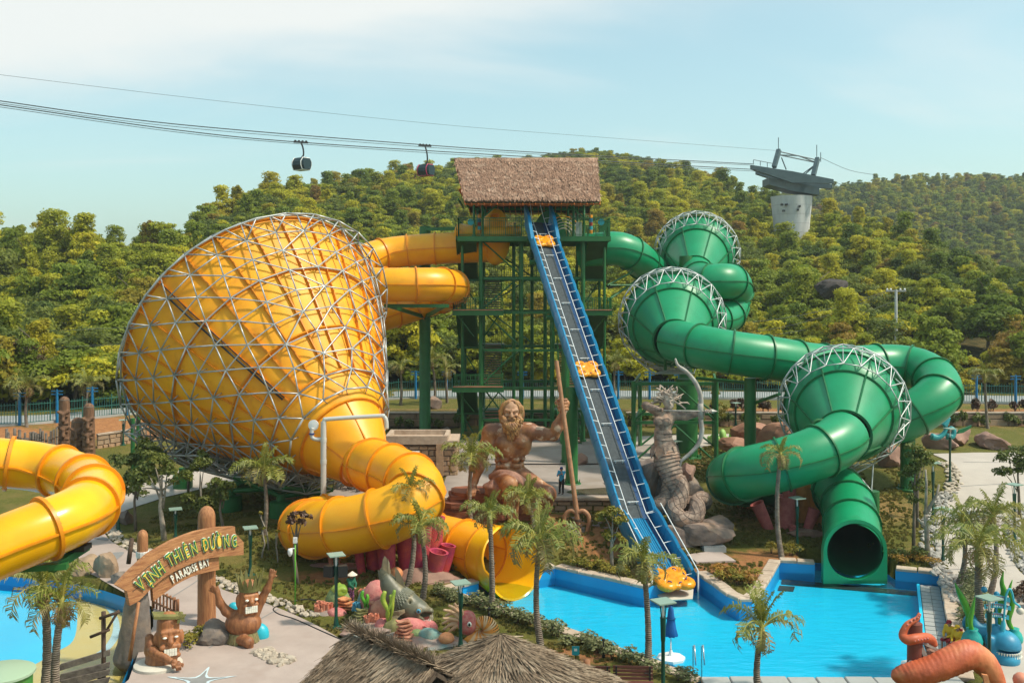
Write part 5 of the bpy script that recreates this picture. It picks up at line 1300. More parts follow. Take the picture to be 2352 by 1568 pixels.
 # slide entrances and fittings on the deck
 c=at(1138,540,89.5);S=SDF(0.09,0.1);S.ell((c.x,c.y,ZD+0.1),(1.35,1.1,2.55));S.ell((c.x,c.y-0.9,ZD+1.95),(0.45,0.7,0.22),sub=True,k=0.05);S.ell((c.x,c.y+0.5,ZD),(1.15,1.0,2.3),sub=True,k=0.05)
 S.build('yellow_entrance_hood',M['yellow'],FUN)
 MB().tube([(c.x-3.2,88.6,ZD+0.55),(c.x-1.8,87.6,ZD+0.35),(c.x+0.4,87.4,ZD+0.35),(c.x+2.2,87.8,ZD+0.5)],[0.7,0.6,0.55,0.45],12).build('launch_trough',M['yellow'],FUN,True)
 c=at(1262,540,90);n=16;m=MB()
 m.slab([Vector((c.x+1.5*math.cos(PI*k/n),c.y,ZD+2.5*math.sin(PI*k/n)))for k in range(n+1)],(0,1,0),0.3);m.build('entrance_arch',M['green_flange'],root)
 for k in range(5):
  r=0.6+0.25*k;MB().tube([(c.x+1.2+r*math.cos(PI*j/12),c.y-1.2,ZD+0.2+r*1.05*math.sin(PI*j/12))for j in range(13)],0.05,6).build('cage_hoop',M['off_white' if k<4 else 'raft'],root,True)
 for px,D in ((1101,87),(1357,87)):
  q=at(px,540,D);cl=['raft','teal','cloth_red','fence_blue','raft']
  for k,cm in enumerate(cl):MB().cyl((q.x,q.y,ZD+0.25+0.33*k),(q.x,q.y,ZD+0.57+0.33*k),0.16,n=10).build('painted_block',M[cm],root,True,40)
 q=at(1329,540,87.2);MB().box((q.x,q.y,ZD+0.65),(0.5,0.4,1.25)).build('cabinet',M['galv_white'],root)
 for px in (1081,1381):q=at(px,510,86.2);MB().lathe([(0.28,-0.05),(0.28,0.05)],q,14,axis=(0,1,0)).build('round_sign',M['teal'],root)
 q=at(1183,517,86.6);MB().cyl((q.x,q.y,ZD),(q.x,q.y,q.z-0.2),0.03).build('signal_pole',M['steel_green'],root);MB().box(q,(0.16,0.12,0.4)).build('signal',M['black'],root);MB().ball((q.x,q.y-0.07,q.z),0.06).build('signal_lens',M['weed'],root)
tower()
# ------------------------------------------------------------------ rocks
def rock_mesh(size,seed,sub=4,rough=0.26,cuts=15,flat=None):
 bm=bmesh.new();bmesh.ops.create_icosphere(bm,subdivisions=sub,radius=1.0);r=np.random.default_rng(seed)
 V=np.array([v.co[:]for v in bm.verts]);V=V/np.linalg.norm(V,axis=1)[:,None]
 for _ in range(cuts):
  n=r.normal(size=3);n /= np.linalg.norm(n);h=r.uniform(0.5,0.86);d=V@n;k=d>h;V[k]-=np.outer(d[k]-h,n)*0.92
 V=V*(1+rough*fbm(V*1.6+seed*3.1,4,seed)[:,None]+0.10*np.abs(fbm(V*4+seed,3,seed+7))[:,None])
 V=V*np.array(size)
 if flat is not None:V[:,2]=np.maximum(V[:,2],flat)
 for v,c in zip(bm.verts,V):v.co=c
 me=bpy.data.meshes.new('rock');bm.to_mesh(me);bm.free();me.polygons.foreach_set('use_smooth',np.ones(len(me.polygons),bool));me.set_sharp_from_angle(angle=R(22));return me
def rock(c,size,seed,mt,label=None,group=None,parent=None,name='rock',rz=0.0,sub=4):
 o=obj(name,rock_mesh(size,seed,sub),M[mt],parent);o.location=c;o.rotation_euler=(0,0,rz)
 if label:tag(o,label,'rock',group)
 return o
def hand(S,wrist,knuckle,curl_axis,curl_c,r=0.10,spread=None,side=1):
 pass
# ------------------------------------------------------------------ seated bearded giant
def seated_giant():
 g=gt(1186,1237);root=thing('seated_statue','giant seated bearded stone man with bronze-brown skin and draped lap, beside the plaza','statue',g)
 s=at;S=SDF(0.075,0.22)
 pel,ch,nk=s(1168,1092,61.6),s(1173,1018,61.2),s(1178,985,61.0)
 # trunk
 S.ell(pel,(1.0,0.75,0.62));S.ell(pel.lerp(ch,0.4),(0.86,0.62,0.8));S.ell(ch+Vector((0,0,-0.1)),(1.12,0.74,0.98));S.cap(s(1128,992,61.2),s(1219,989,61.0),0.46)
 S.cap(nk-Vector((0,0,.2)),s(1176,955,60.8),0.46,0.42);S.cap(s(1140,985,61.4),nk,0.35);S.cap(s(1210,983,61.2),nk,0.35)
 fwd=Vector((0,-1,0))
 for a,b,rr in ((1157,1018,(0.56,0.28,0.44)),(1194,1014,(0.56,0.28,0.44))):S.ell(s(a,b,60.62),rr,k=0.07)
 for i,y in enumerate((1042,1056,1070)):
  for j,x in enumerate((1158,1184)):S.ell(s(x+i*0.5,y,60.72+0.05*i),(0.30,0.15,0.18),k=0.05)
 S.ell(s(1171,1084,60.95),(0.42,0.2,0.2),k=0.06)
 for x,y in ((1140,1044),(1142,1057),(1144,1070),(1203,1040),(1201,1053),(1198,1066)):S.ell(s(x,y,61.0),(0.17,0.26,0.17),k=0.07)
 for x,D in ((1131,61.2),(1211,61.0)):S.ell(s(x,1020,D),(0.28,0.45,0.6),k=0.15)
 # left arm raised to the staff (image right)
 sh,el,wr=s(1219,992,61.0),s(1272,1000,60.7),s(1293,948,60.35)
 S.ell(sh,(0.52,0.5,0.5));S.cap(sh,sh.lerp(el,0.5),0.42,0.42,k=0.12);S.cap(sh.lerp(el,0.5),el,0.42,0.33,k=0.12);S.ell(sh.lerp(el,0.45)+Vector((0,-.12,.1)),(0.42,0.25,0.24),k=0.1)
 S.cap(el,el.lerp(wr,0.4),0.33,0.36,k=0.12);S.cap(el.lerp(wr,0.4),wr,0.36,0.2,k=0.12)
 # right arm down to the rock (image left)
 sh,el,wr=s(1126,994,61.3),s(1106,1052,61.5),s(1091,1104,61.3)
 S.ell(sh,(0.54,0.5,0.55));S.cap(sh,sh.lerp(el,0.5),0.42,0.42,k=0.12);S.cap(sh.lerp(el,0.5),el,0.42,0.33,k=0.12);S.cap(el,el.lerp(wr,0.4),0.33,0.35,k=0.12);S.cap(el.lerp(wr,0.4),wr,0.35,0.2,k=0.12)
 hd=s(1085,1122,60.9);S.cap(wr,hd,0.22,0.2,k=0.1)
 for i in range(4):a=hd+Vector((-0.24+0.15*i,-0.05,-0.02));S.chain([a,a+Vector((-0.05,-0.28,-0.12)),a+Vector((-0.07,-0.36,-0.42+0.04*abs(i-1.5)))],[0.085,0.08,0.06],0.02)
 S.chain([hd+Vector((0.22,0.1,0)),hd+Vector((0.42,-0.1,-0.1)),hd+Vector((0.45,-0.28,-0.22))],[0.09,0.08,0.06],0.02)
 # legs
 hp,kn,an,ft=s(1148,1098,61.4),s(1170,1112,59.2),s(1181,1216,59.35),s(1186,1234,58.7)
 S.cap(hp,kn,0.6,0.46);S.ell(kn+Vector((0,-.08,0)),(0.42,0.38,0.44));md=kn.lerp(an,0.35)+Vector((0,0.18,0));S.cap(kn,md,0.42,0.46);S.cap(md,an,0.46,0.26)
 def foot(an,dirv):
  d=Vector(dirv).normalized();sd=Vector((-d.y,d.x,0));b=Vector((an.x,an.y,g.z+0.22));S.cap(an,b,0.27,0.26);S.cap(b-d*0.3,b+d*0.5,0.24,0.24,k=0.15)
  for i in range(5):a=b+d*(0.62-0.06*abs(i-1))+sd*(0.26-0.13*i)-Vector((0,0,.06));S.cap(a-d*0.15,a+d*(0.2-0.025*i),0.11-0.008*i,0.09-0.008*i,k=0.03)
 foot(an,(0.25,-1,0))
 hp,kn,an=s(1192,1096,61.3),s(1256,1134,60.1),s(1240,1220,60.4)
 S.cap(hp,kn,0.74,0.52);S.ell(kn+Vector((.05,-.1,0)),(0.5,0.48,0.5));md=kn.lerp(an,0.35)+Vector((0,.18,0));S.cap(kn,md,0.42,0.46);S.cap(md,an,0.46,0.26);foot(an,(0.5,-1,0))
 S.build('body',M['statue'],root)
 # gripping hand
 H=SDF(0.04,0.06);c=s(1296,930,60.3);ax=(s(1280,828,60.3)-s(1330,1221,59.2)).normalized();sd=ax.cross(Vector((0,1,0))).normalized();fr=sd.cross(ax)
 st=s(1293,930,60.05)
 H.cap(s(1293,950,60.35),c+Vector((.1,.05,0.1)),0.2,0.24);
 for i in range(4):
  z=0.30-0.19*i;b=st+ax*z;P=[b+sd*(0.26*math.cos(t))+fr*(0.26*math.sin(t))for t in np.linspace(0.6,0.6-3.9,7)]
  H.chain([c+ax*z*0.7]+P,[0.13]+[0.098]*5+[0.09,0.07],0.03)
 H.chain([c+Vector((0.05,-.1,-.1)),st+sd*0.36+fr*0.25+ax*0.2,st+sd*0.1+fr*0.36+ax*0.42],[0.13,0.105,0.08],0.03)
 H.build('hand',M['statue'],root)
 # head
 hc=s(1175,945,60.75);F=SDF(0.036,0.07);F.ell(hc+Vector((0,0.08,0.12)),(0.52,0.58,0.66));F.ell(hc+Vector((0,-0.1,-0.28)),(0.36,0.40,0.42))
 F.cap(hc+Vector((-.33,-.40,.14)),hc+Vector((-.07,-.53,.08)),0.09,0.08);F.cap(hc+Vector((.33,-.40,.14)),hc+Vector((.07,-.53,.08)),0.09,0.08)
 F.chain([hc+Vector((0,-.5,.1)),hc+Vector((0,-.63,-.1)),hc+Vector((0,-.66,-.2))],[0.07,0.085,0.11]);F.ell(hc+Vector((-.1,-.56,-.2)),0.07);F.ell(hc+Vector((.1,-.56,-.2)),0.07)
 for x in (-1,1):
  F.ell(hc+Vector((.19*x,-.60,.0)),(0.13,0.14,0.07),sub=True,k=0.04);F.ell(hc+Vector((.19*x,-.47,.0)),(0.085,0.07,0.06),k=0.01);F.ell(hc+Vector((.27*x,-.38,-.18)),(0.14,0.13,0.12));F.ell(hc+Vector((.52*x,.0,-.02)),(0.07,0.14,0.17))
  F.cap(hc+Vector((.03*x,-.57,.16)),hc+Vector((.05*x,-.55,.32)),0.03,0.02,k=0.03)
 F.ell(hc+Vector((0,-.62,-.39)),(0.13,0.12,0.045),sub=True,k=0.03);F.cap(hc+Vector((-.1,-.5,-.46)),hc+Vector((.1,-.5,-.46)),0.05)
 head=F.build('head',M['statue_face'],root)
 r=random.Random(4);m=MB()
 for k in range(62):      # hair locks
  a=lerp(-1.45,1.45,k/61)+r.uniform(-.05,.05);lay=k%3;b=hc+Vector((0.44*math.sin(a),-0.30+0.14*lay+0.15*abs(a),0.20+0.50*math.cos(a)))
  sx=math.copysign(1,a if abs(a)>0.05 else 1);out=Vector((sx*(0.60-0.44*abs(math.sin(a))),0.16,0.05));P=[b+Vector((0,.12,-.02))]
  for j in range(1,7):w=j/6;P.append(b+out*min(1,w*1.6)+Vector((sx*0.07*math.sin(w*9+k)+0.05*sx*w*lay,0.04*math.cos(w*8+k),-(0.55+0.62*math.cos(a))*w**1.25-0.12*w+0.10*math.sin(w*3.1))))
  m.tube(P,[0.07,0.09,0.095,0.095,0.085,0.065,0.02],7)
 m.ball(hc+Vector((0,.14,.2)),(.53,.52,.54),18,10);m.build('hair',M['statue_hair'],head,True);m=MB()
 for k in range(48):      # beard and moustache
  a=lerp(-1,1,(k%16)/15)+r.uniform(-.04,.04);lay=k//16;b=hc+Vector((0.40*a,-0.42+0.22*a*a-0.06*lay,-0.34-0.05*lay-0.18*(1-a*a)+0.22*a*a));P=[]
  ln=(1.25-0.35*lay)*(1-0.42*a*a)
  for j in range(7):w=j/6;P.append(b+Vector((0.20*a*math.sin(w*2.2)+0.055*math.sin(w*8+k*1.7),-0.10*math.sin(w*2)-0.05*lay+0.03*math.cos(w*9+k),-ln*w)))
  m.tube(P,[0.08,0.105,0.105,0.095,0.08,0.055,0.015],7)
 for sg in (-1,1):
  for q in range(3):P=[hc+Vector((sg*.03,-.58,-.29-.02*q)),hc+Vector((sg*.18,-.56,-.34-.03*q)),hc+Vector((sg*.31,-.46,-.5-.05*q)),hc+Vector((sg*(.36+.03*q),-.44,-.72-.05*q))];m.tube(P,[0.055,0.07,0.06,0.02],6)
 m.build('beard',M['statue_hair'],head,True)
 # drape over the lap
 C=SDF(0.05,0.08)
 for i in range(6):
  P=[s(1126+3*i,1092+3.5*i,61.0-0.12*i),s(1150+2*i,1082+4*i,60.5-0.15*i),s(1180+1*i,1087+3*i,60.3-0.1*i),s(1205-i,1103+2.5*i,60.4)];C.chain(spline(P,4),[0.12+0.07*(i%2)]*13,0.03)
 for i in range(8):
  x=1116+7*i;P=[s(x+12,1104,60.6-.08*i),s(x+4,1116+i,60.3-.1*i),s(x+1,1132,60.35-.08*i),s(x+3+(i%2)*2,1143-abs(i-4)*2.2,60.45-.08*i)];C.chain(spline(P,3),[0.10+0.08*(i%2)]*10,0.03)
 C.ell(s(1146,1116,60.7),(1.0,0.9,0.3));C.build('drape',M['statue_cloth'],root)
seated_giant()
def trident():
 a,b=at(1278,828,60.05),at(1331,1222,59.0);g=gt(1331,1222);d=(b-a).normalized()
 root=thing('trident','long wooden trident staff planted points down, held by the seated giant','trident',g);m=MB();P=[a.lerp(b,k/10)for k in range(11)]
 m.tube(P,[0.12,0.125,0.13,0.13,0.135,0.135,0.14,0.14,0.14,0.15,0.12],12);m.build('shaft',M['staff'],root,True,50)
 x=Vector((1,-0.15,0)).normalized()
 for sg in (-1,1):
  c=a.lerp(b,0.89);P=[c,c+x*(sg*0.35)+Vector((0,0,.16)),c+x*(sg*0.66)+Vector((0,0,-.08)),c+x*(sg*0.74)+Vector((0,0,-.5)),c+x*(sg*0.62)+Vector((0,0,-.95)),c+x*(sg*0.46)+Vector((0,0,-1.35))]
  MB().tube(spline(P,4),[lerp(0.12,0.13,1)if k<14 else lerp(0.13,0.03,(k-14)/6)for k in range(21)],8).build('prong',M['staff'],root,True)
 for w in (0.93,0.96):p=a.lerp(b,w);MB().cyl(p-d*0.06,p+d*0.06,0.23,n=12).build('binding',M['wood_dark'],root,True,50)
 MB().lathe([(0.3,-0.25),(0.26,-0.05),(0.05,0.3),(0.01,0.45)],b-Vector((0,0,0.3)),10,axis=d).build('spike',M['staff'],root,True)
 rock(gt(1318,1212)+Vector((0,0,-0.1)),(1.5,1.2,0.3),71,'rock_grey','low flat grey rock under the points of the planted trident')
trident()
def throne():
 r=random.Random(12);g=gt(1100,1215);root=thing('layered_rock','red-brown layered rock the bearded giant sits on','rock',g);k=0
 for (cx,cy,w,dp,z0,z1)in ((-2.4,61.9,3.6,2.6,1.2,3.3),(0.2,61.8,3.0,2.4,1.2,3.95),(-3.3,61.2,2.3,1.8,1.2,2.7),(-1.2,60.9,2.0,1.4,1.2,2.5)):
  z=z0
  while z<z1:
   h=r.uniform(0.14,0.34);P=[];n=11
   for j in range(n):
    a=2*PI*j/n;q=r.uniform(0.78,1.06)*(1-0.1*(z-z0)/(z1-z0));P.append((cx+r.uniform(-.05,.05)+w/2*q*math.copysign(abs(math.cos(a))**0.6,math.cos(a)),cy+dp/2*q*math.copysign(abs(math.sin(a))**0.6,math.sin(a))))
   MB().prism(P,z,z+h).build('rock_layer',M['rock_red'],root);z +=h*0.93;k +=1
throne()
# ------------------------------------------------------------------ snake-haired archer
def archer():
 g=gt(1580,1225);root=thing('archer_statue','grey-brown snake-haired archer statue with drawn bow and coiled serpent tail','statue',g);s=at;D=60.0
 S=SDF(0.055,0.14);hp,wa,ch=s(1527,1026,D),s(1520,1003,D),s(1527,962,D)
 S.ell(hp,(0.70,0.55,0.6));S.cap(wa,ch,0.46,0.52);S.cap(hp,wa,0.6,0.44);S.ell(ch,(0.6,0.42,0.5));S.cap(s(1514,946,D),s(1549,951,D),0.27);S.cap(s(1532,944,D),s(1534,930,D),0.2,0.18)
 for x in (1512,1529):S.ell(s(x,967,D-0.42),(0.32,0.33,0.30),k=0.05)
 sh,el,wr=s(1513,947,D),s(1483,931,D-0.1),s(1512,940,D-0.75)
 S.cap(sh,el,0.29,0.24,k=0.08);S.cap(el,wr,0.24,0.16,k=0.08);S.ell(wr,(0.16,0.16,0.13),k=0.05)
 for i in range(3):S.chain([wr+Vector((.1,-.05,.08-.08*i)),wr+Vector((.24,-.1,.06-.08*i)),wr+Vector((.18,-.2,.05-.08*i))],[0.05,0.045,0.035],0.02)
 sh,el,wr=s(1550,953,D),s(1575,956,D-0.2),s(1604,950,D-0.4)
 S.cap(sh,el,0.29,0.24,k=0.08);S.cap(el,wr,0.25,0.17,k=0.08);hd=s(1610,949,D-0.45);S.cap(wr,hd,0.15,0.15,k=0.06)
 for i in range(4):S.chain([hd+Vector((0,-.06,.14-.09*i)),hd+Vector((.14,-.14,.14-.09*i)),hd+Vector((.2,-.02,.13-.09*i)),hd+Vector((.12,.07,.12-.09*i))],[0.05,0.05,0.045,0.04],0.015)
 S.build('body',M['stone_fig'],root)
 # tail: overlapping plates, then the coils
 def saw(P,r0,r1,n,nm,amp,step):
  Q=resample(spline(P,10),step);k=len(Q);rr=[]
  for i in range(k):w=i/(k-1);base=np.interp(w,np.linspace(0,1,len(r0)),r0);rr.append(base*(1+amp*((i%3)/2.0-0.4)))
  MB().tube(Q,rr,22).build(nm,M['stone_fig'],root,True,40)
 saw([s(1528,1018,D),s(1530,1040,D),s(1534,1062,D-.1),s(1543,1090,D-.3),s(1552,1115,D-.5),s(1557,1140,D-.7)],[0.50,0.76,0.82,0.72,0.62,0.52,0.45],0,0,'tail_plates',0.085,0.085)
 def coil(P,r0):
  Q=resample(spline(P,10),0.10);k=len(Q);MB().tube(Q,[float(np.interp(i/(k-1),np.linspace(0,1,len(r0)),r0))for i in range(k)],22).build('tail_coil',M['stone_fig'],root,True)
  T,F=rmf(Q);m=MB()                      # scale grooves: raised criss-cross net
  for h in range(7):
   for dr in (-1,1):
    m.tube([Q[i]+(F[i][0]*math.cos(2*PI*h/7+dr*i*0.16)+F[i][1]*math.sin(2*PI*h/7+dr*i*0.16))*(float(np.interp(i/(k-1),np.linspace(0,1,len(r0)),r0))+0.008)for i in range(0,k)],0.022,4)
  m.build('scale_net',M['scale_groove'],root)
 coil([s(1540,1085,D),s(1543,1120,D-.1),s(1536,1145,D-.3),s(1518,1160,D-.5),s(1496,1165,D-.2),s(1480,1160,D+.6)],[0.5,0.62,0.62,0.58,0.52,0.45])
 coil([s(1558,1098,D-.6),s(1566,1120,D-.9),s(1561,1146,D-1.1),s(1550,1168,D-1.4),s(1556,1188,D-1.7),s(1574,1195,D-1.8),s(1594,1188,D-1.7),s(1602,1168,D-1.4),s(1600,1152,D-.9),s(1612,1143,D-.5),s(1622,1145,D)],[0.42,0.42,0.46,0.5,0.52,0.52,0.5,0.46,0.42,0.4,0.34])
 # skirt plates on the hips
 for i in range(9):
  a=2*PI*i/9;c=hp+Vector((0.7*math.cos(a),0.55*math.sin(a),0.1));o=Vector((math.cos(a),math.sin(a),0));t=Vector((-math.sin(a),math.cos(a),0))
  MB().slab([c-t*0.3,c+t*0.3,c+t*0.24+o*0.14-Vector((0,0,.5)),c+o*0.18-Vector((0,0,.72)),c-t*0.24+o*0.14-Vector((0,0,.5))],o,0.05).build('hip_plate',M['stone_fig'],root)
 for z,r in ((0.55,0.50),(0.75,0.49),(0.95,0.5)):MB().lathe([(r,-0.1),(r+0.07,-0.08),(r+0.02,0.1)],hp+Vector((-0.1,0,z)),18).build('waist_band',M['stone_fig'],root,True,40)
 # head
 hc=s(1536,922,D-0.1);F=SDF(0.028,0.05);F.ell(hc+Vector((0,.05,.06)),(0.36,0.38,0.45));F.ell(hc+Vector((0.03,-.1,-.22)),(0.26,0.26,0.27));F.chain([hc+Vector((.03,-.3,.05)),hc+Vector((.04,-.4,-.1))],[0.045,0.065])
 for x in (-1,1):F.ell(hc+Vector((.03+.13*x,-.37,.03)),(0.085,0.08,0.045),sub=True,k=0.03);F.ell(hc+Vector((.03+.13*x,-.29,.03)),0.045,k=0.01);F.cap(hc+Vector((.03+.22*x,-.27,.13)),hc+Vector((.03+.05*x,-.34,.08)),0.045)
 F.cap(hc+Vector((-.04,-.31,-.22)),hc+Vector((.1,-.31,-.22)),0.035);F.ell(hc+Vector((.03,-.28,-.34)),0.09)
 head=F.build('head',M['stone_pale'],root);r=random.Random(9)
 for k in range(40):
  a=r.uniform(0,2*PI);e=r.uniform(-0.35,1.3);d=Vector((math.cos(a)*math.cos(e),abs(math.sin(a))*math.cos(e)*(1 if r.random()<0.8 else-0.45),math.sin(e)));b=hc+Vector((d.x*0.28,d.y*0.32,0.08+d.z*0.36));P=[b];ln=r.uniform(0.5,0.95);s1=r.uniform(0,6)
  for j in range(1,7):w=j/6;P.append(b+d*(ln*w)+Vector((0.11*math.sin(w*7+s1),0.05*math.cos(w*6+s1),0.10*math.sin(w*6+s1*2)-0.12*w*w)))
  MB().tube(P,[0.06,0.058,0.055,0.05,0.045,0.055,0.012],7).build('hair_snake',M['stone_pale'],head,True)
 # bow and arrow, held
 bow=thing('bow','tall curved grey recurve bow held out by the snake-haired archer','bow',s(1610,949,D-.5));P=[s(*q,D-0.55)for q in ((1551,823),(1557,839),(1576,853),(1597,878),(1609,908),(1610,936),(1610,965),(1612,991),(1604,1019),(1586,1040),(1565,1058),(1561,1076))]
 Q=spline(P,5);n=len(Q);MB().tube(Q,[0.05+0.10*math.sin(PI*i/(n-1))**0.7 for i in range(n)],8).build('limb',M['bow'],bow,True);c=s(1609,940,D-.55);MB().tube([s(1609,926,D-.55),c,s(1610,962,D-.55)],0.17,10).build('grip',M['bow'],bow,True)
 ar=thing('arrow','grey arrow with a broad point nocked on the drawn bow','arrow',s(1620,945,D-.6));a,b=s(1514,942,D-.8),s(1632,944,D-.65);MB().cyl(a,b,0.035,n=8).build('shaft',M['bow'],ar,True);MB().lathe([(0.01,0.42),(0.15,0.05),(0.05,0.0)],b,4,axis=(b-a)).build('arrow_head',M['bow'],ar)
 m=MB()
 for k in range(3):m.tube([b-Vector((0.15,0,0))+Vector((0.1*j,0.1*math.cos(j*2+k*2),0.1*math.sin(j*2+k*2)))for j in range(-2,3)],0.04,6)
 m.build('coiled_snake',M['stone_pale'],ar,True)
archer()
def archer_rocks():
 G='rocks around the archer statue'
 for (dx,dy,D,sz,sd,mt,lb)in ((1600,1225,58.6,(2.3,1.5,1.0),1,'rock_grey','broad grey rock ledge under the serpent tail'),(1645,1218,58.8,(1.5,1.2,0.9),2,'rock_grey','rounded grey rock at the right end of the archer base'),
                               (1560,1232,58.0,(1.3,0.8,0.8),3,'rock_grey','grey rock at the front left of the archer base beside the conveyor'),(1489,1100,61.0,(1.0,0.9,1.9),4,'rock_grey','tall upright cracked rock behind the archer on the conveyor side'),(1520,1125,61.2,(0.9,0.9,2.1),5,'rock_dark','tall dark rock column directly behind the serpent tail'),
                               (1578,1085,61.2,(0.62,0.6,0.75),6,'rock_pink','rounded pinkish boulder perched right of the serpent body'),(1585,1130,61.0,(0.9,0.8,1.1),7,'rock_dark','stacked dark rock right of the serpent body'),(1595,1160,60.6,(1.1,0.9,1.0),8,'rock_grey','grey rock behind the tail coil at right')):
  rock(at(dx,dy,D),sz,sd,mt,lb)
archer_rocks()
# ------------------------------------------------------------------ entrance sign
def on_plane(dx,dy,P,n):
 c=Vector((0,0,CAMZ));d=Vector(((dx-CX)/FD,1,(HY-dy)/FD));return c+d*((Vector(P)-c).dot(n)/d.dot(n))
def glyph(ch,size,ext,off=0.0,shear=0.0):
 cu=bpy.data.curves.new('glyph','FONT');cu.body=ch;cu.size=size;cu.extrude=ext;cu.offset=off;cu.shear=shear;cu.align_x='CENTER';cu.resolution_u=4
 o=bpy.data.objects.new('glyph',cu);COL.objects.link(o);dg=bpy.context.evaluated_depsgraph_get();me=bpy.data.meshes.new_from_object(o.evaluated_get(dg));bpy.data.objects.remove(o);bpy.data.curves.remove(cu);me.materials.clear();return me
SGN=lambda x,y:(238.9+0.2677*x,1148.5+0.2677*y)
SPL,SPR=Vector((-16.4,41.0,0)),Vector((-12.65,46.3,0));SE=(SPR-SPL).normalized();SN=Vector((SE.y,-SE.x,0))
if SN.y>0:SN=-SN
def sp(x,y,off=0.0):
 return on_plane(*SGN(x,y),SPL,SN)+SN*off
def entrance_sign():
 root=thing('entrance_sign','arched wooden plank sign reading VỊNH THIÊN ĐƯỜNG PARADISE BAY on carved posts','sign',(SPR.x,SPR.y,0.65))
 up_=[(75,720),(125,665),(200,590),(275,520),(350,455),(450,395),(550,340),(650,298),(750,262),(850,240),(950,225),(1090,218),(1095,275),(1165,350),(1165,460),(1000,472),(900,482),(800,505),(720,532),(640,568),(560,605),(480,655),(400,720),(330,790),(270,850),(190,893),(165,770)]
 lo_=[(410,860),(395,690),(480,640),(560,600),(640,560),(720,525),(800,500),(970,470),(975,590),(880,610),(800,630),(740,650),(670,682),(600,720),(540,765),(480,810)]
 def tri_plate(pts,z0,z1,nm,mt,split):
  # planks: cut the outline in bands along the arc so each board has its own edge
  MB().slab([sp(x,y,z0)for x,y in pts],SN,z1-z0).build(nm,M[mt],root)
 tri_plate(lo_,-0.06,0.12,'lower_board','wood_plank',2);tri_plate(up_,0.05,0.27,'upper_board','wood_plank',3)
 # plank joints as shallow raised battens following the arc
 for w in (0.34,0.68):
  top=[(200,590),(350,455),(550,340),(750,262),(950,225),(1090,218)];bot=[(215,860),(400,720),(560,605),(720,532),(900,482),(1140,462)]
  P=[sp(lerp(a[0],b[0],w),lerp(a[1],b[1],w),0.27)for a,b in zip(top,bot)];MB().tube(spline(P,4),0.018,4).build('board_joint',M['wood_dark'],root)
 # posts
 def post(x0,x1,yt,yb,off,rnd_top,nm='post',mt='wood_post'):
  c=sp((x0+x1)/2,yb,off);w=(sp(x1,yb,off)-sp(x0,yb,off)).length/2;zt=sp((x0+x1)/2,yt,off).z;z0=0.5;m=MB();n=12;pr=[]
  m.lathe([(w*1.05,z0),(w*1.0,z0+0.6),(w*0.95,zt-w*1.3)]+[(w*0.95*math.cos(t),zt-w*1.3+w*1.3*math.sin(t))for t in np.linspace(0.2,PI/2-0.02,6)],(c.x,c.y,0),n);m.build(nm,M[mt],root,True,40);return c,w,zt
 post(885,1010,60,1000,-0.55,True);c,w,zt=post(350,432,265,700,-0.5,True)
 MB().lathe([(w+0.02,-0.13),(w+0.03,-0.12),(w+0.03,0.12),(w+0.02,0.13)],(c.x,c.y,zt-1.05),12).build('white_band',M['white'],root)
 # rough trunk pillar below the left end
 c=sp(330,1000,-0.5);S=SDF(0.09,0.2);S.cap((c.x,c.y,0.2),(c.x+0.05,c.y,3.6),0.62,0.36);S.cap((c.x-0.45,c.y-0.2,0.3),(c.x-0.1,c.y,2.6),0.42,0.2);S.cap((c.x+0.4,c.y-0.15,0.3),(c.x+0.25,c.y,3.4),0.3,0.2)
 S.build('trunk_pillar',M['rock_dark'],root,True,lambda v:v+0.12*fbm(v*np.array([2.5,2.5,0.8]),4,3)[:,None]*np.array([1,1,0.2]))
 a,b=sp(255,860,0.35),sp(175,1460,0.35);b.z=0.6;MB().cyl(a,b,0.07,0.08,8).build('prop_pole',M['wood_post'],root,True)
 a,b=sp(300,400,-0.5),sp(270,560,-0.5);MB().cyl(a+Vector((0,0,.3)),b,0.1,n=8).build('stub_pole',M['wood_dark'],root,True)
 # lettering
 def letters(items,xs,outl):
  for ch,x,y,h,tilt in items:
   size=h*0.2677/FD*43.5/0.70;p=sp(x,y);bx=Matrix((SE,Vector((0,0,1)),SN)).transposed().to_4x4();rot=Matrix.Rotation(R(tilt),4,'Z')
   for k,(mt,off,ext,lift)in enumerate(outl):
    me=glyph(ch,size,ext,(off if ord(ch)<128 or off>0 else off*.35)*size,0.0);me.materials.append(M[mt]);o=obj(('letter','letter_outline','letter_inline')[min(k,2)]if len(outl)>1 else 'letter',me,None,root)
    o.matrix_basis=Matrix.Translation(p+SN*lift)@bx@rot@Matrix.Translation((0,-0.35*size,0))@Matrix.Diagonal((xs,1,1,1))
 L1=[('V',272,712,112,36),('Ị',332,668,112,36),('N',382,624,112,34),('H',440,574,112,31),('T',522,500,110,26),('H',578,472,110,24),('I',622,448,110,22),('Ê',666,430,110,20),('N',730,403,108,17),('Đ',828,372,106,13),('Ư',886,360,106,10),('Ờ',945,346,106,8),('N',1008,342,104,5),('G',1076,340,104,3)]
 letters(L1,0.56,[('letter_green',0.03,0.035,0.33),('letter_white',0.062,0.02,0.29),('letter_yellow',-0.022,0.006,0.368)])
 L2=[('P',568,668,76,28),('A',604,645,76,27),('R',638,624,76,25),('A',672,606,76,23),('D',702,592,74,22),('i',724,584,66,20),('S',743,572,70,20),('E',766,562,70,18),('B',806,545,74,17),('A',838,533,72,15),('Y',868,522,72,13)]
 letters(L2,0.46,[('letter_white',0.02,0.03,0.16),('wood_dark',0.04,0.012,0.128)])
entrance_sign()
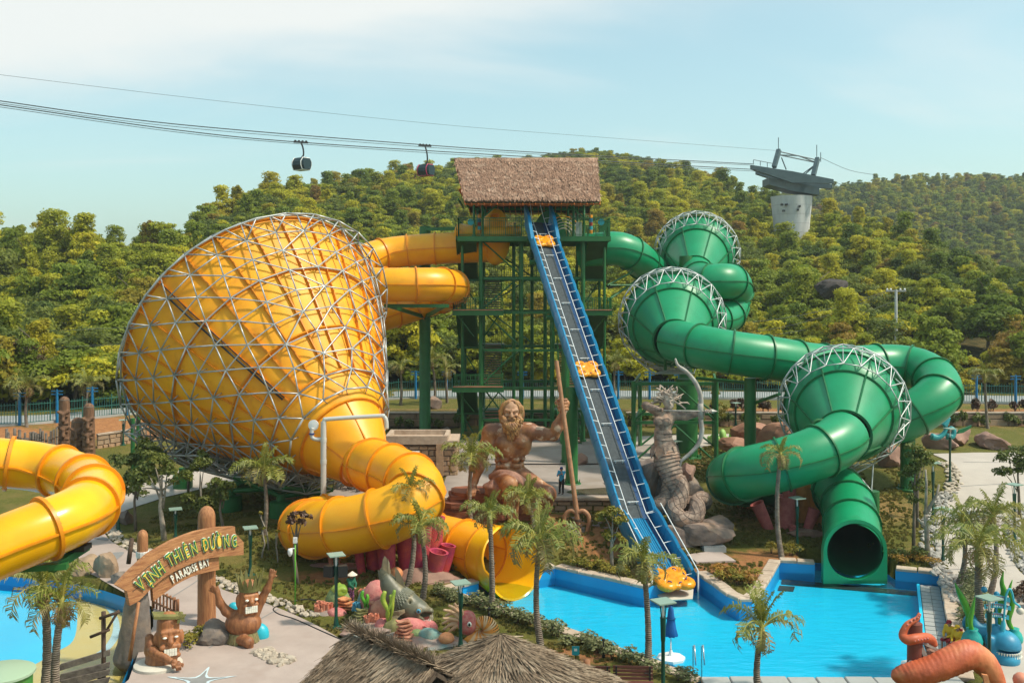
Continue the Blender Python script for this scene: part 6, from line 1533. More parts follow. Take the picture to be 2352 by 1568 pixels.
# ------------------------------------------------------------------ tiki figures
def teeth_row(parent,c,ex,w,h,n,rows=2):
 for r_ in range(rows):
  for k in range(n):MB().box(c+ex*(w*((k+0.5)/n-0.5))+Vector((0,0,h*(0.25-0.5*r_))),(w/n*0.9,0.1,h*0.47),math.atan2(ex.y,ex.x)).build('tooth',M['letter_white'],parent)
def tiki_left():
 D=40.6;s=lambda x,y,o=0.0:at(*SGN(x,y),D+o);b=s(480,1540);b.z=0.65
 root=thing('tiki_figure','carved wooden tiki with flat leaf hat and folded hands, grinning beside the sign pillar','statue',b);S=SDF(0.05,0.12)
 S.cap(s(480,1560),s(490,1370),0.74,0.62);S.cap(s(490,1380),s(550,1310),0.5,0.42)
 S.cap(s(400,1230,-.15),s(390,1290,-.1),0.2,0.22);S.cap(s(390,1180,-.1),s(405,1270,-.25),0.18,0.2);S.cap(s(420,1290,-.45),s(575,1380,-.75),0.19,0.13)
 S.build('body',M['tiki'],root);H=SDF(0.04,0.06);f=Vector((0.45,-0.9,0)).normalized();r=Vector((0.9,0.45,0)).normalized();hc=s(555,1160)
 H.cap(s(545,1300),s(550,1045),0.46,0.44,k=0.1)
 H.cap(hc+f*0.42+Vector((0,0,.28))-r*0.3,hc+f*0.46+Vector((0,0,.28))+r*0.3,0.1);H.chain([hc+f*0.44+Vector((0,0,.2)),hc+f*0.56-Vector((0,0,.1))],[0.08,0.13]);H.cap(hc+f*0.42-r*0.3-Vector((0,0,.32)),hc+f*0.42+r*0.3-Vector((0,0,.32)),0.13);H.cap(hc+f*0.40-r*0.3-Vector((0,0,.68)),hc+f*0.40+r*0.3-Vector((0,0,.68)),0.12)
 for sg in (-1,1):H.ell(hc+f*0.42+r*(0.22*sg)+Vector((0,0,.12)),(0.15,0.15,0.12),k=0.03);H.ell(hc+r*(0.5*sg)-Vector((0,0,.1)),(0.1,0.14,0.3))
 head=H.build('head',M['tiki_face'],root)
 for sg in (-1,1):MB().ball(hc+f*0.53+r*(0.22*sg)+Vector((0,0,.10)),(0.09,0.09,0.05)).build('eye',M['letter_white'],head,True)
 teeth_row(head,hc+f*0.52-Vector((0,0,.5)),r,0.5,0.3,5)
 for k in range(4):   # leaf hat
  c=s(565,985)+f*(0.16*(k-1.2))+Vector((0,0,0.03*(k%2)));MB().slab([c-r*0.66-f*.09+Vector((0,0,.05)),c+r*0.52-f*.09-Vector((0,0,.12)),c+r*0.52+f*.09-Vector((0,0,.16)),c-r*0.66+f*.09],(0,0,1),0.12).build('hat_leaf',M['tiki_leaf'],root)
 for k in range(5):a=2*PI*k/5;c=s(655,1005,-.25);MB().slab([c,c+r*(0.16*math.cos(a))+Vector((0,0,.16*math.sin(a))),c+r*(0.26*math.cos(a+.45))+Vector((0,0,.26*math.sin(a+.45))),c+r*(0.16*math.cos(a+.9))+Vector((0,0,.16*math.sin(a+.9)))],f,0.05).build('hat_flower_petal',M['tiki_leaf'],root)
 Q=SDF(0.025,0.03)
 for sg,hx,hy in ((1,600,1385),(-1,635,1405)):
  c=s(hx,hy,-.85);Q.ell(c,(0.13,0.12,0.12))
  for k in range(4):Q.chain([c+r*(-.08+.05*k),c+r*(-.08+.05*k)+f*0.12-Vector((0,0,.08)),c+r*(-.06+.05*k)+f*0.08-Vector((0,0,.2))],[0.05,0.045,0.035],0.015)
  Q.chain([c+r*.1,c+r*.18+f*.08,c+r*.16+f*.14-Vector((0,0,.08))],[0.05,0.04,0.03],0.015)
 Q.build('hands',M['tiki'],root)
 MB().lathe([(0.95,-0.25),(0.95,0.0),(0.9,0.03),(0.01,0.03)],Vector((b.x,b.y-0.2,0.8)),24).build('pale_pedestal',M['off_white'],root,True,40)
tiki_left()
def tiki_right():
 D=43.2;s=lambda x,y,o=0.0:at(*SGN(x,y),D+o);b=s(1240,1310);root=thing('tiki_figure','carved wooden tiki with leaf crown and one arm raised, sitting on a boulder','statue',b);S=SDF(0.045,0.1)
 S.ell(s(1195,1050),(0.78,0.6,0.55));S.cap(s(1220,980),s(1235,940),0.45,0.4);S.ell(s(1190,1170),(0.55,0.5,0.45))
 S.chain([s(1120,985),s(1050,950,-.15),s(995,880,-.25),s(975,800,-.3)],[0.22,0.2,0.17,0.12]);S.chain([s(1300,960),s(1350,850,.05),s(1400,760,.05),s(1432,680,.0)],[0.22,0.19,0.16,0.11])
 for hx,hy,o,d in ((972,780,-.3,(-.35,0,.2)),(1438,650,0,(0.1,0,.35))):
  c=s(hx,hy,o);S.ell(c,(0.13,0.1,0.14),k=0.05);d=Vector(d);sd=d.cross(Vector((0,1,0))).normalized()
  for k in range(4):S.chain([c+sd*(.09-.06*k),c+d*.5+sd*(.12-.08*k),c+d*.8+sd*(.13-.085*k)],[0.055,0.045,0.035],0.015)
  S.chain([c-sd*.1,c-sd*.22+d*.25],[0.055,0.035],0.015)
 S.cap(s(1160,1190,-.3),s(1240,1215,-.75),0.27,0.22);S.cap(s(1240,1215,-.75),s(1255,1285,-.7),0.2,0.14);S.cap(s(1250,1295,-.7),s(1295,1300,-.95),0.13,0.12,k=0.05)
 for k in range(4):S.cap(s(1290+6*k,1302,-.9-.06*k),s(1300+6*k,1305,-1.02-.05*k),0.055,0.045,k=0.015)
 S.build('body',M['tiki'],root)
 H=SDF(0.04,0.06);f=Vector((0.5,-0.87,0)).normalized();r=Vector((0.87,0.5,0)).normalized();hc=s(1240,850);H.cap(s(1228,940),s(1245,755),0.42,0.40,k=0.1)
 H.cap(hc+f*0.40+Vector((0,0,.26))-r*0.26,hc+f*0.40+Vector((0,0,.26))+r*0.26,0.09);H.chain([hc+f*0.42+Vector((0,0,.2)),hc+f*0.52+Vector((0,0,.02))],[0.07,0.12]);H.cap(hc+f*0.36-r*0.24-Vector((0,0,.14)),hc+f*0.36+r*0.24-Vector((0,0,.14)),0.11);H.cap(hc+f*0.36-r*0.2-Vector((0,0,.46)),hc+f*0.36+r*0.2-Vector((0,0,.46)),0.11)
 for sg in (-1,1):H.ell(hc+f*0.40+r*(0.2*sg)+Vector((0,0,.13)),(0.13,0.13,0.11),k=0.03)
 H.ell(hc-r*0.45+Vector((0,0,0)),(0.1,0.12,0.3));head=H.build('head',M['tiki_face'],root)
 for sg in (-1,1):MB().ball(hc+f*0.50+r*(0.2*sg)+Vector((0,0,.12)),(0.08,0.08,0.055)).build('eye',M['letter_white'],head,True)
 teeth_row(head,hc+f*0.46-Vector((0,0,.3)),r,0.52,0.28,6);rr=random.Random(2)
 for k in range(15):
  a=2*PI*k/15;o=Vector((math.cos(a),math.sin(a),0));t=Vector((-math.sin(a),math.cos(a),0));c=s(1248,745)+o*0.42;h=rr.uniform(0.45,0.8);ti=o*0.22*h
  MB().slab([c-t*.1,c+t*.1,c+t*.07+ti*.6+Vector((0,0,h*.6)),c+ti+Vector((0,0,h)),c-t*.07+ti*.6+Vector((0,0,h*.6))],o,0.04).build('crown_leaf',M['tiki_leaf'],root)
 MB().lathe([(0.46,-0.1),(0.47,0.06)],s(1248,748),18).build('crown_band',M['tiki_leaf'],root,True,40)
 for k in range(18):
  a=2*PI*k/18;o=Vector((math.cos(a),math.sin(a)*.9,0));t=Vector((-math.sin(a),math.cos(a),0));c=s(1190,1122)+o*0.55;MB().slab([c-t*.11,c+t*.11,c+t*.1+o*.12-Vector((0,0,.38)),c+o*.14-Vector((0,0,.52)),c-t*.1+o*.12-Vector((0,0,.38))],o,0.04).build('skirt_leaf',M['tiki_skirt'],root)
 rock(s(960,1190,.5),(1.35,1.2,1.15),31,'rock_dark','large brown boulder left of the seated tiki');rock(s(1080,1330,-.2),(1.9,1.0,0.55),32,'rock_dark','low flat grey-brown boulder in front of the seated tiki')
 rock(s(1180,1270,.2),(1.0,0.9,0.62),33,'rock_dark','brown boulder the raised-arm tiki sits on')
 for x,y,o,q,lb in ((1332,1150,.5,0.44,'round turquoise ball sculpture right of the seated tiki'),(1112,930,1.2,0.26,'small turquoise ball peeking out behind the tiki shoulder')):
  c=s(x,y,o);t=thing('turquoise_ball',lb,'ball',c);
  MB().ball(c,(q,q*.8,q*1.15),16,10).build('ball',M['teal'],t,True);MB().lathe([(q*.5,-q*1.8),(q*.35,-q*1.0)],c,12).build('stem',M['teal'],t,True)
tiki_right()
# ------------------------------------------------------------------ fish on the coral reef
FSH=lambda x,y:(698.3+0.1953*x,1249.5+0.1953*y)
def fish():
 D=45.0;s=lambda x,y,o=0.0:at(*FSH(x,y),D+o);g=s(1250,1000);root=thing('fish_statue','big olive-grey fish statue diving head down over the coral, mouth open','statue',g)
 S=SDF(0.045,0.14);P=[s(1450,850,-.35),s(1330,790,-.25),s(1200,700,-.1),s(1080,590),s(1000,470,.05),s(950,370,.05),s(930,310,.05)];rr=[0.30,0.53,0.57,0.50,0.38,0.23,0.16]
 S.chain(P,rr,0.15);S.cap(s(1480,790,-.5),s(1380,770,-.3),0.18,0.35,k=0.1);S.cap(s(1465,915,-.55),s(1360,890,-.3),0.16,0.3,k=0.1)
 S.ell(s(1500,865,-.75),(0.55,0.5,0.17),Matrix.Rotation(R(14),3,'Y'),0.05,True);S.cap(s(1245,640,-.6),s(1235,860,-.45),0.05,0.05,k=0.08,sub=True)
 body=S.build('body',M['fish'],root)
 MB().slab([s(1350,880,-.5),s(1470,850,-.75),s(1480,900,-.75),s(1390,930,-.6)],(0,0,1),0.03).build('mouth_lining',M['fish_mouth'],root)
 for k in range(9):MB().lathe([(0.035,0),(0.005,0.12)],s(1352+16*k,926-2.2*k-(k>6)*8,-.72-.02*k),5).build('tooth',M['letter_white'],root)
 e=s(1350,780,-.82);MB().lathe([(0.16,0),(0.15,0.05),(0.11,0.08)],e,18,axis=(-0.05,-1,0.1)).build('eye_ring',M['fish_fin'],root,True);MB().ball(e+Vector((0,-.05,0)),(0.115,0.07,0.115),14,8).build('eye',M['coral_blue'],root,True);MB().ball(e+Vector((0,-.11,0)),(0.05,0.03,0.05)).build('pupil',M['black'],root,True)
 def fin(pts,base_o,th,n=7):
  m=MB().slab([s(x,y,o)for x,y,o in pts],(0.3,-1,0.2),th);m.build('fin',M['fish_fin'],root)
 fin([(900,330,0),(925,180,-.05),(945,135,-.05),(972,165,-.03),(985,240,0),(985,170,.1),(1000,220,.12),(1015,330,.1),(990,380,.05),(930,370,0)],0,0.14)
 fin([(1085,480,.0),(1070,340,.0),(1068,270,.0),(1100,300,.0),(1150,390,.0),(1190,500,.0),(1200,560,0),(1130,540,0)],0,0.12)
 fin([(1180,760,-.75),(1100,780,-.95),(1000,800,-1.0),(965,850,-1.0),(990,905,-1.0),(1060,900,-.95),(1130,830,-.85),(1185,800,-.75)],0,0.1)
 # scales: overlapping discs in rows
 d8=MB();T,F=rmf([Vector(p)for p in spline(P[2:],8)]);Q=spline(P[2:],8);rq=[float(np.interp(i/(len(Q)-1),np.linspace(0,1,5),rr[2:]))for i in range(len(Q))];n=26
 Q2=resample(Q,0.115);T,F=rmf(Q2)
 for i in range(1,len(Q2)):
  r_=float(np.interp(i/(len(Q2)-1),np.linspace(0,1,len(rq)),rq))
  for k in range(n):
   a=2*PI*(k+0.5*(i%2))/n;o=F[i][0]*math.cos(a)+F[i][1]*math.sin(a)
   if o.y>0.35:continue
   c=Q2[i]+o*(r_+0.05);t=T[i].cross(o).normalized();w=PI*r_/n*1.05;h=T[i]*0.09;d8.add([c-t*w-h*.2,c-t*w*.7+h,c+h*1.25+o*.0,c+t*w*.7+h,c+t*w-h*.2,c-h+o*.05],[(0,1,2,5),(5,2,3,4)])
 kind(d8.build('scales',M['fish_scale'],root),'stuff')
fish()
def tubes_cluster(name,label,c,items,mt,group=None,cat='coral sculpture',inner='coral_tube'):
 root=thing(name,label,cat,c,group)
 for (dx,dy,h,r0,r1,tx,ty)in items:
  a=Vector(c)+Vector((dx,dy,-0.15));b=a+Vector((tx,ty,h));ax=b-a;L=ax.length
  MB().lathe([(r0,0),(lerp(r0,r1,.5)*1.04,L*.5),(r1,L*.96),(r1*1.06,L),(r1*.82,L*.99),(r1*.7,L*.75),(0.01,L*.7)],a,14,axis=ax).build('coral_tube',M[mt],root,True,50)
 return root
def blob(name,label,c,r,mt,parent=None,seed=0,cat='coral sculpture',rough=0.1,sub=3):
 bm=bmesh.new();bmesh.ops.create_icosphere(bm,subdivisions=sub,radius=1.0);V=np.array([v.co[:]for v in bm.verts]);V=V*(1+rough*fbm(V*3+seed,3,seed)[:,None])*np.array(r if hasattr(r,'__len__')else (r,r,r))
 for v,q in zip(bm.verts,V):v.co=q
 me=bpy.data.meshes.new(name);bm.to_mesh(me);bm.free();me.polygons.foreach_set('use_smooth',np.ones(len(me.polygons),bool));o=obj(name,me,M[mt],parent);o.location=c
 if label:tag(o,label,cat)
 return o
def shelves(name,label,c,n,w,mt,parent=None,up=0.13):
 root=thing(name,label,'coral sculpture',c)if parent is None else parent;r=random.Random(int(c[0]*10))
 for k in range(n):
  q=Vector(c)+Vector((r.uniform(-.12,.12),-0.06*(n-k),up*k));ww=w*(1-0.08*k)*r.uniform(.85,1.1);P=[]
  for j in range(14):a=2*PI*j/14;P.append(q+Vector((ww*math.cos(a)*(1+.08*math.sin(5*a+k)),ww*.6*math.sin(a),.05*math.sin(3*a+k))))
  MB().slab(P,(0,-.15,1),0.06).build('shelf_plate',M[mt],root)
 return root
def kelp(name,label,c,leaves,mt,cat='coral sculpture'):
 root=thing(name,label,cat,c)
 for (dx,dz,w,bend)in leaves:
  P=[Vector(c)+Vector((dx*.2,0,0)),Vector(c)+Vector((dx*.5+bend,-.1,dz*.4)),Vector(c)+Vector((dx*.9-bend,-.05,dz*.75)),Vector(c)+Vector((dx,0,dz))];Q=spline(P,4);n=len(Q);MB().tube(Q,[w*math.sin(PI*(0.15+0.85*(1-i/(n-1)))**.8)+.01 for i in range(n)],6).build('leaf',M[mt],root,True)
 return root
def reef():
 s=lambda x,y,D:at(*FSH(x,y),D)
 for (x,y,D,sz,sd,lb)in ((900,1030,44.3,(2.0,1.2,0.6),41,'grey-green reef rock under the left of the fish statue'),(1250,1120,43.3,(1.9,1.1,0.45),42,'mottled reef rock below the fish mouth'),(1500,1180,42.9,(1.6,0.9,0.3),43,'flat pinkish reef slab nearest the thatched hut'),(650,980,45.2,(1.1,0.9,0.6),44,'grey reef rock at the left foot of the fish reef')):
  rock(s(x,y,D),sz,sd,'sea_rock',lb)
 for (x,y,D,r,mt,lb,rg)in ((880,690,46.2,(0.85,0.7,1.05),'coral_pink','tall rough pink-red coral dome behind the fish fin',.1),(775,690,46.6,(0.62,0.6,0.75),'coral_teal','teal-green coral dome left of the pink-red dome',.1),(800,940,44.9,(0.5,0.45,0.42),'coral_olive','olive coral mound under the pink finger cluster',.1),(920,975,44.1,(0.36,0.34,0.42),'coral_pink','round pink coral ball between two olive mounds',.06),
       (1045,1000,43.9,(0.45,0.4,0.48),'coral_olive','lumpy yellow-olive coral mound below the fish belly',.16),(1255,960,44.0,(0.68,0.5,0.36),'coral_pink','pitted pink coral mass right under the fish throat',.1),(1460,985,44.2,(0.42,0.4,0.36),'coral_pink','pale pink coral lump at the tip of the fish jaw',.12),(1330,1085,43.3,(0.38,0.35,0.33),'coral_green','speckled green coral ball in front of the reef',.08),
       (1465,1080,43.2,(0.52,0.4,0.36),'coral_teal','pale grooved coral ball beside the speckled green one',.08),(1675,1105,42.8,(0.34,0.32,0.26),'coral_orange','small yellowish shell dome at the right end of the reef',.05),(930,800,45.2,(0.6,0.5,0.62),'coral_shelf','brownish coral block behind the yellow kelp',.12)):
  blob('coral_dome',lb,s(x,y,D),r,mt,None,int(x),'coral sculpture',rg)
 r=random.Random(5);fing=lambda n,sp_,h,q:[(r.uniform(-sp_,sp_),r.uniform(-sp_*.6,sp_*.6),h*r.uniform(.7,1.15),q,q*1.15,r.uniform(-.25,.25)*h,-.15*h)for _ in range(n)]
 tubes_cluster('finger_coral','cluster of pink finger corals on the olive mound',s(810,895,44.6),fing(14,.30,.42,.075),'coral_tube');tubes_cluster('finger_coral','cluster of blue tube corals at the left of the fish reef',s(640,735,46.0),fing(13,.30,.36,.07),'coral_blue')
 tubes_cluster('finger_coral','cluster of orange tube corals above the teal dome',s(740,610,46.8),fing(11,.38,.5,.085),'coral_tube');tubes_cluster('finger_coral','pair of ringed pink tube corals below the fish fin',s(1145,960,43.8),fing(3,.14,.34,.1),'coral_pink')
 shelves('shelf_coral','stack of pink shelf corals in front of the fish',s(1200,1085,43.2),6,0.52,'coral_shelf');shelves('shelf_coral','small pink shelf corals on the red dome',s(830,760,45.4),3,0.3,'coral_shelf');shelves('shelf_coral','grey-green plate corals fanned out at the left of the reef',s(660,900,45.0),6,0.5,'coral_olive',up=.1);shelves('shelf_coral','reddish shelf coral at the fish chin',s(1420,1005,43.9),2,0.3,'coral_pink')
 kelp('kelp_sculpture','upright yellow-green kelp leaves in front of the fish belly',s(985,950,43.9),[(-.12,1.5,.11,.1),(.12,1.35,.1,-.08),(.3,1.55,.08,.05)],'kelp');kelp('kelp_sculpture','dark green kelp leaves beside the blue tube corals',s(720,790,45.7),[(-.1,.95,.08,.06),(.08,.8,.07,-.05),(.2,.6,.06,.05)],'weed')
 # the smaller reef to the left
 for (x,y,D,sz,sd,lb)in ((250,900,47.0,(1.05,.6,.45),51,'rounded grey rocks at the front of the small coral group'),(470,860,47.4,(1.2,.8,.35),52,'pale gravelly rock base of the small coral group')):rock(s(x,y,D),sz,sd,'sea_rock',lb)
 tubes_cluster('finger_coral','cluster of red finger corals left of the lamp post',s(230,800,47.2),fing(13,.34,.6,.095),'coral_tube');tubes_cluster('finger_coral','small pink finger corals behind the green ruffled coral',s(300,650,48.2),fing(7,.2,.3,.07),'coral_pink')
 blob('coral_dome','red speckled coral dome at the foot of the lamp post',s(385,820,47.0),(.48,.42,.32),'coral_pink',None,3);blob('coral_dome','green-orange cone coral in the small group',s(400,680,48.0),(.62,.5,.75),'coral_green',None,4);blob('coral_dome','ruffled light green coral crowning the small group',s(420,540,48.0),(.42,.38,.34),'kelp',None,8,rough=.5)
 shelves('shelf_coral','orange shelf coral of the small group',s(500,740,47.5),4,0.52,'coral_orange');tubes_cluster('finger_coral','tiny yellow finger corals at the right of the small group',s(550,785,47.2),fing(9,.2,.18,.045),'kelp')
reef()
def nautilus():
 s=lambda x,y,D=43.6:at(*FSH(x,y),D);c=s(2030,990);root=thing('nautilus_statue','striped orange and cream nautilus statue with tentacles spread to the left','statue',c)
 for k in range(34):      # coiled shell, ribbed ring by ring
  pass
 P=[];rr=[]
 for k in range(40):
  w=k/39;a=lerp(-2.7,3.6,w);q=lerp(0.95,0.12,w**.9);P.append(c+Vector((q*math.cos(a)*.78+.15,0.1-.25*w,q*math.sin(a)*.78)));rr.append(lerp(0.58,0.10,w))
 for i in range(0,38):
  MB().tube(P[i:i+2],rr[i:i+2],18,False).build('shell_rib',M['shell_orange' if (i//2)%2==0 else 'shell_cream'],root,True)
 S=SDF(0.05,.12);S.cap(s(1930,870,43.4),s(1920,960,43.3),.34,.38);S.ell(s(1890,900,43.3),(.3,.35,.4));S.build('hood',M['naut_red'],root)
 e=s(1945,940,42.95);MB().ball(e,(.1,.06,.12)).build('eye',M['letter_white'],root,True);MB().ball(e+Vector((0,-.05,0)),(.05,.03,.07)).build('pupil',M['black'],root,True);r=random.Random(3)
 for (x,y)in ((1640,770),(1700,715),(1770,690),(1810,720),(1630,870),(1625,930),(1640,1000),(1700,1030),(1660,840),(1740,760),(1690,960),(1760,1010)):
  a,b=s(1880,915,43.3),s(x,y,43.2+r.uniform(-.4,.4));m=a.lerp(b,.55)+Vector((0,0,r.uniform(-.1,.15)+.1));MB().tube(spline([a,m,b],6),[lerp(.11,.05,i/12)for i in range(13)],7).build('tentacle',M['tentacle_cream'],root,True)
nautilus()
def giant_tube_corals():
 c=gt(930,1318);s=lambda x,y:gt(x,y);r=random.Random(8)
 root=tubes_cluster('tube_coral','cluster of large red vase corals under the yellow slide',c,[(0.2,.5,2.6,.5,.72,-.1,0),(-1.6,.8,2.7,.5,.62,-.2,0),(-.9,-.1,2.0,.38,.52,-.1,-.1),(.75,.2,2.9,.42,.6,.1,0),(1.25,.9,3.0,.5,.62,.2,0),(1.55,-.4,1.5,.32,.5,.3,-.1),(-2.3,.2,1.3,.2,.26,-.2,0),(2.0,.4,1.6,.3,.4,.3,0)],'coral_red')
 rock(gt(975,1330)+Vector((0,0,.1)),(2.2,1.1,.5),61,'rock_pink','low reddish rock ledge under the red vase corals');blob('coral_dome','orange coral ball at the foot of the red vase corals',gt(910,1330)+Vector((0,0,.3)),.36,'coral_orange',None,2)
 tubes_cluster('finger_coral','orange antler corals on the lawn behind the loudspeaker lamp',gt(800,1300),[(-.9,0,.7,.1,.13,-.1,0),(-.65,.1,.55,.09,.12,.1,0),(1.0,.1,1.0,.13,.15,.4,0),(.8,0,.6,.1,.12,-.05,0)],'coral_tube');rock(gt(770,1300),(1.5,.7,.2),62,'rock_pink','flat reddish stone slab on the lawn under the yellow slide')
 g=gt(1808,1212);tubes_cluster('tube_coral','pink vase corals under the green tube beside the palm',g,[(0,.2,2.1,.5,.68,0,0),(-1.1,0,1.7,.3,.42,-.8,0),(1.2,-.1,1.35,.26,.38,.5,0),(.1,-.7,.45,.2,.28,.1,-.1),(.35,.8,2.5,.35,.42,0,0)],'tube_pink')
 g=gt(1872,1196);S=SDF(.09,.2)
 for dx,dy,q,h in ((-.75,.2,.62,2.5),(.3,0,.72,2.7),(.1,.9,.6,2.6)):S.cap(g+Vector((dx,dy,-.2)),g+Vector((dx,dy,h-.4)),q,q*.92)
 tag(S.build('column_coral',M['tube_orange']),'thick orange coral columns propping the lower green tube','coral sculpture')
 rock(gt(1850,1225),(1.6,1.0,.35),63,'rock_pink','reddish mound at the foot of the orange coral columns');
 for (x,y,q,lb)in ((1725,1166,.5,'small orange pot sponge left of the pink vase corals'),(1700,1164,.35,'smaller orange pot sponge beside the green tube end')):g=gt(x,y);t=thing('pot_sponge',lb,'coral sculpture',g);MB().lathe([(q*.5,-.1),(q,q*.8),(q*1.02,q*.95),(q*.85,q*.9),(.01,q*.5)],g,16).build('sponge',M['tube_orange'],t,True,50)
 g=gt(1672,1020);t=thing('cactus_coral','bright green cluster of rounded finger corals behind the archer','coral sculpture',g);r=random.Random(6)
 for k in range(17):x=r.uniform(-1.3,1.3);h=r.uniform(.7,1.7)*(1-.25*abs(x));q=r.uniform(.2,.3);a=g+Vector((x,r.uniform(-.5,.5),-.2));MB().lathe([(q*.8,0),(q,h*.4),(q*1.02,h*.75),(q*.8,h*.93),(q*.35,h*1.02),(.01,h*1.04)],a,12,axis=(x*.25,-.05,1)).build('finger',M['anemone'],t,True)
 for (x,y,D,sz,sd,lb)in ((1745,1000,80,(2.6,1.6,1.5),81,'large red-brown shell-shaped rock behind the green slide'),(1800,1015,78,(2.2,1.5,1.6),82,'second red-brown shell rock right of the larger one'),(1690,1022,79,(2.0,1.2,.8),83,'low red-brown rock tongue in front of the shell rocks')):rock(at(x,y,D),sz,sd,'shell_rock',lb)
giant_tube_corals()
# ------------------------------------------------------------------ palms
def frond_mesh(seed,L=2.2,droop=0.9,rise=0.9,n=24,lw=0.045,ll=0.55,mt='palm_leaf',thin=1.0):
 r=random.Random(seed);P=[];ang=rise;p=Vector((0,0,0))
 for i in range(13):
  P.append(p.copy());p=p+Vector((math.cos(ang),0,math.sin(ang)))*(L/12);ang -=droop*(0.5+i/10)/7.5
 m=MB();m.tube(P,[0.035*(1-i/13)+0.008 for i in range(13)],5);nf=len(m.f);T,F=rmf(P)
 for k in range(n):
  w=0.14+0.86*k/(n-1);i=min(11,int(w*12));b=P[i].lerp(P[i+1],w*12-i)if i<12 else P[12];t=(P[min(i+1,12)]-P[max(i-1,0)]).normalized()
  l=ll*(0.45+0.75*math.sin(PI*(0.12+0.8*w)))*r.uniform(.62,1.2)
  if r.random()>thin:continue
  for sg in (-1,1):
   sd=Vector((0,sg,0));d1=(sd*0.75+t*0.55+Vector((0,0,0.2+r.uniform(-.25,.25)))).normalized();d2=(sd*0.5+t*0.45-Vector((0,0,0.75+r.uniform(-.2,.25)))).normalized();u=t.cross(d1).normalized();wv=t*lw
   a,c,e=b,b+d1*l*.55,b+d1*l*.55+d2*l*.5;q=len(m.v);m.v +=[tuple(a-wv*.6),tuple(a+wv*.6),tuple(c+wv),tuple(c-wv),tuple(e)];m.f +=[(q,q+1,q+2,q+3),(q+3,q+2,q+4)]
 me=m.mesh('frond',False);me.materials.append(M['palm_rib']);me.materials.append(M[mt]);me.polygons.foreach_set('material_index',np.array([0 if i<nf else 1 for i in range(len(me.polygons))],np.int32));return me
FR={}
for k_,s_,a_ in (('green',1,(2.2,1.1,1.0,30,.036,.68,'palm_leaf',.94)),('tired',2,(2.1,1.5,1.0,28,.034,.66,'palm_tired',.85)),('dry',3,(1.7,1.9,.35,20,.035,.5,'palm_dry',.8)),('spear',4,(2.0,.35,1.35,22,.04,.42,'palm_leaf'))):
 FR[k_]=[frond_mesh(s_+31*j,*a_)for j in range(4)]
def palm(base,crown,label,size=1.0,ng=8,nt=5,nd=3,nsp=3,seed=0,r0=0.14,wind=0.0,group='palm trees in the park'):
 r=random.Random(seed+100);b,c=Vector(base),Vector(crown);size*= .86;nt=max(3,int(nt*.75));root=thing('palm_tree',label,'palm tree',b,group);lean=Vector((r.uniform(-.25,.25),r.uniform(-.25,.25),0))
 P=[b-Vector((0,0,.2)),b.lerp(c,.3)+lean,b.lerp(c,.65)+lean*.9,c];Q=resample(spline(P,8),0.14);n=len(Q)
 MB().tube(Q,[r0*(1.45-0.75*(i/(n-1))**.35+(0.05 if i%2 else-.03))for i in range(n)],10).build('trunk',M['palm_bark'],root,True)
 MB().lathe([(r0*.75,-.75),(r0*1.0,-.45),(r0*.95,-.1),(r0*.5,.25),(.02,.6)],c,10).build('crown_shaft',M['palm_rib'],root,True)
 def put(kd,a,tilt,sc):
  o=obj('frond',FR[kd][r.randrange(4)],None,root);a=a+wind*math.sin(a)*.0
  o.matrix_basis=Matrix.Translation(c+Vector((0,0,.1)))@Matrix.Rotation(a,4,'Z')@Matrix.Rotation(tilt,4,'Y')@Matrix.Diagonal((sc,sc,sc,1))
 for k in range(ng):put('green',2*PI*k/max(1,ng)+r.uniform(-.3,.3)+wind,r.uniform(-.05,.45),size*r.uniform(.85,1.12))
 for k in range(nt):put('tired',2*PI*k/max(1,nt)+r.uniform(-.4,.4),r.uniform(.35,.9),size*r.uniform(.8,1.08))
 for k in range(nd):put('dry',2*PI*r.random(),r.uniform(.5,1.1),size*r.uniform(.7,1.0))
 for k in range(nsp):put('spear',2*PI*r.random(),r.uniform(-.15,.1),size*r.uniform(.75,1.0))
 return root
def pb(dx,dy,cx,cy,D=None):
 g=gt(dx,dy)if D is None else Vector((at(dx,dy,D).x,D,0.5));return g,at(cx,cy,g.y)
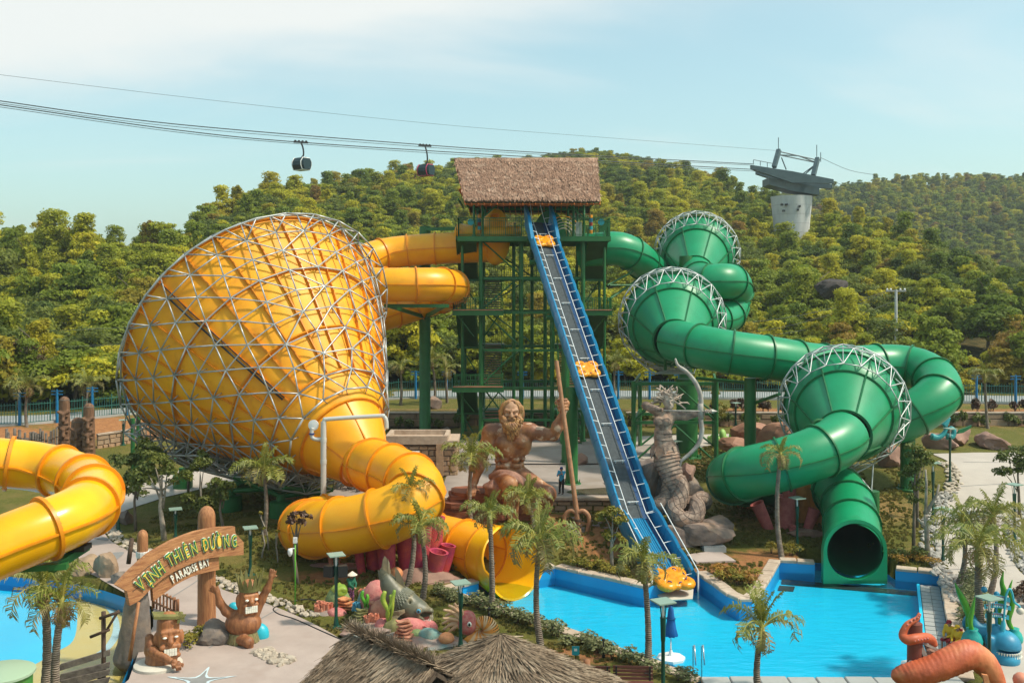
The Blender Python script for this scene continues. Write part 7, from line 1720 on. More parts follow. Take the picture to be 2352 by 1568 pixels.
def palms():
 for i,(dx,dy,cx,cy,D,lb,kw)in enumerate((
  (1089,1236,1083,1052,None,'full green palm in front of the layered rock and the giant\'s resting hand',dict(size=1.0,nt=8)),
  (1130,1407,1125,1185,None,'slim palm at the mouth of the yellow slide beside the pool',dict(size=.78,ng=8,nt=5)),
  (1243,1481,1240,1245,None,'large leafy palm in the hedge bed at the centre of the pool front',dict(size=1.05,ng=11,nt=8)),
  (1216,1250,1212,1150,None,'low palm in front of the giant\'s knees',dict(size=.95,ng=8,nt=7)),
  (935,1345,944,1128,None,'thin sparse palm before the yellow coil, left of a pair',dict(size=.78,ng=5,nt=4,nd=2)),
  (969,1378,966,1212,None,'bushier palm before the yellow coil, right of a pair',dict(size=.85,ng=8,nt=6)),
  (1488,1543,1478,1296,None,'drooping yellow-green palm in front of the conveyor foot',dict(size=.86,ng=5,nt=8,nd=4)),
  (1745,1592,1750,1448,37.6,'upright yellowing palm at the near edge of the pool',dict(size=1.0,ng=3,nt=6,nd=3,nsp=7)),
  (1797,1262,1792,1048,56.9,'slender palm with a small windblown crown before the green tube',dict(size=.8,ng=3,nt=7,nd=5,r0=.15)),
  (2260,1503,2248,1262,None,'big ragged palm beside the blue fish sculpture',dict(size=1.1,ng=7,nt=8,nd=4,r0=.19)),
  (2198,1341,2212,1215,None,'palm nearest the right pool wall beside the path',dict(size=1.0,ng=6,nt=7)),
  (2272,1366,2282,1190,None,'palm standing on the edge of the right path',dict(size=1.05,ng=7,nt=8)),
  (2269,984,2262,862,None,'small palm on the grass terrace at the right, before the fence',dict(size=.95,ng=6,nt=6)),
  (62,994,64,890,None,'small palm beside the leftmost blue fence posts',dict(size=1.2,ng=8,nt=6)),
  (206,948,202,886,100,'small palm behind the carved totem posts',dict(size=1.25,ng=7,nt=7)),
  (604,1228,606,1084,None,'palm on the lawn in front of the yellow funnel',dict(size=1.1,ng=9,nt=7)),
  (92,1640,100,1352,36.2,'shaggy palm at the wading pool, left of a pair',dict(size=.95,ng=5,nt=5,nd=9,nsp=4,r0=.18)),
  (140,1650,142,1392,35.6,'shaggy dry palm at the wading pool, right of a pair',dict(size=.85,ng=3,nt=5,nd=10,nsp=3,r0=.17)),
  (920,930,920,846,None,'small palm left of the column behind the tower',dict(size=1.0,ng=5,nt=6)),(996,930,992,830,None,'small palm behind the tower, near the big green column',dict(size=1.1,ng=5,nt=6)),(1027,925,1024,850,None,'shorter palm just left of the tower stairs',dict(size=1.0,ng=5,nt=6)),(1416,925,1414,834,None,'small palm between the conveyor and the middle green bowl',dict(size=1.0,ng=6,nt=5)),(1312,920,1310,845,None,'small palm seen through the tower behind the conveyor',dict(size=1.0,ng=5,nt=5)))):
  b,c=pb(dx,dy,cx,cy,D);palm(b,c,lb,seed=i,**kw)
palms()
# ------------------------------------------------------------------ small broadleaf trees and shrubs
def small_tree(base,top,label,clumps,mt='leaf_small',n=1500,ls=0.12,r0=0.12,bark='bark_pale',seed=0,name='garden_tree',limbs=True):
 b,t=Vector(base),Vector(top);r=random.Random(seed);root=thing(name,label,'tree',b,'small trees in the garden beds');m=MB();mid=b.lerp(t,.5)+Vector((r.uniform(-.2,.2),0,0))
 m.tube([b-Vector((0,0,.2)),b.lerp(mid,.5),mid,t],[r0*1.2,r0,r0*.8,r0*.35],8);cl=[]
 for (dx,dy,dz,q)in clumps:
  c=t+Vector((dx,dy,dz));s_=b.lerp(t,r.uniform(.45,.85));m.tube([s_,s_.lerp(c,.5)+Vector((0,0,.08)),c],[r0*.45,r0*.3,r0*.1],6)
  for k in range(5):cl.append(((c.x+r.uniform(-q,q)*.8,c.y+r.uniform(-q,q)*.8,c.z+r.uniform(-q,q)*.6),(q*.55,q*.55,q*.42)))
 m.build('trunk',M[bark],root,True)
 if cl:
  me=leaf_mesh('crown',[leaf_cloud(cl,n,ls,seed)],mt);obj('crown',me,None,root)
 return root
def garden_trees():
 for i,(dx,dy,tx,ty,lb,cl,mt,n,bk)in enumerate((
  (378,1240,372,1090,'forked pale-barked tree on the lawn behind the entrance sign',[(-.9,0,.2,.8),(.3,.2,.5,.8),(1.0,0,-.3,.7),(-.4,-.3,.9,.6),(-1.2,0,-.8,.6)],'leaf_small',2600,'bark_pale'),
  (312,1222,318,1080,'dense dark tree at the bend of the left path',[(-.5,0,.4,.9),(.5,.2,.8,.9),(.2,0,-.4,.9),(-.9,0,-.9,.8),(.4,-.2,1.5,.7)],'leaf_small',3000,'bark'),
  (456,1216,460,1090,'slim tree with two leaf tufts behind the entrance sign',[(0,0,.5,.65),(.3,0,1.0,.5),(-.25,0,-1.7,.8),(.3,0,-1.9,.6)],'leaf_small',2000,'bark_pale'),
  (515,1225,508,1120,'small spindly tree before the funnel footing',[(-.4,0,.3,.5),(.4,0,.1,.5),(0,0,-.5,.5)],'leaf_small',900,'bark'),
  (432,1150,436,1045,'dark tree under the left end of the funnel lattice',[(-.6,0,.2,.8),(.6,0,.4,.8),(0,0,1.0,.7)],'leaf_small',2000,'bark'),
  (1405,1305,1407,1200,'young tree with yellow-green leaves beside the conveyor',[(-.4,0,.3,.45),(.4,0,.1,.45),(0,0,.7,.4),(-.3,0,-.7,.35),(.4,0,-.8,.3)],'leaf_yellow',1100,'bark_pale'),
  (684,1342,682,1200,'small dark-leaved sapling before the left bend of the yellow coil',[(-.4,0,.1,.35),(.3,0,.2,.35),(0,0,.35,.3)],'leaf_red',420,'bark'),
  (2098,1268,2102,1050,'tall narrow tree with some orange leaves beside the right green column',[(0,0,.3,.6),(.3,0,-.4,.6),(-.3,0,-.9,.6),(.15,0,-1.7,.55),(-.1,0,-2.4,.4),(.5,0,.2,.4)],'leaf_small',2400,'bark'),
  (2106,1210,2116,1046,'orange-leaved young tree crown beside the narrow tree',[(.1,0,.2,.35),(.3,0,-.2,.3)],'leaf_orange',420,'bark'),
  (2342,1190,2336,1060,'leafy tree at the right edge above the pebble bed',[(-.6,0,.3,.7),(.3,0,.6,.7),(-.9,0,-.6,.5),(.2,0,-.4,.6)],'leaf_small',1900,'bark'),
  (1640,985,1642,930,'thin tree with yellow leaf tufts behind the archer bow',[(.2,0,.3,.5),(.5,0,-.5,.6),(.1,0,1.0,.4)],'leaf_yellow',900,'bark'),
  (38,960,52,830,'bare brown-red twiggy tree behind the left fence',[(-1.5,0,.6,1.1),(1.2,0,.9,1.1),(0,0,1.8,1.0),(2.2,0,-.2,.8),(-2.4,0,-.3,.8)],'leaf_red',1500,'bark_pale'))):
  b=gt(dx,dy)if dx!=38 else Vector((at(38,940,104).x,104,3.3));t=at(tx,ty,b.y);small_tree(b,t,lb,cl,mt,n,0.10 if i not in (1,4)else .12,0.10 if i else .16,bk,200+i)
 # pruned bare trunk with cut limbs
 b=gt(2132,1286);root=thing('pruned_tree','bare grey trunk with cut branches on the right lawn','tree',b);t=at(2126,1180,b.y)
 for P,q in (([b-Vector((0,0,.2)),b.lerp(t,.6),t],[.17,.14,.11]),([t,at(2152,1135,b.y),at(2157,1112,b.y)],[.11,.08,.06]),([t,at(2128,1110,b.y),at(2126,1078,b.y)],[.1,.07,.05]),([b.lerp(t,.7),at(2108,1190,b.y)],[.09,.06])):MB().tube(P,q,8).build('limb',M['bark_pale'],root,True)
 # thin planted saplings on the lawn
 for dx,dy,tx,ty,lb in ((618,1262,596,1180,'leafless sapling leaning on the lawn below the funnel'),(640,1290,634,1222,'short leafless stake sapling near the yellow coil'),(600,1282,602,1215,'thin straight sapling beside the lawn palm')):
  b=gt(dx,dy);t=at(tx,ty,b.y);small_tree(b,t,lb,[(.1,0,.05,.12)],'leaf_yellow',40,.07,.05,'bark_pale',300+dx,'sapling')
garden_trees()
def strip_points(path,width,step,r):
 out=[];
 for a,b in zip(path,path[1:]):
  a,b=Vector((a[0],a[1],0)),Vector((b[0],b[1],0));L=(b-a).length;d=(b-a).normalized();n=Vector((-d.y,d.x,0))
  for k in range(max(1,int(L/step))):
   q=a.lerp(b,(k+r.random())/max(1,L/step));out.append(q+n*r.uniform(-width,width))
 return out
def hedge(name,label,path,width,h,mt,step=0.5,n=130,ls=0.10,group='clipped shrubs',seed=0,cat='shrub'):
 r=random.Random(seed);prot=[leaf_mesh('foliage',[leaf_cloud([((r.uniform(-.2,.2),r.uniform(-.2,.2),r.uniform(.35,.8)),(.3,.3,.28))for _ in range(4)],n,ls,seed+k)],mt)for k in range(4)]
 stem=MB();
 for k in range(3):stem.tube([(0.05*k-.05,0,-.1),(.1*k-.1,0,.3),(.2*k-.2,.02,.6)],[.03,.02,.01],4)
 stem=stem.mesh('stem');stem.materials.append(M['wood_dark'])
 pts=[q for q in strip_points(path,width,step,r)]
 for i,q in enumerate(pts):
  if poly_sdf(POOL,np.array([q.x]),np.array([q.y]))[0]<0.45:continue
  t=thing(name,nth(i+1)+' '+label+' from the left',cat,(q.x,q.y,tz(q.x,q.y)),group);del t['base'];s=r.uniform(.8,1.2);t.rotation_euler=(0,0,r.uniform(0,6));t.scale=(s,s,h*r.uniform(.85,1.15));obj('foliage',prot[r.randrange(4)],None,t);obj('stem',stem,None,t)
def shrubs():
 near=[Vector(POOL[i])for i in (0,23,22,21,20)];off=Vector((-0.72,-0.72));hedge('hedge_shrub','grey-green clipped shrub in the hedge by the near pool side',[(p+off)for p in near],0.3,0.62,'hedge',0.42,170,.085,'hedge along the pool',1)
 hedge('hedge_shrub','fine pale green shrub along the right pool wall',[(24.2,53),(22.6,48.5),(20.8,44.5)],0.5,0.75,'hedge',0.42,170,.075,'shrubs beside the right pool wall',2)
 hedge('red_shrub','dark red-brown shrub beside the right path',[(25.6,50),(24.4,47.5)],0.3,0.8,'leaf_red',0.5,120,.12,'red shrubs beside the right path',3)
 for k,(pts,w,lb,mt)in enumerate((([(3.2,55.3),(5.2,53.9),(6.6,52.9)],.5,'yellow flowering shrub in the bed left of the conveyor foot','leaf_yellow'),([(11,52.8),(12,51.4),(13.2,52.4),(13.6,53.6)],.7,'yellow-orange shrub in the wedge bed between the pool arms','leaf_yellow'),([(10.8,53.8),(12.6,51.0),(13.6,51.5)],.5,'orange-tipped shrub in the wedge bed between the pool arms','leaf_orange'),([(14.9,57.6),(17.0,57.4)],.45,'green-yellow shrub behind the right pool wall','leaf_yellow'),([(21.0,56.6),(23.6,55.2)],.7,'orange-tipped shrub right of the green slide mouth','leaf_orange'),([(20.8,57.4),(23.8,56.2)],.6,'green shrub on the bank right of the green slide mouth','leaf_small'),([(-5.6,53.6),(-3.0,54.2),(-1.6,54.8)],.45,'yellow-green strappy shrub beside the yellow slide mouth','leaf_yellow'),([(-22,97),(-10,96.3),(14,96.4),(34,96.4),(60,96.6)],.5,'dark shrub along the foot of the stone retaining wall','leaf_small'),([(20,99),(40,99),(62,99)],.8,'rusty shrub on the terrace below the fence','leaf_red'),([(-16.5,75),(-10,71.5)],1.0,'dark red shrub in the bed under the funnel','leaf_red'),([(-13.9,42.2),(-13.5,43.6)],.3,'yellow-green bush beside the sign pillar','leaf_yellow'),([(12,77),(20,72),(24,70)],1.4,'low green shrub on the slope behind the green tubes','leaf_small'))):
  far=pts[0][1]>90;hedge('flower_shrub' if mt in ('leaf_yellow','leaf_orange')else 'low_shrub',lb,pts,w,0.62 if not far else 1.2,mt,(0.36 if not far else 1.3),110,.085 if not far else .2,lb.split(' in ')[0]+' group',10+k)
shrubs()
def grass():
 """short tufts spread over the lawns, one mass"""
 g=np.random.default_rng(3);n=26000;x=g.uniform(-24,30,n);y=g.uniform(40,84,n)**1.0;P=np.stack([x,y],1)
 bad=np.zeros(n,bool)
 for poly,m in ((POOL,.7),(WADE,.6),(PATH_A,.1),(PATH_B,.1),(PLAZA,.1),(PATH_C,.1)):bad |= poly_sdf(poly,x,y)<m
 bad |= np.interp(y,[p[1]for p in sorted(smooth_poly(EDGE_D),key=lambda q:q[1])],[p[0]for p in sorted(smooth_poly(EDGE_D),key=lambda q:q[1])])<x
 nz=fbm(np.stack([x*.45,y*.45,0*x],-1),3,4);bad |= nz<-0.08
 x,y=x[~bad],y[~bad];z=TERR(x,y);k=len(x);V=[];a=g.uniform(0,PI,k)
 for j in range(3):
  aj=a+j*PI/3;w=g.uniform(.05,.12,k);h=g.uniform(.06,.16,k);c,s_=np.cos(aj)*w,np.sin(aj)*w;V.append(np.stack([np.stack([x-c,y-s_,z-.02],1),np.stack([x+c,y+s_,z-.02],1),np.stack([x+c*1.2,y+s_*1.2+.03,z+h],1),np.stack([x-c*1.2,y-s_*1.2-.03,z+h*.8],1)],1).reshape(-1,3))
 V=np.concatenate(V);me=bpy.data.meshes.new('grass');me.from_pydata(V.tolist(),[],np.arange(len(V)).reshape(-1,4).tolist());o=kind(obj('grass',me,M['grass_tuft']),'stuff');o['label']='short patchy grass tufts on the lawns';o['category']='grass'
mat('grass_tuft',(0.17,0.165,0.035),0.9,col2=(0.25,0.20,0.055),nscale=0.7,trans=0.35,col3=(0.13,0.14,0.028),n3scale=3.0)
grass()
# ------------------------------------------------------------------ lamps, fence, walls, small furniture
def lamp(dx,dy,ty,lb,D=None,spk=False):
 b=gt(dx,dy)if D is None else Vector((at(dx,dy,D).x,D,tz(at(dx,dy,D).x,D)));zt=at(dx,ty,b.y).z;h=zt-b.z;root=thing('lamp_post',lb,'lamp post',b,'green garden lamp posts')
 MB().lathe([(.26,-.05),(.26,.04),(.13,.1),(.075,.5),(.07,.6*h),(.085,.6*h+.02),(.11,h*.82),(.12,h*.84)],b,12).build('post',M['lamp_green'],root,True,45)
 for k in range(4):a=PI/4+PI/2*k;MB().cyl(b+Vector((.08*math.cos(a),.08*math.sin(a),h*.83)),b+Vector((.16*math.cos(a),.16*math.sin(a),h*.985)),.014,n=6).build('rod',M['lamp_green'],root)
 MB().lathe([(.03,h*.84),(.05,h*.86),(.05,h*.95),(.02,h*.97)],b,8).build('light_core',M['white'],root)
 MB().box(b+Vector((0,0,h)),(.72,.72,.05),.4).build('top_plate',M['lamp_plate'],root)
 if spk:
  for sg in (-1,1):MB().box(b+Vector((.3*sg,-.05,h*.78)),(.42,.34,.5),.3*sg).build('loudspeaker',M['black'],root)
  MB().bar(b+Vector((-.3,0,h*.78)),b+Vector((.3,0,h*.78)),.08).build('bracket',M['lamp_green'],root)
def lamps():
 for a in ((575,1320,1211,'green lamp post behind the raised-arm tiki'),(772,1440,1273,'green lamp post with two black loudspeakers by the small coral group',None,True),(1058,1492,1337,'green lamp post beside the nautilus statue'),(1523,1620,1380,'green lamp post in front of the closed blue umbrella',37.0),(1831,1262,1143,'green lamp post right of the pink vase corals'),(2166,1292,1168,'green lamp post on the pebble edge of the right path'),(2182,1108,984,'tall thin lamp post where the right path widens'),(2330,1245,1112,'green lamp post in the pebble island at the right edge'),(2272,1590,1372,'green lamp post in front of the blue fish sculpture',38.6),(403,1242,1168,'green lamp post behind the arch of the entrance sign'),(272,1222,1132,'green lamp post at the bend of the left path'),(283,1022,964,'small lamp post near the carved totems'),(1555,1052,1012,'short lamp post behind the archer'),(1690,975,925,'small lamp post on the soil bank behind the green column'),(2143,1192,1062,'dark lamp post among the trees on the right lawn'),(334,1092,1050,'low lamp post in the bushes below the funnel lattice')):
  lamp(a[0],a[1],a[2],a[3],a[4]if len(a)>4 else None,len(a)>5)
lamps()
def fence():
 root=thing('picket_fence','long green metal picket fence along the road behind the park','fence',(0,111,3.7));P=[Vector((x,y,0))for x,y in zip(FENCE_X,FENCE_Y)];P=resample(P,3.0)
 pk=MB().box((0,0,1.05),(.045,.03,2.1)).mesh('picket');pk.materials.append(M['fence']);cnt=0;rest=MB()
 for i,(a,b)in enumerate(zip(P,P[1:])):
  za,zb=tz(a.x,a.y),tz(b.x,b.y);A,Bq=Vector((a.x,a.y,za)),Vector((b.x,b.y,zb));m=MB();vis=abs(a.x)<.53*a.y
  for z in (.2,1.15,1.9):m.bar(A+Vector((0,0,z)),Bq+Vector((0,0,z)),.06)
  m.bar(A,A+Vector((0,0,2.25)),.09);m.build('rail',M['fence'],root)
  for k in range(1,12):
   q=A.lerp(Bq,k/12)
   if vis and cnt<290:o=obj('picket',pk,None,root);o.location=q-Vector(root.location)if False else q;cnt +=1
   else:rest.box(q+Vector((0,0,1.05)),(.045,.03,2.1))
 kind(rest.build('picket_row',M['fence'],root),'stuff')
 kp=MB();P2_=resample([Vector((x,y-.1,0))for x,y in zip(FENCE_X,FENCE_Y)],4)
 for a,b in zip(P2_,P2_[1:]):kp.bar(Vector((a.x,a.y,tz(a.x,a.y)+.05)),Vector((b.x,b.y,tz(b.x,b.y)+.05)),.3,.3)
 kp.build('kerb',M['concrete'],root)
 for i,dx in enumerate((45,131,212,293,955,1026,1200,1420,1492,1560,2243,2333)):
  u=(dx-CX)/FD;y=min(np.linspace(85,115,300),key=lambda q:abs(np.interp(u*q,FENCE_X,FENCE_Y)-.5-q));b=Vector((u*y,y,tz(u*y,y)));where='left of the funnel' if dx<300 else ('behind the tower' if dx<1250 else ('behind the archer' if dx<1600 else 'at the right edge'))
  t=thing('fence_pole',nth(i+1)+' blue pole with crossbars from the left on the fence, '+where,'pole',b,'blue poles along the fence '+where);MB().cyl(b,b+Vector((0,0,2.9)),.14,.12,10).build('pole',M['fence_blue'],t,True,50)
  for z in (2.7,3.0):MB().bar(b+Vector((-.55,0,z)),b+Vector((.55,0,z)),.07,.1).build('crossbar',M['fence_blue'],t)
  MB().cyl(b+Vector((0,0,2.9)),b+Vector((0,0,3.15)),.08,n=8).build('cap',M['fence_blue'],t)
fence()
def stone_face(parent,o,ex,w,h,mt,seed,sx=.55,sz=.32,th=.1,nr=None):
 """irregular stone blocks over a wall face starting at o, along ex and up"""
 r=random.Random(seed);z=0.0;ex=Vector(ex).normalized();nr=Vector((ex.y,-ex.x,0))if nr is None else Vector(nr)
 while z<h-.06:
  rh=min(h-z,sz*r.uniform(.7,1.3));x=0.0
  while x<w-.05:
   rw=min(w-x,sx*r.uniform(.55,1.5));j=lambda:r.uniform(-.03,.03);g=.025
   q=[(x+g,z+g+j()*.3),(x+rw-g,z+g+j()*.3),(x+rw-g+j(),z+rh-g),(x+g+j(),z+rh-g)];d=th*r.uniform(.6,1.2);c=[Vector(o)+ex*a+Vector((0,0,b))for a,b in q];m=MB();cen=sum(c,Vector())/4
   m.add(c+[p.lerp(cen,.12)+nr*d for p in c],[(0,1,5,4),(1,2,6,5),(2,3,7,6),(3,0,4,7),(4,5,6,7)]);m.build('stone',M[mt if r.random()<.6 else 'wall_stone_b'],parent);x +=rw
  z +=rh
def walls():
 # pump house
 b=gt(968,1091);x0,x1=at(889,1091,71.2).x,at(1047,1091,71.2).x;y=71.2;root=thing('pump_house','small flat-roofed stone block house between the funnel and the seated giant','building',(0.5*(x0+x1),y,2.6))
 MB().box(((x0+x1)/2,y+1.6,3.75),(x1-x0-.1,3.1,2.4)).build('core',M['mortar'],root);stone_face(root,(x0,y+.05,2.6),(1,0,0),x1-x0,2.15,'wall_stone',3,.6,.34);stone_face(root,(x1,y+.05,2.6),(0,1,0),3.0,2.15,'wall_stone',4,.6,.34,nr=(1,0,0))
 MB().box(((x0+x1)/2,y+1.5,5.0),(x1-x0+.3,3.5,.26)).build('roof_slab',M['coping'],root)
 for c,d in ((((x0+x1)/2-.35,y-.1,5.3),(x1-x0-.5,.3,.34)),(((x0+x1)/2-.35,y+2.9,5.3),(x1-x0-.5,.3,.34)),((x0+.05,y+1.4,5.3),(.3,2.7,.34)),((x1-.7,y+1.4,5.3),(.3,2.7,.34))):MB().box(c,d).build('parapet',M['coping'],root)
 xp=at(1010,1091,71).x;MB().box((xp,y-.08,3.75),(.5,.4,2.3)).build('pilaster',M['wall_stone'],root);MB().box((at(945,1040,71).x,y-.3,4.25),(1.15,.5,.28)).build('vent_box',M['white'],root)
 MB().box(((x0+x1)/2-1.0,y-.12,2.95),(1.0,.1,.7)).build('hatch',M['wood_dark'],root)
 # retaining wall under the plaza edge
 w=thing('retaining_wall','low stone retaining wall along the front edge of the plaza','wall',(2,63.4,1.6));MB().box((2.3,63.56,2.0),(14.2,.12,1.1)).build('core',M['mortar'],w);stone_face(w,(-4.7,63.5,1.5),(1,0,0),14.0,1.0,'wall_stone',5,.7,.3);MB().box((2.3,63.55,2.6),(14.3,.5,.16)).build('cap',M['coping'],w)
 MB().slab([gp(1390,1106,2.72),gp(1408,1100,2.72),gp(1446,1134,2.72),gp(1424,1139,2.72)],(0,0,1),.12).build('slab',M['concrete']);tag(bpy.data.objects['slab'],'pale loose concrete slab on the plaza beside the conveyor','slab')
 # wall at the back of the plaza
 w=thing('terrace_wall','long rough stone terrace wall at the back of the grounds','wall',(20,97,2.6));MB().box((23,97.25,3.1),(78,.2,1.5)).build('core',M['mortar'],w);stone_face(w,(-15.8,97.15,2.5),(1,0,0),76,1.2,'rock_tan',6,2.6,.62,.14)
 MB().box((23,97.25,3.85),(78,.45,.14)).build('cap',M['coping'],w)
 w=thing('low_wall','short stone wall below the orange bank beside the totems','wall',gt(275,1030));a,b2=gt(222,1030),gt(335,1012);d=b2-a;MB().bar(a+Vector((0,.15,.55)),b2+Vector((0,.15,.55)),.2,1.3).build('core',M['mortar'],w);stone_face(w,a-Vector((0,0,.1)),d,d.length,1.2,'wall_stone',7,.8,.4,.1);MB().bar(a+Vector((0,.1,1.2)),b2+Vector((0,.1,1.2)),.4,.12).build('cap',M['coping'],w)
walls()
def pebbles():
 r=random.Random(2);pm=[rock_mesh((.2,.16,.11),900+k,1,.1,4)for k in range(5)]
 for k,me in enumerate(pm):me.materials.append(M['pebble'])
 pg=[rock_mesh((.22,.17,.12),950+k,1,.1,4)for k in range(5)]
 for me in pg:me.materials.append(M['pebble_grey'])
 def border(lb,path,width,step,protos,seed,n=1):
  root=thing('pebble_border',lb,'stones',(path[len(path)//2][0],path[len(path)//2][1],.6));rr=random.Random(seed);pts=[q for _ in range(n)for q in strip_points(path,width,step,rr)];pts.sort(key=lambda p:p.y);rest=MB()
  for i,q in enumerate(pts):
   z=tz(q.x,q.y)+.07
   if i<290:o=obj('stone',protos[rr.randrange(5)],None,root);s=rr.uniform(.6,1.3);o.location=(q.x,q.y,z);o.scale=(s,s,s);o.rotation_euler=(rr.uniform(-.4,.4),rr.uniform(-.4,.4),rr.uniform(0,6))
   else:rest.ball((q.x,q.y,z),(.17*rr.uniform(.7,1.3),.14,.09),6,4)
  if rest.v:kind(rest.build('stones',M['pebble'],root,True),'stuff')
 border('pebble strip between the left path and the lawn, from the path bend to the tikis',[(x+.35,y+.3)for x,y in smooth_poly(PATH_EDGE[:8])],.38,.085,pm,1)
 border('pebble strip along the left edge of the right path',[(x-.4,y)for x,y in smooth_poly(EDGE_D[1:10])],.5,.075,pg,2);border('pebble strip around the planted island at the right edge',[(x+.4,y)for x,y in smooth_poly(EDGE_E[1:6])],.4,.1,pg,3)
 border('wedge of rounded pebbles beside the seated tiki',[(p.x,p.y)for p in (gt(598,1496),gt(628,1512),gt(662,1526))],.42,.03,pm,4);border('pebble row behind the far left path under the funnel',[(p.x,p.y)for p in (gt(480,1122),gt(560,1106),gt(650,1094))],.3,.2,pm,5)
pebbles()
def loose_rocks():
 for i,(dx,dy,sz,mt,lb)in enumerate(((172,1262,(.9,.8,1.1),'rock_tan','tall tan boulder beside the yellow body slide'),(200,1312,(1.1,.8,.75),'rock_tan','wide tan boulder above the wading pool wall'),(242,1322,(.85,.7,.85),'rock_tan','rounded tan boulder nearest the entrance sign'),(275,1338,(.6,.5,.5),'rock_dark','small dark boulder at the end of the row by the wading pool'),(140,1300,(.9,.7,.7),'rock_dark','dark boulder behind the shaggy palms'),(288,1200,(.9,.6,.6),'rock_grey','grey boulder at the trunk of the dense dark tree'),(1335,1066,(.75,.65,.65),'rock_pink','pinkish boulder standing alone on the plaza'),(998,962,(1.1,.8,1.0),'rock_grey','grey boulder pile left of the tower stairs'),(1020,975,(.8,.6,.6),'rock_grey','smaller grey boulder at the foot of the tower stairs'),(2165,1030,(1.5,1.0,1.1),'rock_pink','pinkish boulder under the teal tentacles'),(2200,1020,(1.6,1.1,1.2),'rock_pink','cracked pinkish boulder in the middle of the right rock group'),(2270,1024,(2.6,1.4,.9),'rock_pink','long flat-topped boulder at the right of the rock group'),(1895,640+45,(2.2,1.6,2.0),'rock_dark',None),(2045,1070,(1.3,1.0,1.3),'rock_pink','brown boulder behind the right green column'),(1910,1060,(1.2,.9,1.0),'rock_pink','brown boulder under the nearest green bowl'))):
  if lb is None:rock(at(1908,662,146),(2.9,2.2,2.0),120,'outcrop','dark bare rock outcrop among the hillside trees');continue
  g=gt(dx,dy);rock(g+Vector((0,0,sz[2]*.45)),sz,130+i,mt,lb,rz=i)
 for i,(dx,dy)in enumerate(((1325,1170),(1348,1180),(1365,1190),(1352,1196),(1382,1200),(1396,1210),(1415,1222),(1370,1206))):
  g=gt(dx,dy);o=rock(g,(.42,.32,.07),160+i,'rock_grey',nth(i+1)+' flat grey stepping stone from the trident towards the conveyor','stepping stones near the trident',name='stepping_stone',sub=2)
 # skimmer slab and grate
 g=gt(1632,1284);s=MB().slab([gt(1578,1278,.04),gt(1600,1296,.04),gt(1690,1292,.04),gt(1650,1268,.04)],(0,0,1),.1).build('concrete_pad',M['paving']);tag(s,'pale concrete pad on the soil right of the conveyor','slab')
 c=gt(1638,1266);t=thing('grate_box','tilted grey metal grate box on the concrete pad','grate',c);MB().box(c+Vector((0,0,.18)),(1.3,.8,.3),.1).build('box',M['grate'],t)
 for k in range(12):MB().box(c+Vector((-.58+.105*k,0,.36)),(.05,.78,.05),.1).build('slat',M['galv_white'],t)
loose_rocks()
def totems():
 r=random.Random(4)
 for i,(dx,ty,w,D,lb)in enumerate(((148,918,.52,86,'tallest carved totem post, left of the three'),(178,968,.62,84.5,'shortest carved totem post in the middle of the three'),(204,934,.54,84,'carved totem post at the right of the three'))):
  b=at(dx,1040,D);b.z=tz(b.x,b.y);zt=at(dx,ty,D).z;h=zt-b.z;root=thing('totem_post',lb,'totem',b,'carved totem posts');S=SDF(.07,.08);S.cap(b,(b.x,b.y,zt-.3),w,w*.82,k=.05);S.cap((b.x,b.y,zt-.25),(b.x,b.y,zt-.1),w*.8,w*.78,k=.02)
  f=Vector((.25,-1,0)).normalized();e=Vector((1,.25,0)).normalized()
  for z,k_ in ((.72,0),(.42,1)):
   c=Vector((b.x,b.y,b.z+h*z))+f*w*.78;S.cap(c-e*.42+Vector((0,0,.25)),c+f*.1,.13,.12);S.cap(c+e*.42+Vector((0,0,.25)),c+f*.1,.13,.12);S.chain([c+f*.1,c+f*.22-Vector((0,0,.5))],[.1,.17])
   for sg in (-1,1):S.ell(c+e*(.25*sg)+f*.02-Vector((0,0,.15)),.13,k=.03)
   S.cap(c-e*.32-Vector((0,0,.78)),c+e*.32-Vector((0,0,.78)),.12);S.cap(c-e*.3-Vector((0,0,1.1)),c+e*.3-Vector((0,0,1.1)),.13)
  S.build('carving',M['totem'],root);MB().lathe([(w*.8,0),(w*.78,.06)],(b.x,b.y,zt-.02),14).build('cut_top',M['wood_grey'],root)
 for k in range(22):
  dx=2+k*6.1+r.uniform(-1.5,1.5);y=1030-r.uniform(0,30);D=83;b=at(dx,1036,D);b.z=tz(b.x,b.y);t=thing('palisade_post',nth(k+1)+' weathered grey stake from the left in the palisade beside the totems','post',b,'palisade stakes');zt=at(dx,y-22,D).z;q=r.uniform(.09,.14);MB().lathe([(q,-.2),(q*.95,zt-b.z-.04),(q*.7,zt-b.z)],b,8).build('stake',M['wood_grey'],t,True,45)
  for z in (.35,.7):MB().lathe([(q*1.12,-.05),(q*1.12,.05)],b+Vector((0,0,(zt-b.z)*z)),8).build('rope',M['wood_dark'],t)
totems()
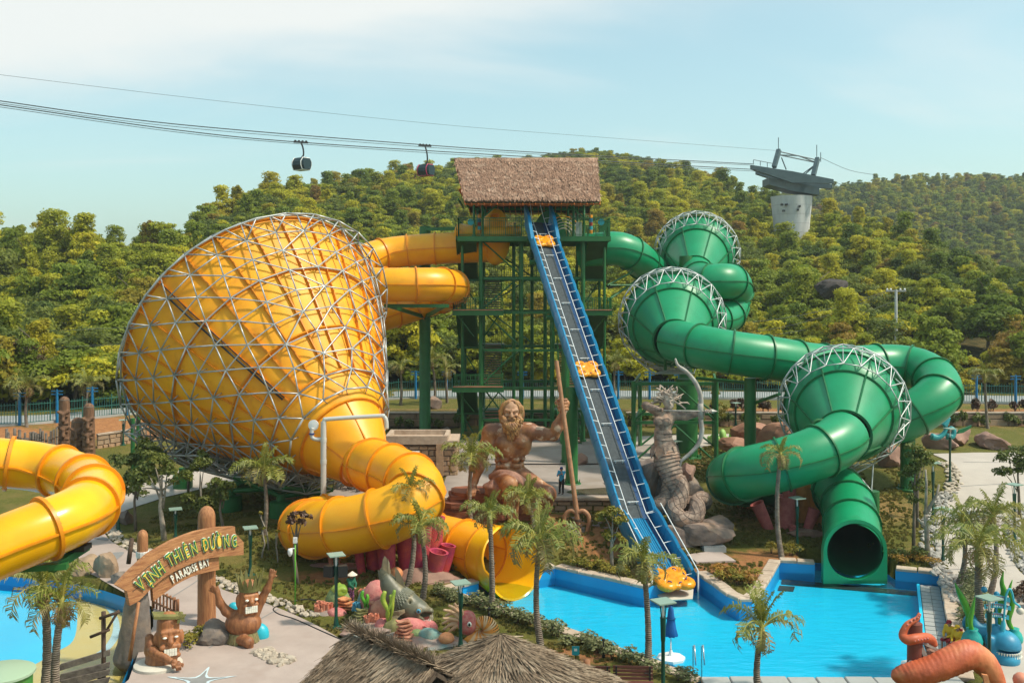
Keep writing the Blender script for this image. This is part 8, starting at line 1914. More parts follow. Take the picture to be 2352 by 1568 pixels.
def hut():
 A,Bq,C=Vector((-5.4,33.6,4.3)),Vector((-2.3,30.4,4.3)),Vector((-.36,32.0,4.75));root=thing('thatched_hut','grey-brown thatched hut roof with a round peak and a side ridge','hut',(C.x,C.y,.65))
 n=48;Rr,dz=4.6,2.45;MB().lathe([(Rr,-dz-.12),(Rr,-dz),(.05,-.05),(.01,0)],C,n).build('cone_core',M['thatch_base'],root)
 g=np.random.default_rng(8)
 def blades(nm,fn,cnt,bl,bw):
  V=[];F=[]
  for _ in range(cnt):
   p,d,nr,t=fn();dd=(d+t*g.normal(0,.2)+nr*g.uniform(0.04,.26)).normalized();l=bl*g.uniform(.6,1.3);w=bw*g.uniform(.6,1.4);tt=(t+nr*g.normal(0,.5)).normalized()*w;p=p+nr*g.uniform(.02,.12);e=p+dd*l;z=len(V);V +=[p-tt,p+tt,e+tt*.4,e-tt*.4];F.append((z,z+1,z+2,z+3))
  obj(nm,mesh(nm,V,F),M['thatch_grey'],root)
 sl=math.hypot(Rr,dz)
 for ring in range(12):
  def fn():
   a=g.uniform(0,2*PI);w=(ring+g.uniform(0,.55))/12;r_=Rr*w;o=Vector((math.cos(a),math.sin(a),0));d=(o*Rr-Vector((0,0,dz)))/sl;t=Vector((-math.sin(a),math.cos(a),0));return C+o*r_-Vector((0,0,dz*w))+Vector((0,0,.05)),d,d.cross(t)*-1 if (d.cross(t)).z<0 else d.cross(t),t
  blades('thatch_course',fn,260+330*ring,.62,.022)
 e=(Bq-A).normalized();sd=Vector((e.y,-e.x,0));sd=sd if sd.x<0 else-sd
 for sg in (1,-1):
  d=(sd*sg*2.6-Vector((0,0,1.9))).normalized();L=3.2;MB().slab([A,Bq,Bq+d*L,A+d*L],d.cross(e)if d.cross(e).z<0 else-d.cross(e),.12).build('slope_core',M['thatch_base'],root)
  for row in range(9):
   def fn():
    w=(row+g.uniform(0,.6))/9;p=A.lerp(Bq,g.uniform(-.03,1.0))+d*(L*w);nr=d.cross(e);nr=nr if nr.z>0 else-nr;return p+nr*.03,d,nr,e
   blades('thatch_course',fn,900 if sg==1 else 300,.6,.022)
 def fr():
  a=g.uniform(0,2*PI);p=A.lerp(Bq,g.uniform(-.04,.98))+Vector((0,0,.1));o=(sd*math.cos(a)+Vector((0,0,abs(math.sin(a))*.6))-e*.5).normalized();return p,o,Vector((0,0,1)),e
 blades('ridge_tuft',fr,1500,.4,.02)
 for x,y in ((-3.2,29.5),(2.6,29.5),(2.6,34.6),(-3.2,34.6)):MB().cyl((x,y,.4),(x,y,3.1),.12,n=10).build('post',M['wood'],root,True)
hut()
def seats_and_poolside():
 for i,(x0,x1,lb)in enumerate(((1316,1402,'red-brown slatted bench left of a pair in front of the hedge'),(1408,1500,'red-brown slatted bench right of a pair in front of the hedge'))):
  a,b=gp(x0,1560,1.1),gp(x1,1562,1.1);a.z=b.z=.65;d=(b-a).normalized();nr=Vector((d.y,-d.x,0));nr=nr if nr.y<0 else-nr;root=thing('bench',lb,'bench',a.lerp(b,.5),'benches by the hut')
  for k in range(4):MB().bar(a+Vector((0,0,.52+.13*k))-nr*.03*k,b+Vector((0,0,.52+.13*k))-nr*.03*k,.035,.1,up=(0,0,1)).build('back_slat',M['bench'],root)
  for k in range(4):MB().bar(a+Vector((0,0,.43))+nr*(.08+.12*k),b+Vector((0,0,.43))+nr*(.08+.12*k),.1,.035,up=(0,0,1)).build('seat_slat',M['bench'],root)
  for w in (.08,.92):q=a.lerp(b,w);MB().bar(q,q+Vector((0,0,.98)),.06).build('leg',M['black'],root);MB().bar(q+nr*.5,q+nr*.5+Vector((0,0,.42)),.06).build('leg',M['black'],root);MB().bar(q+Vector((0,0,.4)),q+nr*.5+Vector((0,0,.4)),.05).build('arm',M['black'],root)
 def umbrella(b,h,lb):
  root=thing('closed_umbrella',lb,'umbrella',b);MB().cyl(b,b+Vector((0,0,h)),.035,n=8).build('pole',M['silver'],root,True);v=[];m=MB();n=16;pr=[(.03,h+.1),(.10,h-.05),(.14,h*.8),(.20,h*.6),(.27,h*.47),(.24,h*.44)]
  for k_,(r_,z)in enumerate(pr):
   for k in range(n):a=2*PI*k/n;q=r_*(1.18 if k%2 else .78);v.append(b+Vector((q*math.cos(a),q*math.sin(a),z)))
  f=[(i*n+k,i*n+(k+1)%n,(i+1)*n+(k+1)%n,(i+1)*n+k)for i in range(len(pr)-1)for k in range(n)];obj('canopy',mesh('canopy',v,f,True),M['umbrella'],root);MB().lathe([(.2,h*.78),(.21,h*.8)],b,12).build('strap',M['blue_dark'],root);MB().lathe([(.62,-.05),(.62,.05),(.12,.12),(.05,.35)],b,8).build('base',M['white'],root)
 umbrella(Vector((at(1541,1512,43).x,43,.05)),2.15,'closed blue umbrella on a white base standing in the pool');umbrella(Vector((at(2104,1460,40.5).x,40.5,.65)),1.65,'closed blue umbrella behind the orange tentacle slide')
 g=gp(1592,1542,.3);root=thing('pool_rail','steel hand rail at the near pool edge','rail',g)
 for dx in (0,.35):MB().tube([g+Vector((dx,0,-.5)),g+Vector((dx,0,1.05)),g+Vector((dx,-.3,1.2)),g+Vector((dx,-.6,.5))],.03,8).build('tube',M['silver'],root,True)
 for (dx,dy,ty,lb)in ((1386,1512,1466,'black bollard light in the hedge bed'),(1123,1425,1395,'black bollard light left of the central palm')):g=gt(dx,dy);t=thing('bollard_light',lb,'bollard',g);h=at(dx,ty,g.y).z-g.z;MB().lathe([(.07,0),(.06,h*.6),(.03,h*.62),(.03,h*.9),(.07,h*.91),(.07,h)],g,10).build('body',M['black'],t)
 g=gt(1322,1528);t=thing('small_sign','small turquoise sign on a stake in the hedge bed','sign',g);MB().cyl(g,g+Vector((0,0,.5)),.02).build('stake',M['black'],t);MB().box(g+Vector((0,-.02,.62)),(.3,.03,.36)).build('plate',M['sign_teal'],t);MB().box(g+Vector((0,-.04,.66)),(.12,.01,.1)).build('pictogram',M['white'],t)
 # white water pipe beside the funnel
 D=59.4;s=lambda x,y,o=0:at(x,y,D+o);b=s(743,1140);root=thing('water_pipe','tall pale grey water pipe with elbow beside the funnel outlet','pipe',b);MB().cyl((b.x,b.y,tz(b.x,b.y)),s(743,968),.17,n=14).build('riser',M['pipe_grey'],root,True,50);MB().tube(spline([s(743,972),s(746,965),s(755,962),s(870,955),s(882,957),s(887,966),s(888,985)],5),.13,12).build('top_run',M['pipe_grey'],root,True)
 for y in (1010,1060):MB().lathe([(.19,-.12),(.19,.12)],s(743,y),14).build('coupling',M['pipe_grey'],root,True,50)
 MB().tube(spline([s(743,1008),s(725,1008),s(717,1003),s(716,990),s(718,982)],5),.12,12).build('branch',M['pipe_grey'],root,True);MB().lathe([(.32,-.03),(.32,.03),(.1,.06)],s(720,976,.1),18,axis=(-.2,-1,.1)).build('disc_plate',M['white'],root,True,40);MB().lathe([(.16,-.05),(.16,.05)],s(716,996),12).build('valve',M['navy'],root)
 # camera pole
 g=gt(678,1396);root=thing('camera_pole','thin bright green pole with a white surveillance camera on the lawn','camera',g);zt=at(678,1240,g.y).z;MB().cyl(g,Vector((g.x,g.y,zt)),.035,n=8).build('pole',M['weed'],root,True);MB().box((g.x,g.y,zt),(.18,.14,.26)).build('junction_box',M['white'],root);c=Vector((g.x-.22,g.y-.1,zt-.5));MB().bar(c+Vector((0,0,.12)),(g.x,g.y,zt-.38),.04).build('bracket',M['white'],root);MB().lathe([(.1,.12),(.12,.0),(.11,-.12),(.05,-.24),(.01,-.26)],c,12).build('camera_dome',M['white'],root,True)
 # hose across the paving
 P=[gt(x,y,.06)for x,y in ((800,1478),(740,1452),(680,1425),(640,1412),(628,1400),(650,1390),(700,1378),(740,1384))];tag(MB().tube(spline(P,6),.03,6).build('hose',M['black'],None,True),'thin black hose lying across the entrance path','hose')
 # railing of logs beside the wading pool
 root=thing('log_railing','low brown log railing along the wading pool behind the sign','railing',gt(372,1410));a,b=gt(352,1398),gt(408,1416)
 for k in range(8):q=a.lerp(b,k/7);MB().cyl(q,q+Vector((0,0,1.1-.04*k)),.08 if k in (0,7,6)else .045,n=8).build('post',M['wood'],root,True)
 for z in (.35,.9):MB().cyl(a+Vector((0,0,z)),b+Vector((0,0,z-.15)),.05,n=8).build('rail',M['wood'],root,True)
 # rustic plank rack and signal mast at the wading pool
 D=37.4;s=lambda x,y,o=0:at(.2033*x,1249.5+.2033*y,D+o);root=thing('plank_rack','dark weathered plank rack with a rough log mast at the wading pool','rack',s(1170,1560));MB().cyl(s(1170,1600),s(1170,760),.09,n=8).build('mast',M['wood_dark'],root,True)
 for a,b,q in (((1125,835),(1350,760),.06),((1020,1045),(1235,960),.06),((1340,745),(1185,1000),.05)):MB().cyl(s(*a,-.12),s(*b,-.12),q,n=7).build('spar',M['wood_dark'],root,True)
 for k,(yl,yr)in enumerate(((1375,1200),(1490,1340),(1560,1420),(1640,1510))):MB().slab([s(600+40*k,yl+70,-.05*k),s(1245-6*k,yr+45,-.05*k),s(1248,yr-20,-.05*k),s(690,yl-30,-.05*k)],(.2,-1,0),.08).build('plank',M['wood_grey'],root)
 for x in (640,1120):MB().cyl(s(x,1380,.1),s(x,1640,.1),.07,n=7).build('post',M['wood_dark'],root,True)
 b=Vector((at(12,1545,33.5).x-.15,33.5,0));root=thing('green_drum','green drum with a pale round lid at the lower left corner','drum',b);zt=at(12,1540,33.5).z;MB().lathe([(.98,-.3),(.98,zt-.12),(1.0,zt-.1)],b,28).build('body',M['bin_green'],root,True,40);MB().lathe([(1.08,zt-.1),(1.08,zt-.02),(1.0,zt+.02),(.01,zt+.05)],b,28).build('lid',M['bin_lid'],root,True,30);MB().ball(b+Vector((.35,-.95,zt-.25)),(.22,.1,.14)).build('opening',M['black'],root)
seats_and_poolside()
# ------------------------------------------------------------------ people
def merge(me,others):
 V=[v.co[:]for v in me.vertices];F=[tuple(p.vertices)for p in me.polygons]
 for o in others:
  k=len(V);V +=[v.co[:]for v in o.vertices];F +=[tuple(i+k for i in p.vertices)for p in o.polygons]
 return mesh(me.name,V,F,True)
def person(base,rz,h,label,J,wear,hat,group=None):
 """J: joints in metres, facing -Y; wear: list of (name, material, [(joint, joint, r, r)])"""
 root=thing('person',label,'person',base,group);k=h/1.7;Mx=Matrix.Translation(base)@Matrix.Rotation(rz,4,'Z')@Matrix.Scale(k,4);P={n:Mx@Vector(v)for n,v in J.items()}
 S=SDF(.026*k,.035);c=lambda a,b,r,r2=None,kk=None:S.cap(P[a],P[b],r*k,(r if r2 is None else r2)*k,kk)
 c('pel','che',.13,.15);c('che','nek',.14,.06);c('nek','hed',.055);S.ell(P['hed'],(.078*k,.095*k,.115*k));fw=(Mx.to_3x3()@Vector((0,-1,0))).normalized();S.cap(P['hed']+fw*.09*k,P['hed']+fw*.105*k-Vector((0,0,.02*k)),.018*k)
 for s in 'lr':
  c('sh'+s,'el'+s,.05,.042);c('el'+s,'wr'+s,.04,.028);c('che','sh'+s,.09,.06);c('hp'+s,'kn'+s,.085,.06);c('kn'+s,'an'+s,.058,.038);c('pel','hp'+s,.12,.09);S.cap(P['an'+s],P['an'+s]+fw*.13*k-Vector((0,0,.04*k)),.045*k,.035*k)
 body=S.mesh('body');hands=[]
 for s in 'lr':
  w=P['wr'+s];d=(w-P['el'+s]).normalized();x=d.cross(Vector((0,0,1))).normalized()if abs(d.z)<.95 else Vector((1,0,0));H=SDF(.011,.01);q=w+d*.06*k;H.cap(w,q,.032*k,.036*k)
  for i in range(4):a=q+x*((.03-.02*i)*k);l=(.075-.008*abs(i-1.3))*k;H.chain([a,a+d*l*.6,a+d*l+d.cross(x)*.02*k],[.0105*k,.0095*k,.008*k],.004)
  H.chain([w+x*.03*k+d*.01,w+x*.06*k+d*.05*k,w+x*.055*k+d*.085*k],[.012*k,.011*k,.009*k],.004);hands.append(H.mesh('hand'))
 obj('body',merge(body,hands),M['skin'],root)
 E=MB()
 for sx in (-1,1):E.ball(P['hed']+fw*.088*k+(Mx.to_3x3()@Vector((.032*sx,0,.01))),.011*k,6,4)
 E.build('eyes',M['black'],root)
 for n,mt,segs in wear:
  C=SDF(.028*k,.04)
  for a,b,r,r2 in segs:C.cap(P[a],P[b],r*k,r2*k)
  if n=='shoes':
   C=SDF(.02,.01)
   for s in 'lr':C.cap(P['an'+s]-Vector((0,0,.03*k)),P['an'+s]+fw*.14*k-Vector((0,0,.045*k)),.052*k,.042*k)
  C.build(n,M[mt],root)
 t=P['hed']
 if hat=='cone':MB().lathe([(.27*k,-.0),(.26*k,.01),(.01,.2*k)],t+Vector((0,0,.05*k)),18).build('conical_hat',M['straw'],root,True,60)
 else:
  MB().lathe([(.10*k,0),(.105*k,.05*k),(.08*k,.10*k),(.01,.12*k)],t+Vector((0,0,.025*k)),14).build('cap',M[hat],root,True);MB().slab([t+fw*.08*k+(Mx.to_3x3()@Vector((-.07,0,.03))),t+fw*.08*k+(Mx.to_3x3()@Vector((.07,0,.03))),t+fw*.19*k+(Mx.to_3x3()@Vector((.05,0,.01))),t+fw*.19*k+(Mx.to_3x3()@Vector((-.05,0,.01)))],(0,0,1),.012).build('cap_peak',M[hat],root)
  S=SDF(.02,.02);S.ell(t+Vector((0,0,.0))-fw*.02,(.088*k,.095*k,.10*k));
  MB().lathe([(.088*k,-.05*k),(.095*k,.0),(.095*k,.04*k)],t-fw*.012,12).build('hair',M['black'],root,True)
 return root
STAND=dict(pel=(0,0,.93),che=(0,.0,1.27),nek=(0,0,1.46),hed=(0,-.03,1.60),shl=(.19,0,1.41),shr=(-.19,0,1.41),ell=(.25,-.02,1.13),elr=(-.25,-.02,1.13),wrl=(.24,-.12,.9),wrr=(-.24,-.12,.9),hpl=(.09,0,.90),hpr=(-.09,0,.90),knl=(.1,-.03,.5),knr=(-.12,-.02,.5),anl=(.1,0,.085),anr=(-.15,.02,.085))
SHIRT=lambda sl=True:[('pel','che',.155,.175),('che','nek',.165,.07),('che','shl',.11,.085),('che','shr',.11,.085),('shl','ell',.075,.062),('shr','elr',.075,.062)]+([('ell','wrl',.06,.045),('elr','wrr',.06,.045)]if sl else [])
PANTS=lambda full=True:[('pel','hpl',.145,.11),('pel','hpr',.145,.11),('hpl','knl',.108,.08),('hpr','knr',.108,.08)]+([('knl','anl',.078,.06),('knr','anr',.078,.06)]if full else [])
def people():
 g=gt(1290,1137);g.z=2.69;J=dict(STAND,ell=(.20,-.2,1.22),wrl=(.07,-.2,1.47),elr=(-.22,-.16,1.18),wrr=(.02,-.24,1.30));person(g,-.5,1.72,'person in light blue shirt, black trousers and dark cap at the plaza edge',J,[('shirt','shirt_blue',SHIRT(False)),('trousers','black',PANTS()),('shoes','black',[('anl','anr',.01,.01)])],'navy')
 g=gt(806,1390);J=dict(STAND,ell=(.17,-.2,1.15),wrl=(.05,-.3,1.0),elr=(-.2,-.16,1.15),wrr=(-.06,-.3,1.02),hed=(.02,-.08,1.58));person(g,.9,1.56,'standing gardener in dark green jacket, floral trousers and conical hat behind the corals',J,[('jacket','cloth_green',SHIRT()),('trousers','cloth_floral',PANTS()),('shoes','black',[('anl','anr',.01,.01)])],'cone')
 g=gt(872,1388);J=dict(pel=(0,.2,.62),che=(0,-.18,.78),nek=(0,-.36,.80),hed=(0,-.5,.80),shl=(.19,-.3,.76),shr=(-.19,-.3,.76),ell=(.22,-.42,.5),elr=(-.22,-.42,.5),wrl=(.12,-.5,.22),wrr=(-.1,-.52,.24),hpl=(.1,.2,.6),hpr=(-.1,.2,.6),knl=(.14,-.15,.42),knr=(-.14,-.1,.42),anl=(.12,.08,.085),anr=(-.12,.1,.085));person(g,-1.2,1.62,'gardener in dark green jacket and conical hat bending over beside the fish statue',J,[('jacket','cloth_green',SHIRT()),('trousers','cloth_green',PANTS()),('shoes','black',[('anl','anr',.01,.01)])],'cone')
 SIT=dict(pel=(0,.05,.50),che=(0,-.02,.84),nek=(0,-.06,1.03),hed=(0,-.12,1.16),shl=(.19,-.05,.98),shr=(-.19,-.05,.98),ell=(.22,-.16,.74),elr=(-.22,-.16,.74),wrl=(.08,-.38,.66),wrr=(-.08,-.38,.64),hpl=(.1,0,.48),hpr=(-.1,0,.48),knl=(.12,-.42,.50),knr=(-.12,-.42,.5),anl=(.12,-.44,.09),anr=(-.12,-.44,.09))
 for (dx,dy,rz,ht,lb)in ((2184,1494,-1.0,'cloth_red','seated lifeguard in yellow shirt with a red hat by the right pool wall'),(2203,1506,-1.0,'shirt_yellow','seated lifeguard in yellow shirt with a yellow cap by the right pool wall')):
  g=gt(dx,dy);g.z=.67;person(g,rz,1.72,lb,SIT,[('shirt','shirt_yellow',SHIRT()),('shorts','cloth_red',PANTS(False)),('shoes','black',[('anl','anr',.01,.01)])],ht,'lifeguards')
  t=thing('folding_chair','low chair under the lifeguard with the %s'%('red hat' if ht=='cloth_red' else 'yellow cap'),'chair',g,'lifeguard chairs');e=Vector((math.sin(rz),-math.cos(rz),0));s=Vector((e.y,-e.x,0));c=g+Vector((0,0,.38))-e*.08
  MB().slab([c-s*.25-e*.22,c+s*.25-e*.22,c+s*.25+e*.25,c-s*.25+e*.25],(0,0,1),.04).build('seat',M['cloth_red'],t);MB().slab([c-s*.25-e*.24,c+s*.25-e*.24,c+s*.25-e*.36+Vector((0,0,.5)),c-s*.25-e*.36+Vector((0,0,.5))],-e,.04).build('backrest',M['cloth_red'],t)
  for a in (-1,1):
   for b in (-.2,.22):q=c+s*(.22*a)+e*b;MB().cyl((q.x,q.y,g.z),q,.018,n=6).build('leg',M['silver'],t)
people()
# ------------------------------------------------------------------ blue angler fish, pots and the octopus slide
ANG=lambda x,y:(2021.3+.1799*x,1286.3+.1799*y)
def angler():
 D=41.0;s=lambda x,y,o=0:at(*ANG(x,y),D+o);b=s(1600,1350);b.z=.65;root=thing('angler_fish','blue toothy deep-sea fish sculpture with a hanging lure and curved name boards','statue',b);S=SDF(.05,.1)
 S.ell(s(1600,1080),(.60,.62,.58));S.ell(s(1600,1250,-.1),(.55,.6,.42));S.cap(s(1480,900,.3),s(1560,1000,.2),.3,.45);S.ell(s(1590,1160,-.35),(.75,.5,.075),k=.03,sub=True);S.cap(s(1180,760,.8),s(1230,880,.7),.24,.34);S.cap(s(1230,880,.7),s(1480,980,.4),.34,.45);S.ell(s(1100,800,.8),(.16,.12,.3));S.cap(s(1400,1010,.0),s(1460,1200,-.1),.2,.25)
 S.build('body',M['angler'],root)
 for k in range(13):
  a=lerp(-1.05,1.05,k/12);c=s(1600,1080);q=Vector((c.x+.575*math.sin(a),c.y-.6*math.cos(a),0));MB().lathe([(.05,0),(.005,-.13)],(q.x,q.y,s(0,1130).z),4).build('tooth',M['letter_white'],root);MB().lathe([(.05,0),(.005,.11)],(q.x,q.y,s(0,1195).z),4).build('tooth',M['letter_white'],root)
 Q=spline([s(1562,950),s(1580,760),s(1600,520),s(1625,400),s(1660,365),s(1690,430),s(1715,530),s(1775,580),s(1790,625)],4);MB().tube(Q,[.10 if i<4 else .045 for i in range(len(Q))],8).build('lure_stalk',M['angler_light'],root,True);MB().ball(s(1788,645),.15,14,10).build('lure',M['off_white'],root,True)
 for i,(xa,xb,y)in enumerate(((1310,1655,480),(1330,1665,585),(1340,1640,705))):
  P=[];n=12
  for k in range(n+1):w=k/n;P.append((lerp(xa,xb,w),y-26*math.sin(PI*w)+22*w))
  MB().slab([s(x,q-26,.1)for x,q in P]+[s(x,q+30,.1)for x,q in P[::-1]],(0,-1,0),.05).build('name_board',M['angler_light'],root)
  for rr_,(mt,dy,k0)in enumerate((('cloth_red',-8,12),('white',14,9))):
   for k in range(k0):w=(k+1.5)/(k0+2);x,q=lerp(xa,xb,w),y-26*math.sin(PI*w)+22*w+dy;MB().box(s(x,q,.035),(.035,.01,.05)).build('print_mark',M[mt],root)
 MB().cyl(s(1490,1000,.2),s(1480,440,.2),.06,n=8).build('board_post',M['angler'],root,True);MB().ball(s(1490,430,.2),.12).build('bubble',M['angler'],root,True);MB().ball(s(1330,370,.3),.13).build('bubble',M['angler'],root,True)
 for (px,py,q,weeds,lb)in ((1175,1150,.42,[((1175,900),(1150,780),(1180,620),(1215,450))],'round teal pot with one tall green weed left of the blue fish'),(1715,1090,.34,[((1700,900),(1640,760),(1690,560),(1655,380),(1690,245))],'teal pot with a long wavy weed right of the blue fish')):
  c=s(px,py,.25 if px>1500 else-.1);t=thing('weed_pot',lb,'sculpture',c);MB().lathe([(q*.55,0),(q*.95,q*.6),(q,q*1.0),(q*.8,q*1.6),(q*.5,q*1.95),(q*.58,q*2.15),(q*.45,q*2.1)],c,20).build('pot',M['pot_teal'],t,True)
  for w in weeds:Q=spline([s(x,y,.25 if px>1500 else-.1)for x,y in w],5);n=len(Q);MB().tube(Q,[.10*math.sin(PI*(.25+.74*i/(n-1)))+.012 for i in range(n)],8).build('weed',M['weed'],t,True)
 for w,lb in ((((1130,700),(1085,560),(1010,410),(955,285)),'tall green weed blade leaning left beside the pool wall shrubs'),(((1530,870),(1500,650),(1580,430),(1555,280),(1575,135)),'tall green weed blade behind the blue fish name boards')):
  Q=spline([s(x,y,.5)for x,y in w],5);n=len(Q);t=thing('seaweed_sculpture',lb,'sculpture',(Q[0].x,Q[0].y,.65));MB().tube([Vector((Q[0].x,Q[0].y,.6))]+Q,[.13]+[.14*math.sin(PI*(.3+.69*i/(n-1)))+.012 for i in range(n)],8).build('blade',M['weed'],t,True)
angler()
def octopus():
 D=37.6;s=lambda x,y,o=0:at(*ANG(x,y),D+o);root=thing('octopus_slide','orange-red tentacle play slide with a dark red mast at the lower right','play slide',s(450,1560));MB().lathe([(.29,0),(.27,s(445,800).z-s(445,1420).z),(.01,s(445,800).z-s(445,1420).z+.02)],s(445,1420),14).build('mast',M['mast'],root,True,40)
 Q=spline([s(505,675),s(470,745,-.1),s(350,820,-.2),(s(290,950,-.25)),s(350,1010,-.4),s(450,1000,-.4),s(560,985,-.1),s(650,1010,.1),s(690,1085,.15)],6);n=len(Q);MB().tube(Q,[lerp(.06,.19,min(1,i/(n*.5)))if i<n*.8 else lerp(.19,.14,(i/n-.8)*5)for i in range(n)],12).build('tentacle',M['octopus'],root,True);T,F=rmf(Q)
 for i in range(3,n-12,2):MB().ball(Q[i]+F[i][1]*.1+Vector((.08,-.05,.02)),.045,8,5).build('sucker',M['coral_pink'],root,True)
 P=[s(240,1470,-.3),s(420,1450,-.5),s(640,1400,-.6),s(860,1310,-.6),s(1030,1230,-.5),s(1160,1200,-.4),s(1300,1280,-.3),s(1420,1420,-.3),s(1500,1640,-.3)];Q=spline(P,6);n=len(Q);S=SDF(.06,.1);S.chain(Q,[float(np.interp(i/(n-1),[0,.15,.5,.8,1],[.28,.42,.5,.4,.3]))for i in range(n)],.1);S.build('arm',M['octopus'],root,True,lambda v:v+.012*np.sin(v[:,:1]*38+6*vnoise(v*1.3,1)[:,None])*np.array([0,0,1])+.04*fbm(v*3,3,2)[:,None])
 for a,b,w in (((500,1080),(620,1320),.22),((545,1060),(905,1220),.1)):MB().slab([s(a[0]-30,a[1],-.05),s(a[0]+30,a[1]-8,-.05),s(b[0]+25,b[1],-.2),s(b[0]-30,b[1]+10,-.2)],(0,-1,.3),.12).build('chute_side',M['sea_rock'],root)
 MB().slab([s(560,1090,.1),s(840,1210,0),s(800,1330,-.3),s(640,1300,-.2)],(0,-.3,1),.08).build('chute_bed',M['rock_pink'],root)
 for k in range(10):r=random.Random(k);MB().ball(s(300+26*k+r.uniform(-10,10),1350-4*k+r.uniform(-25,25),-.2),.1+.05*r.random(),8,5).build('rim_stone',M['off_white'],root,True)
 MB().slab([s(1290,1440,-.8),s(1360,1450,-.8),s(1400,1600,-.8),s(1330,1600,-.8)],(0,-1,0),.12).build('small_tentacle',M['coral_orange'],root);MB().slab([s(1430,1190,-.05),s(1460,1230,-.05),s(1550,1600,-.05),s(1510,1600,-.05)],(0,-1,0),.08).build('orange_board',M['raft'],root)
 MB().ball(s(1800,1530,-.2),.3).build('bump',M['coral_tube'],root,True)
 # teal tentacles on the far right rocks
 D=80.5;s=lambda x,y:at(1837.6+.2188*x,826.9+.2188*y,D);t=thing('teal_tentacles','teal octopus tentacles curling over the pink rocks at the right','statue',s(1500,800))
 for w in (((1380,800),(1440,810),(1500,780),(1530,720),(1500,660)),((1540,800),(1600,795),(1615,740),(1585,710),(1550,730)),((1510,690),(1545,640),(1570,600))):Q=spline([s(*q)for q in w],5);n=len(Q);MB().tube(Q,[lerp(.28,.1,i/(n-1))for i in range(n)],10).build('tentacle',M['octo_teal'],t,True)
 P=[s(1640,770),s(1660,730),s(1720,710),(s(1790,680)),s(1780,710),s(1700,760)];tag(MB().slab(P,(0,-1,.1),.25).build('green_plank_sign',M['green_flange']),'tilted jagged green board on the pink rocks at the right','board')
octopus()
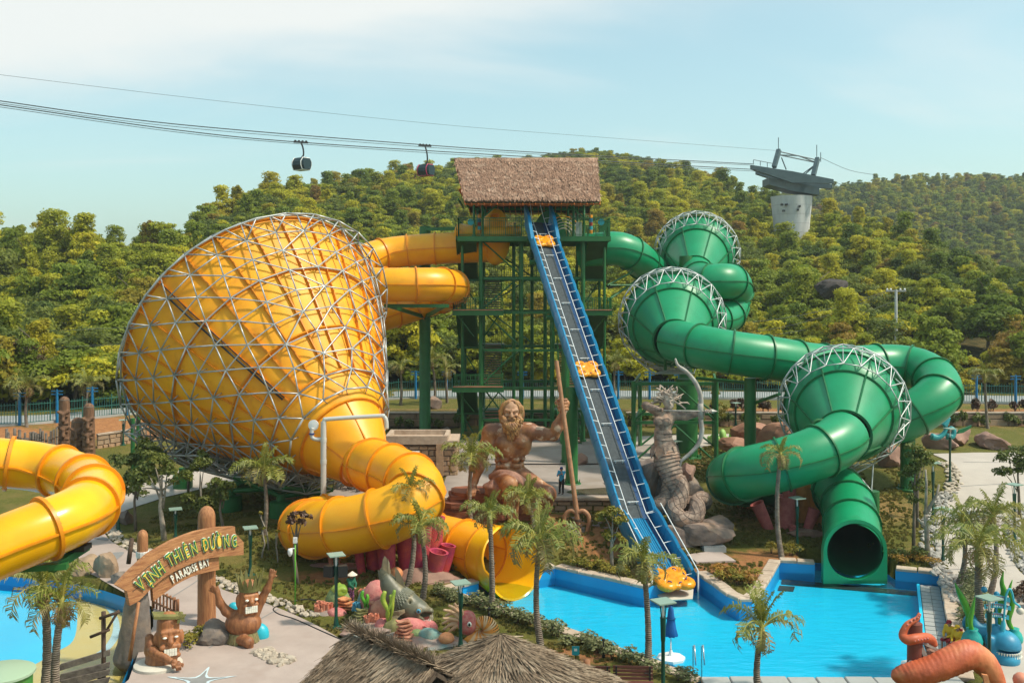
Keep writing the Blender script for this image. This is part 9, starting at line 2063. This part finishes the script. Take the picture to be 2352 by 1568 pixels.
# ------------------------------------------------------------------ cable car
def cable_car():
 A,Bq=at(693,330,182),PYL.copy();d=Vector((Bq.x-A.x,Bq.y-A.y,0)).normalized();nrm=Vector((d.y,-d.x,0))
 def on(dx,dy,off=0.0):
  k=(dx-CX)/FD;o=Vector((A.x,A.y,0))+nrm*off;D=(o.dot(nrm))/(k*nrm.x+nrm.y);return at(dx,dy,D)
 def cable(nm,lb,pts,r,off):
  Q=spline([on(x,y,off)for x,y in pts],10);tag(MB().tube(Q,r,5).build(nm,M['cable'],None,True),lb,'cable')
 cable('overhead_cable','highest single cable running to the top of the pylon',[(-200,146),(0,172),(500,232),(1000,285),(1400,317),(1782,346)],.03,0);cable('overhead_cable','upper thick rope of the far gondola track',[(-200,202),(0,232),(400,285),(976,333),(1300,354),(1730,377)],.09,-2);cable('overhead_cable','lower thin rope of the far gondola track',[(-200,208),(0,237),(400,291),(976,338),(1300,358),(1732,380)],.05,-1)
 cable('overhead_cable','upper thick rope of the near gondola track',[(-200,212),(0,241),(400,298),(691,327),(1176,358),(1740,390)],.09,3);cable('overhead_cable','lower thin rope of the near gondola track',[(-200,216),(0,246),(400,303),(691,331),(1176,363),(1742,394)],.05,4)
 for i,(p,q,lb)in enumerate((((1884,362),(2010,402),'cable leaving the pylon top to the right'),((1900,412),(2400,575),'first rope descending over the right hill'),((1905,420),(2400,592),'second rope descending over the right hill'))):
  a,b=at(*p,228),at(*q,250 if i==0 else 200);m=a.lerp(b,.5)-Vector((0,0,.8));tag(MB().tube(spline([a,m,b],8),.05,5).build('overhead_cable',M['cable'],None,True),lb,'cable')
 def gondola(dx,gy,cy,off,mt,lb):
  g=on(dx,gy,off);sc=g.y/2288 if False else g.y/FD;c=on(dx+2,cy,off);root=thing('gondola',lb,'gondola',c,'cable car gondolas');e=Vector((.82,-.57,0));f=Vector((.57,.82,0));u=Vector((0,0,1));L,W,H=1.5,1.25,1.05
  for k in range(4):q=g+d*(-1.0+.65*k);MB().lathe([(.22,-.1),(.22,.1)],q+u*.15,12,axis=nrm).build('wheel',M['black'],root,True,40)
  MB().bar(g-d*1.3,g+d*1.3,.3,.3).build('carriage',M['black'],root);top=c+u*(H+.1);MB().tube(spline([g+u*.1,g.lerp(top,.4)+d*.35,g.lerp(top,.8)+d*.35,top],6),.15,8).build('hanger',M['black'],root,True);MB().bar(top-e*1.1,top+e*1.1,.12).build('roof_rail',M['black'],root)
  pr=[(-.72,-1),(-1,-.25),(-1,.35),(-.62,1),(.62,1),(1,.35),(1,-.25),(.72,-1)]
  def sec(sx,sc_):return [c+e*(L*sx)+f*(W*a*sc_)+u*(H*b*(1 if sc_>.9 else .9))for a,b in pr]
  v=sec(-1,.78)+sec(-.72,1)+sec(.72,1)+sec(1,.78);F=[(i*8+k,i*8+(k+1)%8,(i+1)*8+(k+1)%8,(i+1)*8+k)for i in range(3)for k in range(8)]+[tuple(range(7,-1,-1)),tuple(range(24,32))];cab=obj('cabin',mesh('cabin',v,F),M['glass_dark'],root)
  for sx in (-.74,.74):P=sec(sx,1.03);MB().tube(P+P[:1],.09,6,False).build('frame_hoop',M[mt],cab,True)
  for sg in (-1,1):
   for b0,b1 in ((-.98,-.92),):MB().slab([c+e*(L*x)+f*(W*1.02*a*sg)+u*(H*z)for x,a,z in ((-.7,.98,-.35),(.7,.98,-.35),(.66,.76,-.95),(-.66,.76,-.95))],f*sg,.04).build('side_panel',M['black' if sg<0 else 'off_white'],cab)
   for x in (-.25,.25):MB().bar(c+e*(L*x)+f*(W*1.0*sg)-u*.3,c+e*(L*x)+f*(W*.72*sg)+u*.95,.06).build('mullion',M['black'],cab)
   MB().slab([c+e*(L*x)+f*(W*1.04*a*sg)+u*(H*z)for x,a,z in ((-.5,.92,-.5),(.3,.92,-.5),(.25,.84,-.72),(-.5,.84,-.72))],f*sg,.02).build('stripe',M['teal'],cab)
  MB().slab([c+e*(L*x)+f*(W*y*.7)-u*(H*1.0)for x,y in ((-.8,-1),(.8,-1),(.8,1),(-.8,1))],-u,.1).build('floor_pan',M[mt],cab)
 gondola(691,327,377,3,'white','white-framed gondola hanging from the near track at left');gondola(976,335,391,-2,'magenta','magenta-framed gondola hanging just left of the thatched roof')
 # pylon
 D=232;s=lambda x,y,o=0:at(x,y,D+o);b=s(1818,640);b.z=min(b.z,tz(b.x,b.y))-2;root=thing('cable_pylon','tapering concrete cable car pylon with a steel head on the hill','pylon',b);H=s(0,452).z-b.z;MB().lathe([(3.6,-6),(3.6,0),(3.75,H*.4),(4.2,H*.75),(4.75,H)],b,28).build('shaft',M['pylon'],root,True,40)
 for k in range(9):z=H*(k+1)/10;MB().lathe([(float(np.interp(z,[0,H*.4,H*.75,H],[3.6,3.75,4.2,4.75]))+.012,-.04),(float(np.interp(z,[0,H*.4,H*.75,H],[3.6,3.75,4.2,4.75]))+.012,.04)],b+Vector((0,0,z)),28).build('casting_joint',M['concrete'],root)
 for x,y in ((1796,470),(1806,470),(1836,474),(1800,484),(1832,482)):MB().box(s(x,y,-4.45),(.4,1.0,.45)).build('niche',M['black'],root)
 def beam(p,q,o,w,h0,h1):
  a,e=s(*p,o),s(*q,o);m=a.lerp(e,.5);MB().slab([a,a.lerp(e,.25)+Vector((0,0,.1)),m+Vector((0,0,.2)),e,e-Vector((0,0,h0)),m-Vector((0,0,h1)),a-Vector((0,0,h0))],(0,1,0),w).build('saddle_beam',M['pylon_steel'],root)
 beam((1726,379),(1915,412),-5,1.3,.9,2.4);beam((1738,391),(1912,424),4,1.3,.9,2.2);beam((1766,408),(1882,432),-3,6,1.6,1.9)
 for o in (-4,3):
  for a,e,w in (((1789,345),(1778,384),.9),((1878,364),(1868,403),.9)):MB().bar(s(*a,o*.4),s(*e,o),w,w).build('mast_leg',M['pylon_steel'],root)
  for a,e in (((1788,348),(1878,368)),((1790,356),(1876,374)),((1790,356),(1834,358)),((1834,358),(1876,374)),((1876,376),(1838,404)),((1872,380),(1842,407)),((1795,362),(1806,390))):MB().cyl(s(*a,o*.3),s(*e,o*.3),.14,n=6).build('brace',M['pylon_steel'],root)
 for x,y0,y1 in ((1788,346,316),(1876,364,333),(1885,372,350)):MB().cyl(s(x,y0),s(x,y1),.09,n=6).build('lightning_rod',M['pylon_steel'],root)
 for sgx in (0,1):
  P=[s(1730+16*k+(1 if sgx else 0),378+3.1*k,-5 if sgx else 4)for k in range(4)]
  for q in P:MB().cyl(q,q+Vector((0,0,1.1)),.04,n=4).build('rail_post',M['pylon_steel'],root)
  MB().cyl(P[0]+Vector((0,0,1.1)),P[-1]+Vector((0,0,1.1)),.04,n=4).build('hand_rail',M['pylon_steel'],root)
 # utility pole and wires
 D=138;a=at(2058,790,D);a.z=tz(a.x,a.y);t=thing('utility_pole','grey utility pole with a crossarm on the right hillside','pole',a);tp=at(2058,665,D);MB().cyl(a-Vector((0,0,.5)),tp,.26,.18,10).build('pole',M['pylon'],t,True,50);MB().bar(at(2035,668,D),at(2081,668,D),.16,.2).build('crossarm',M['concrete'],t)
 for x in (2038,2046,2068,2078):MB().lathe([(.1,0),(.16,.1),(.08,.3)],at(x,667,D),8).build('insulator',M['white'],t,True)
 for i,(p,q,sag)in enumerate((((2036,668),(1560,742),3),((2042,668),(1560,772),3.5),((2056,690),(1600,780),3))):A_,B_=at(*p,D),at(*q,128);tag(MB().tube([A_.lerp(B_,w)-Vector((0,0,sag*4*w*(1-w)*.5))for w in np.linspace(0,1,16)],.03,4).build('power_line',M['cable'],None,True),('uppermost','middle','lowest')[i]+' power line from the utility pole towards the green bowls','wire')
 for i,(y0,y1)in enumerate(((767,752),(805,790))):tag(MB().cyl(at(-50,y0,108),at(290,y1,112),.025,n=4).build('power_line',M['cable'],None,True),('upper','lower')[i]+' power line across the dark forest at left','wire')
cable_car()
# ------------------------------------------------------------------ air
def haze():
 o=kind(MB().box((0,1900,50),(5400,4400,150)).build('haze',None),'stuff');m=bpy.data.materials.new('haze');m.use_nodes=True;nt=m.node_tree;nt.nodes.clear();out=nt.nodes.new('ShaderNodeOutputMaterial');v=nt.nodes.new('ShaderNodeVolumePrincipled')
 v.inputs['Color'].default_value=(0.86,0.95,1.0,1);v.inputs['Density'].default_value=0.00022;v.inputs['Anisotropy'].default_value=0.25;nt.links.new(v.outputs[0],out.inputs['Volume']);o.data.materials.append(m);o['label']='thin pale haze over the hills';o['category']='haze'
haze()
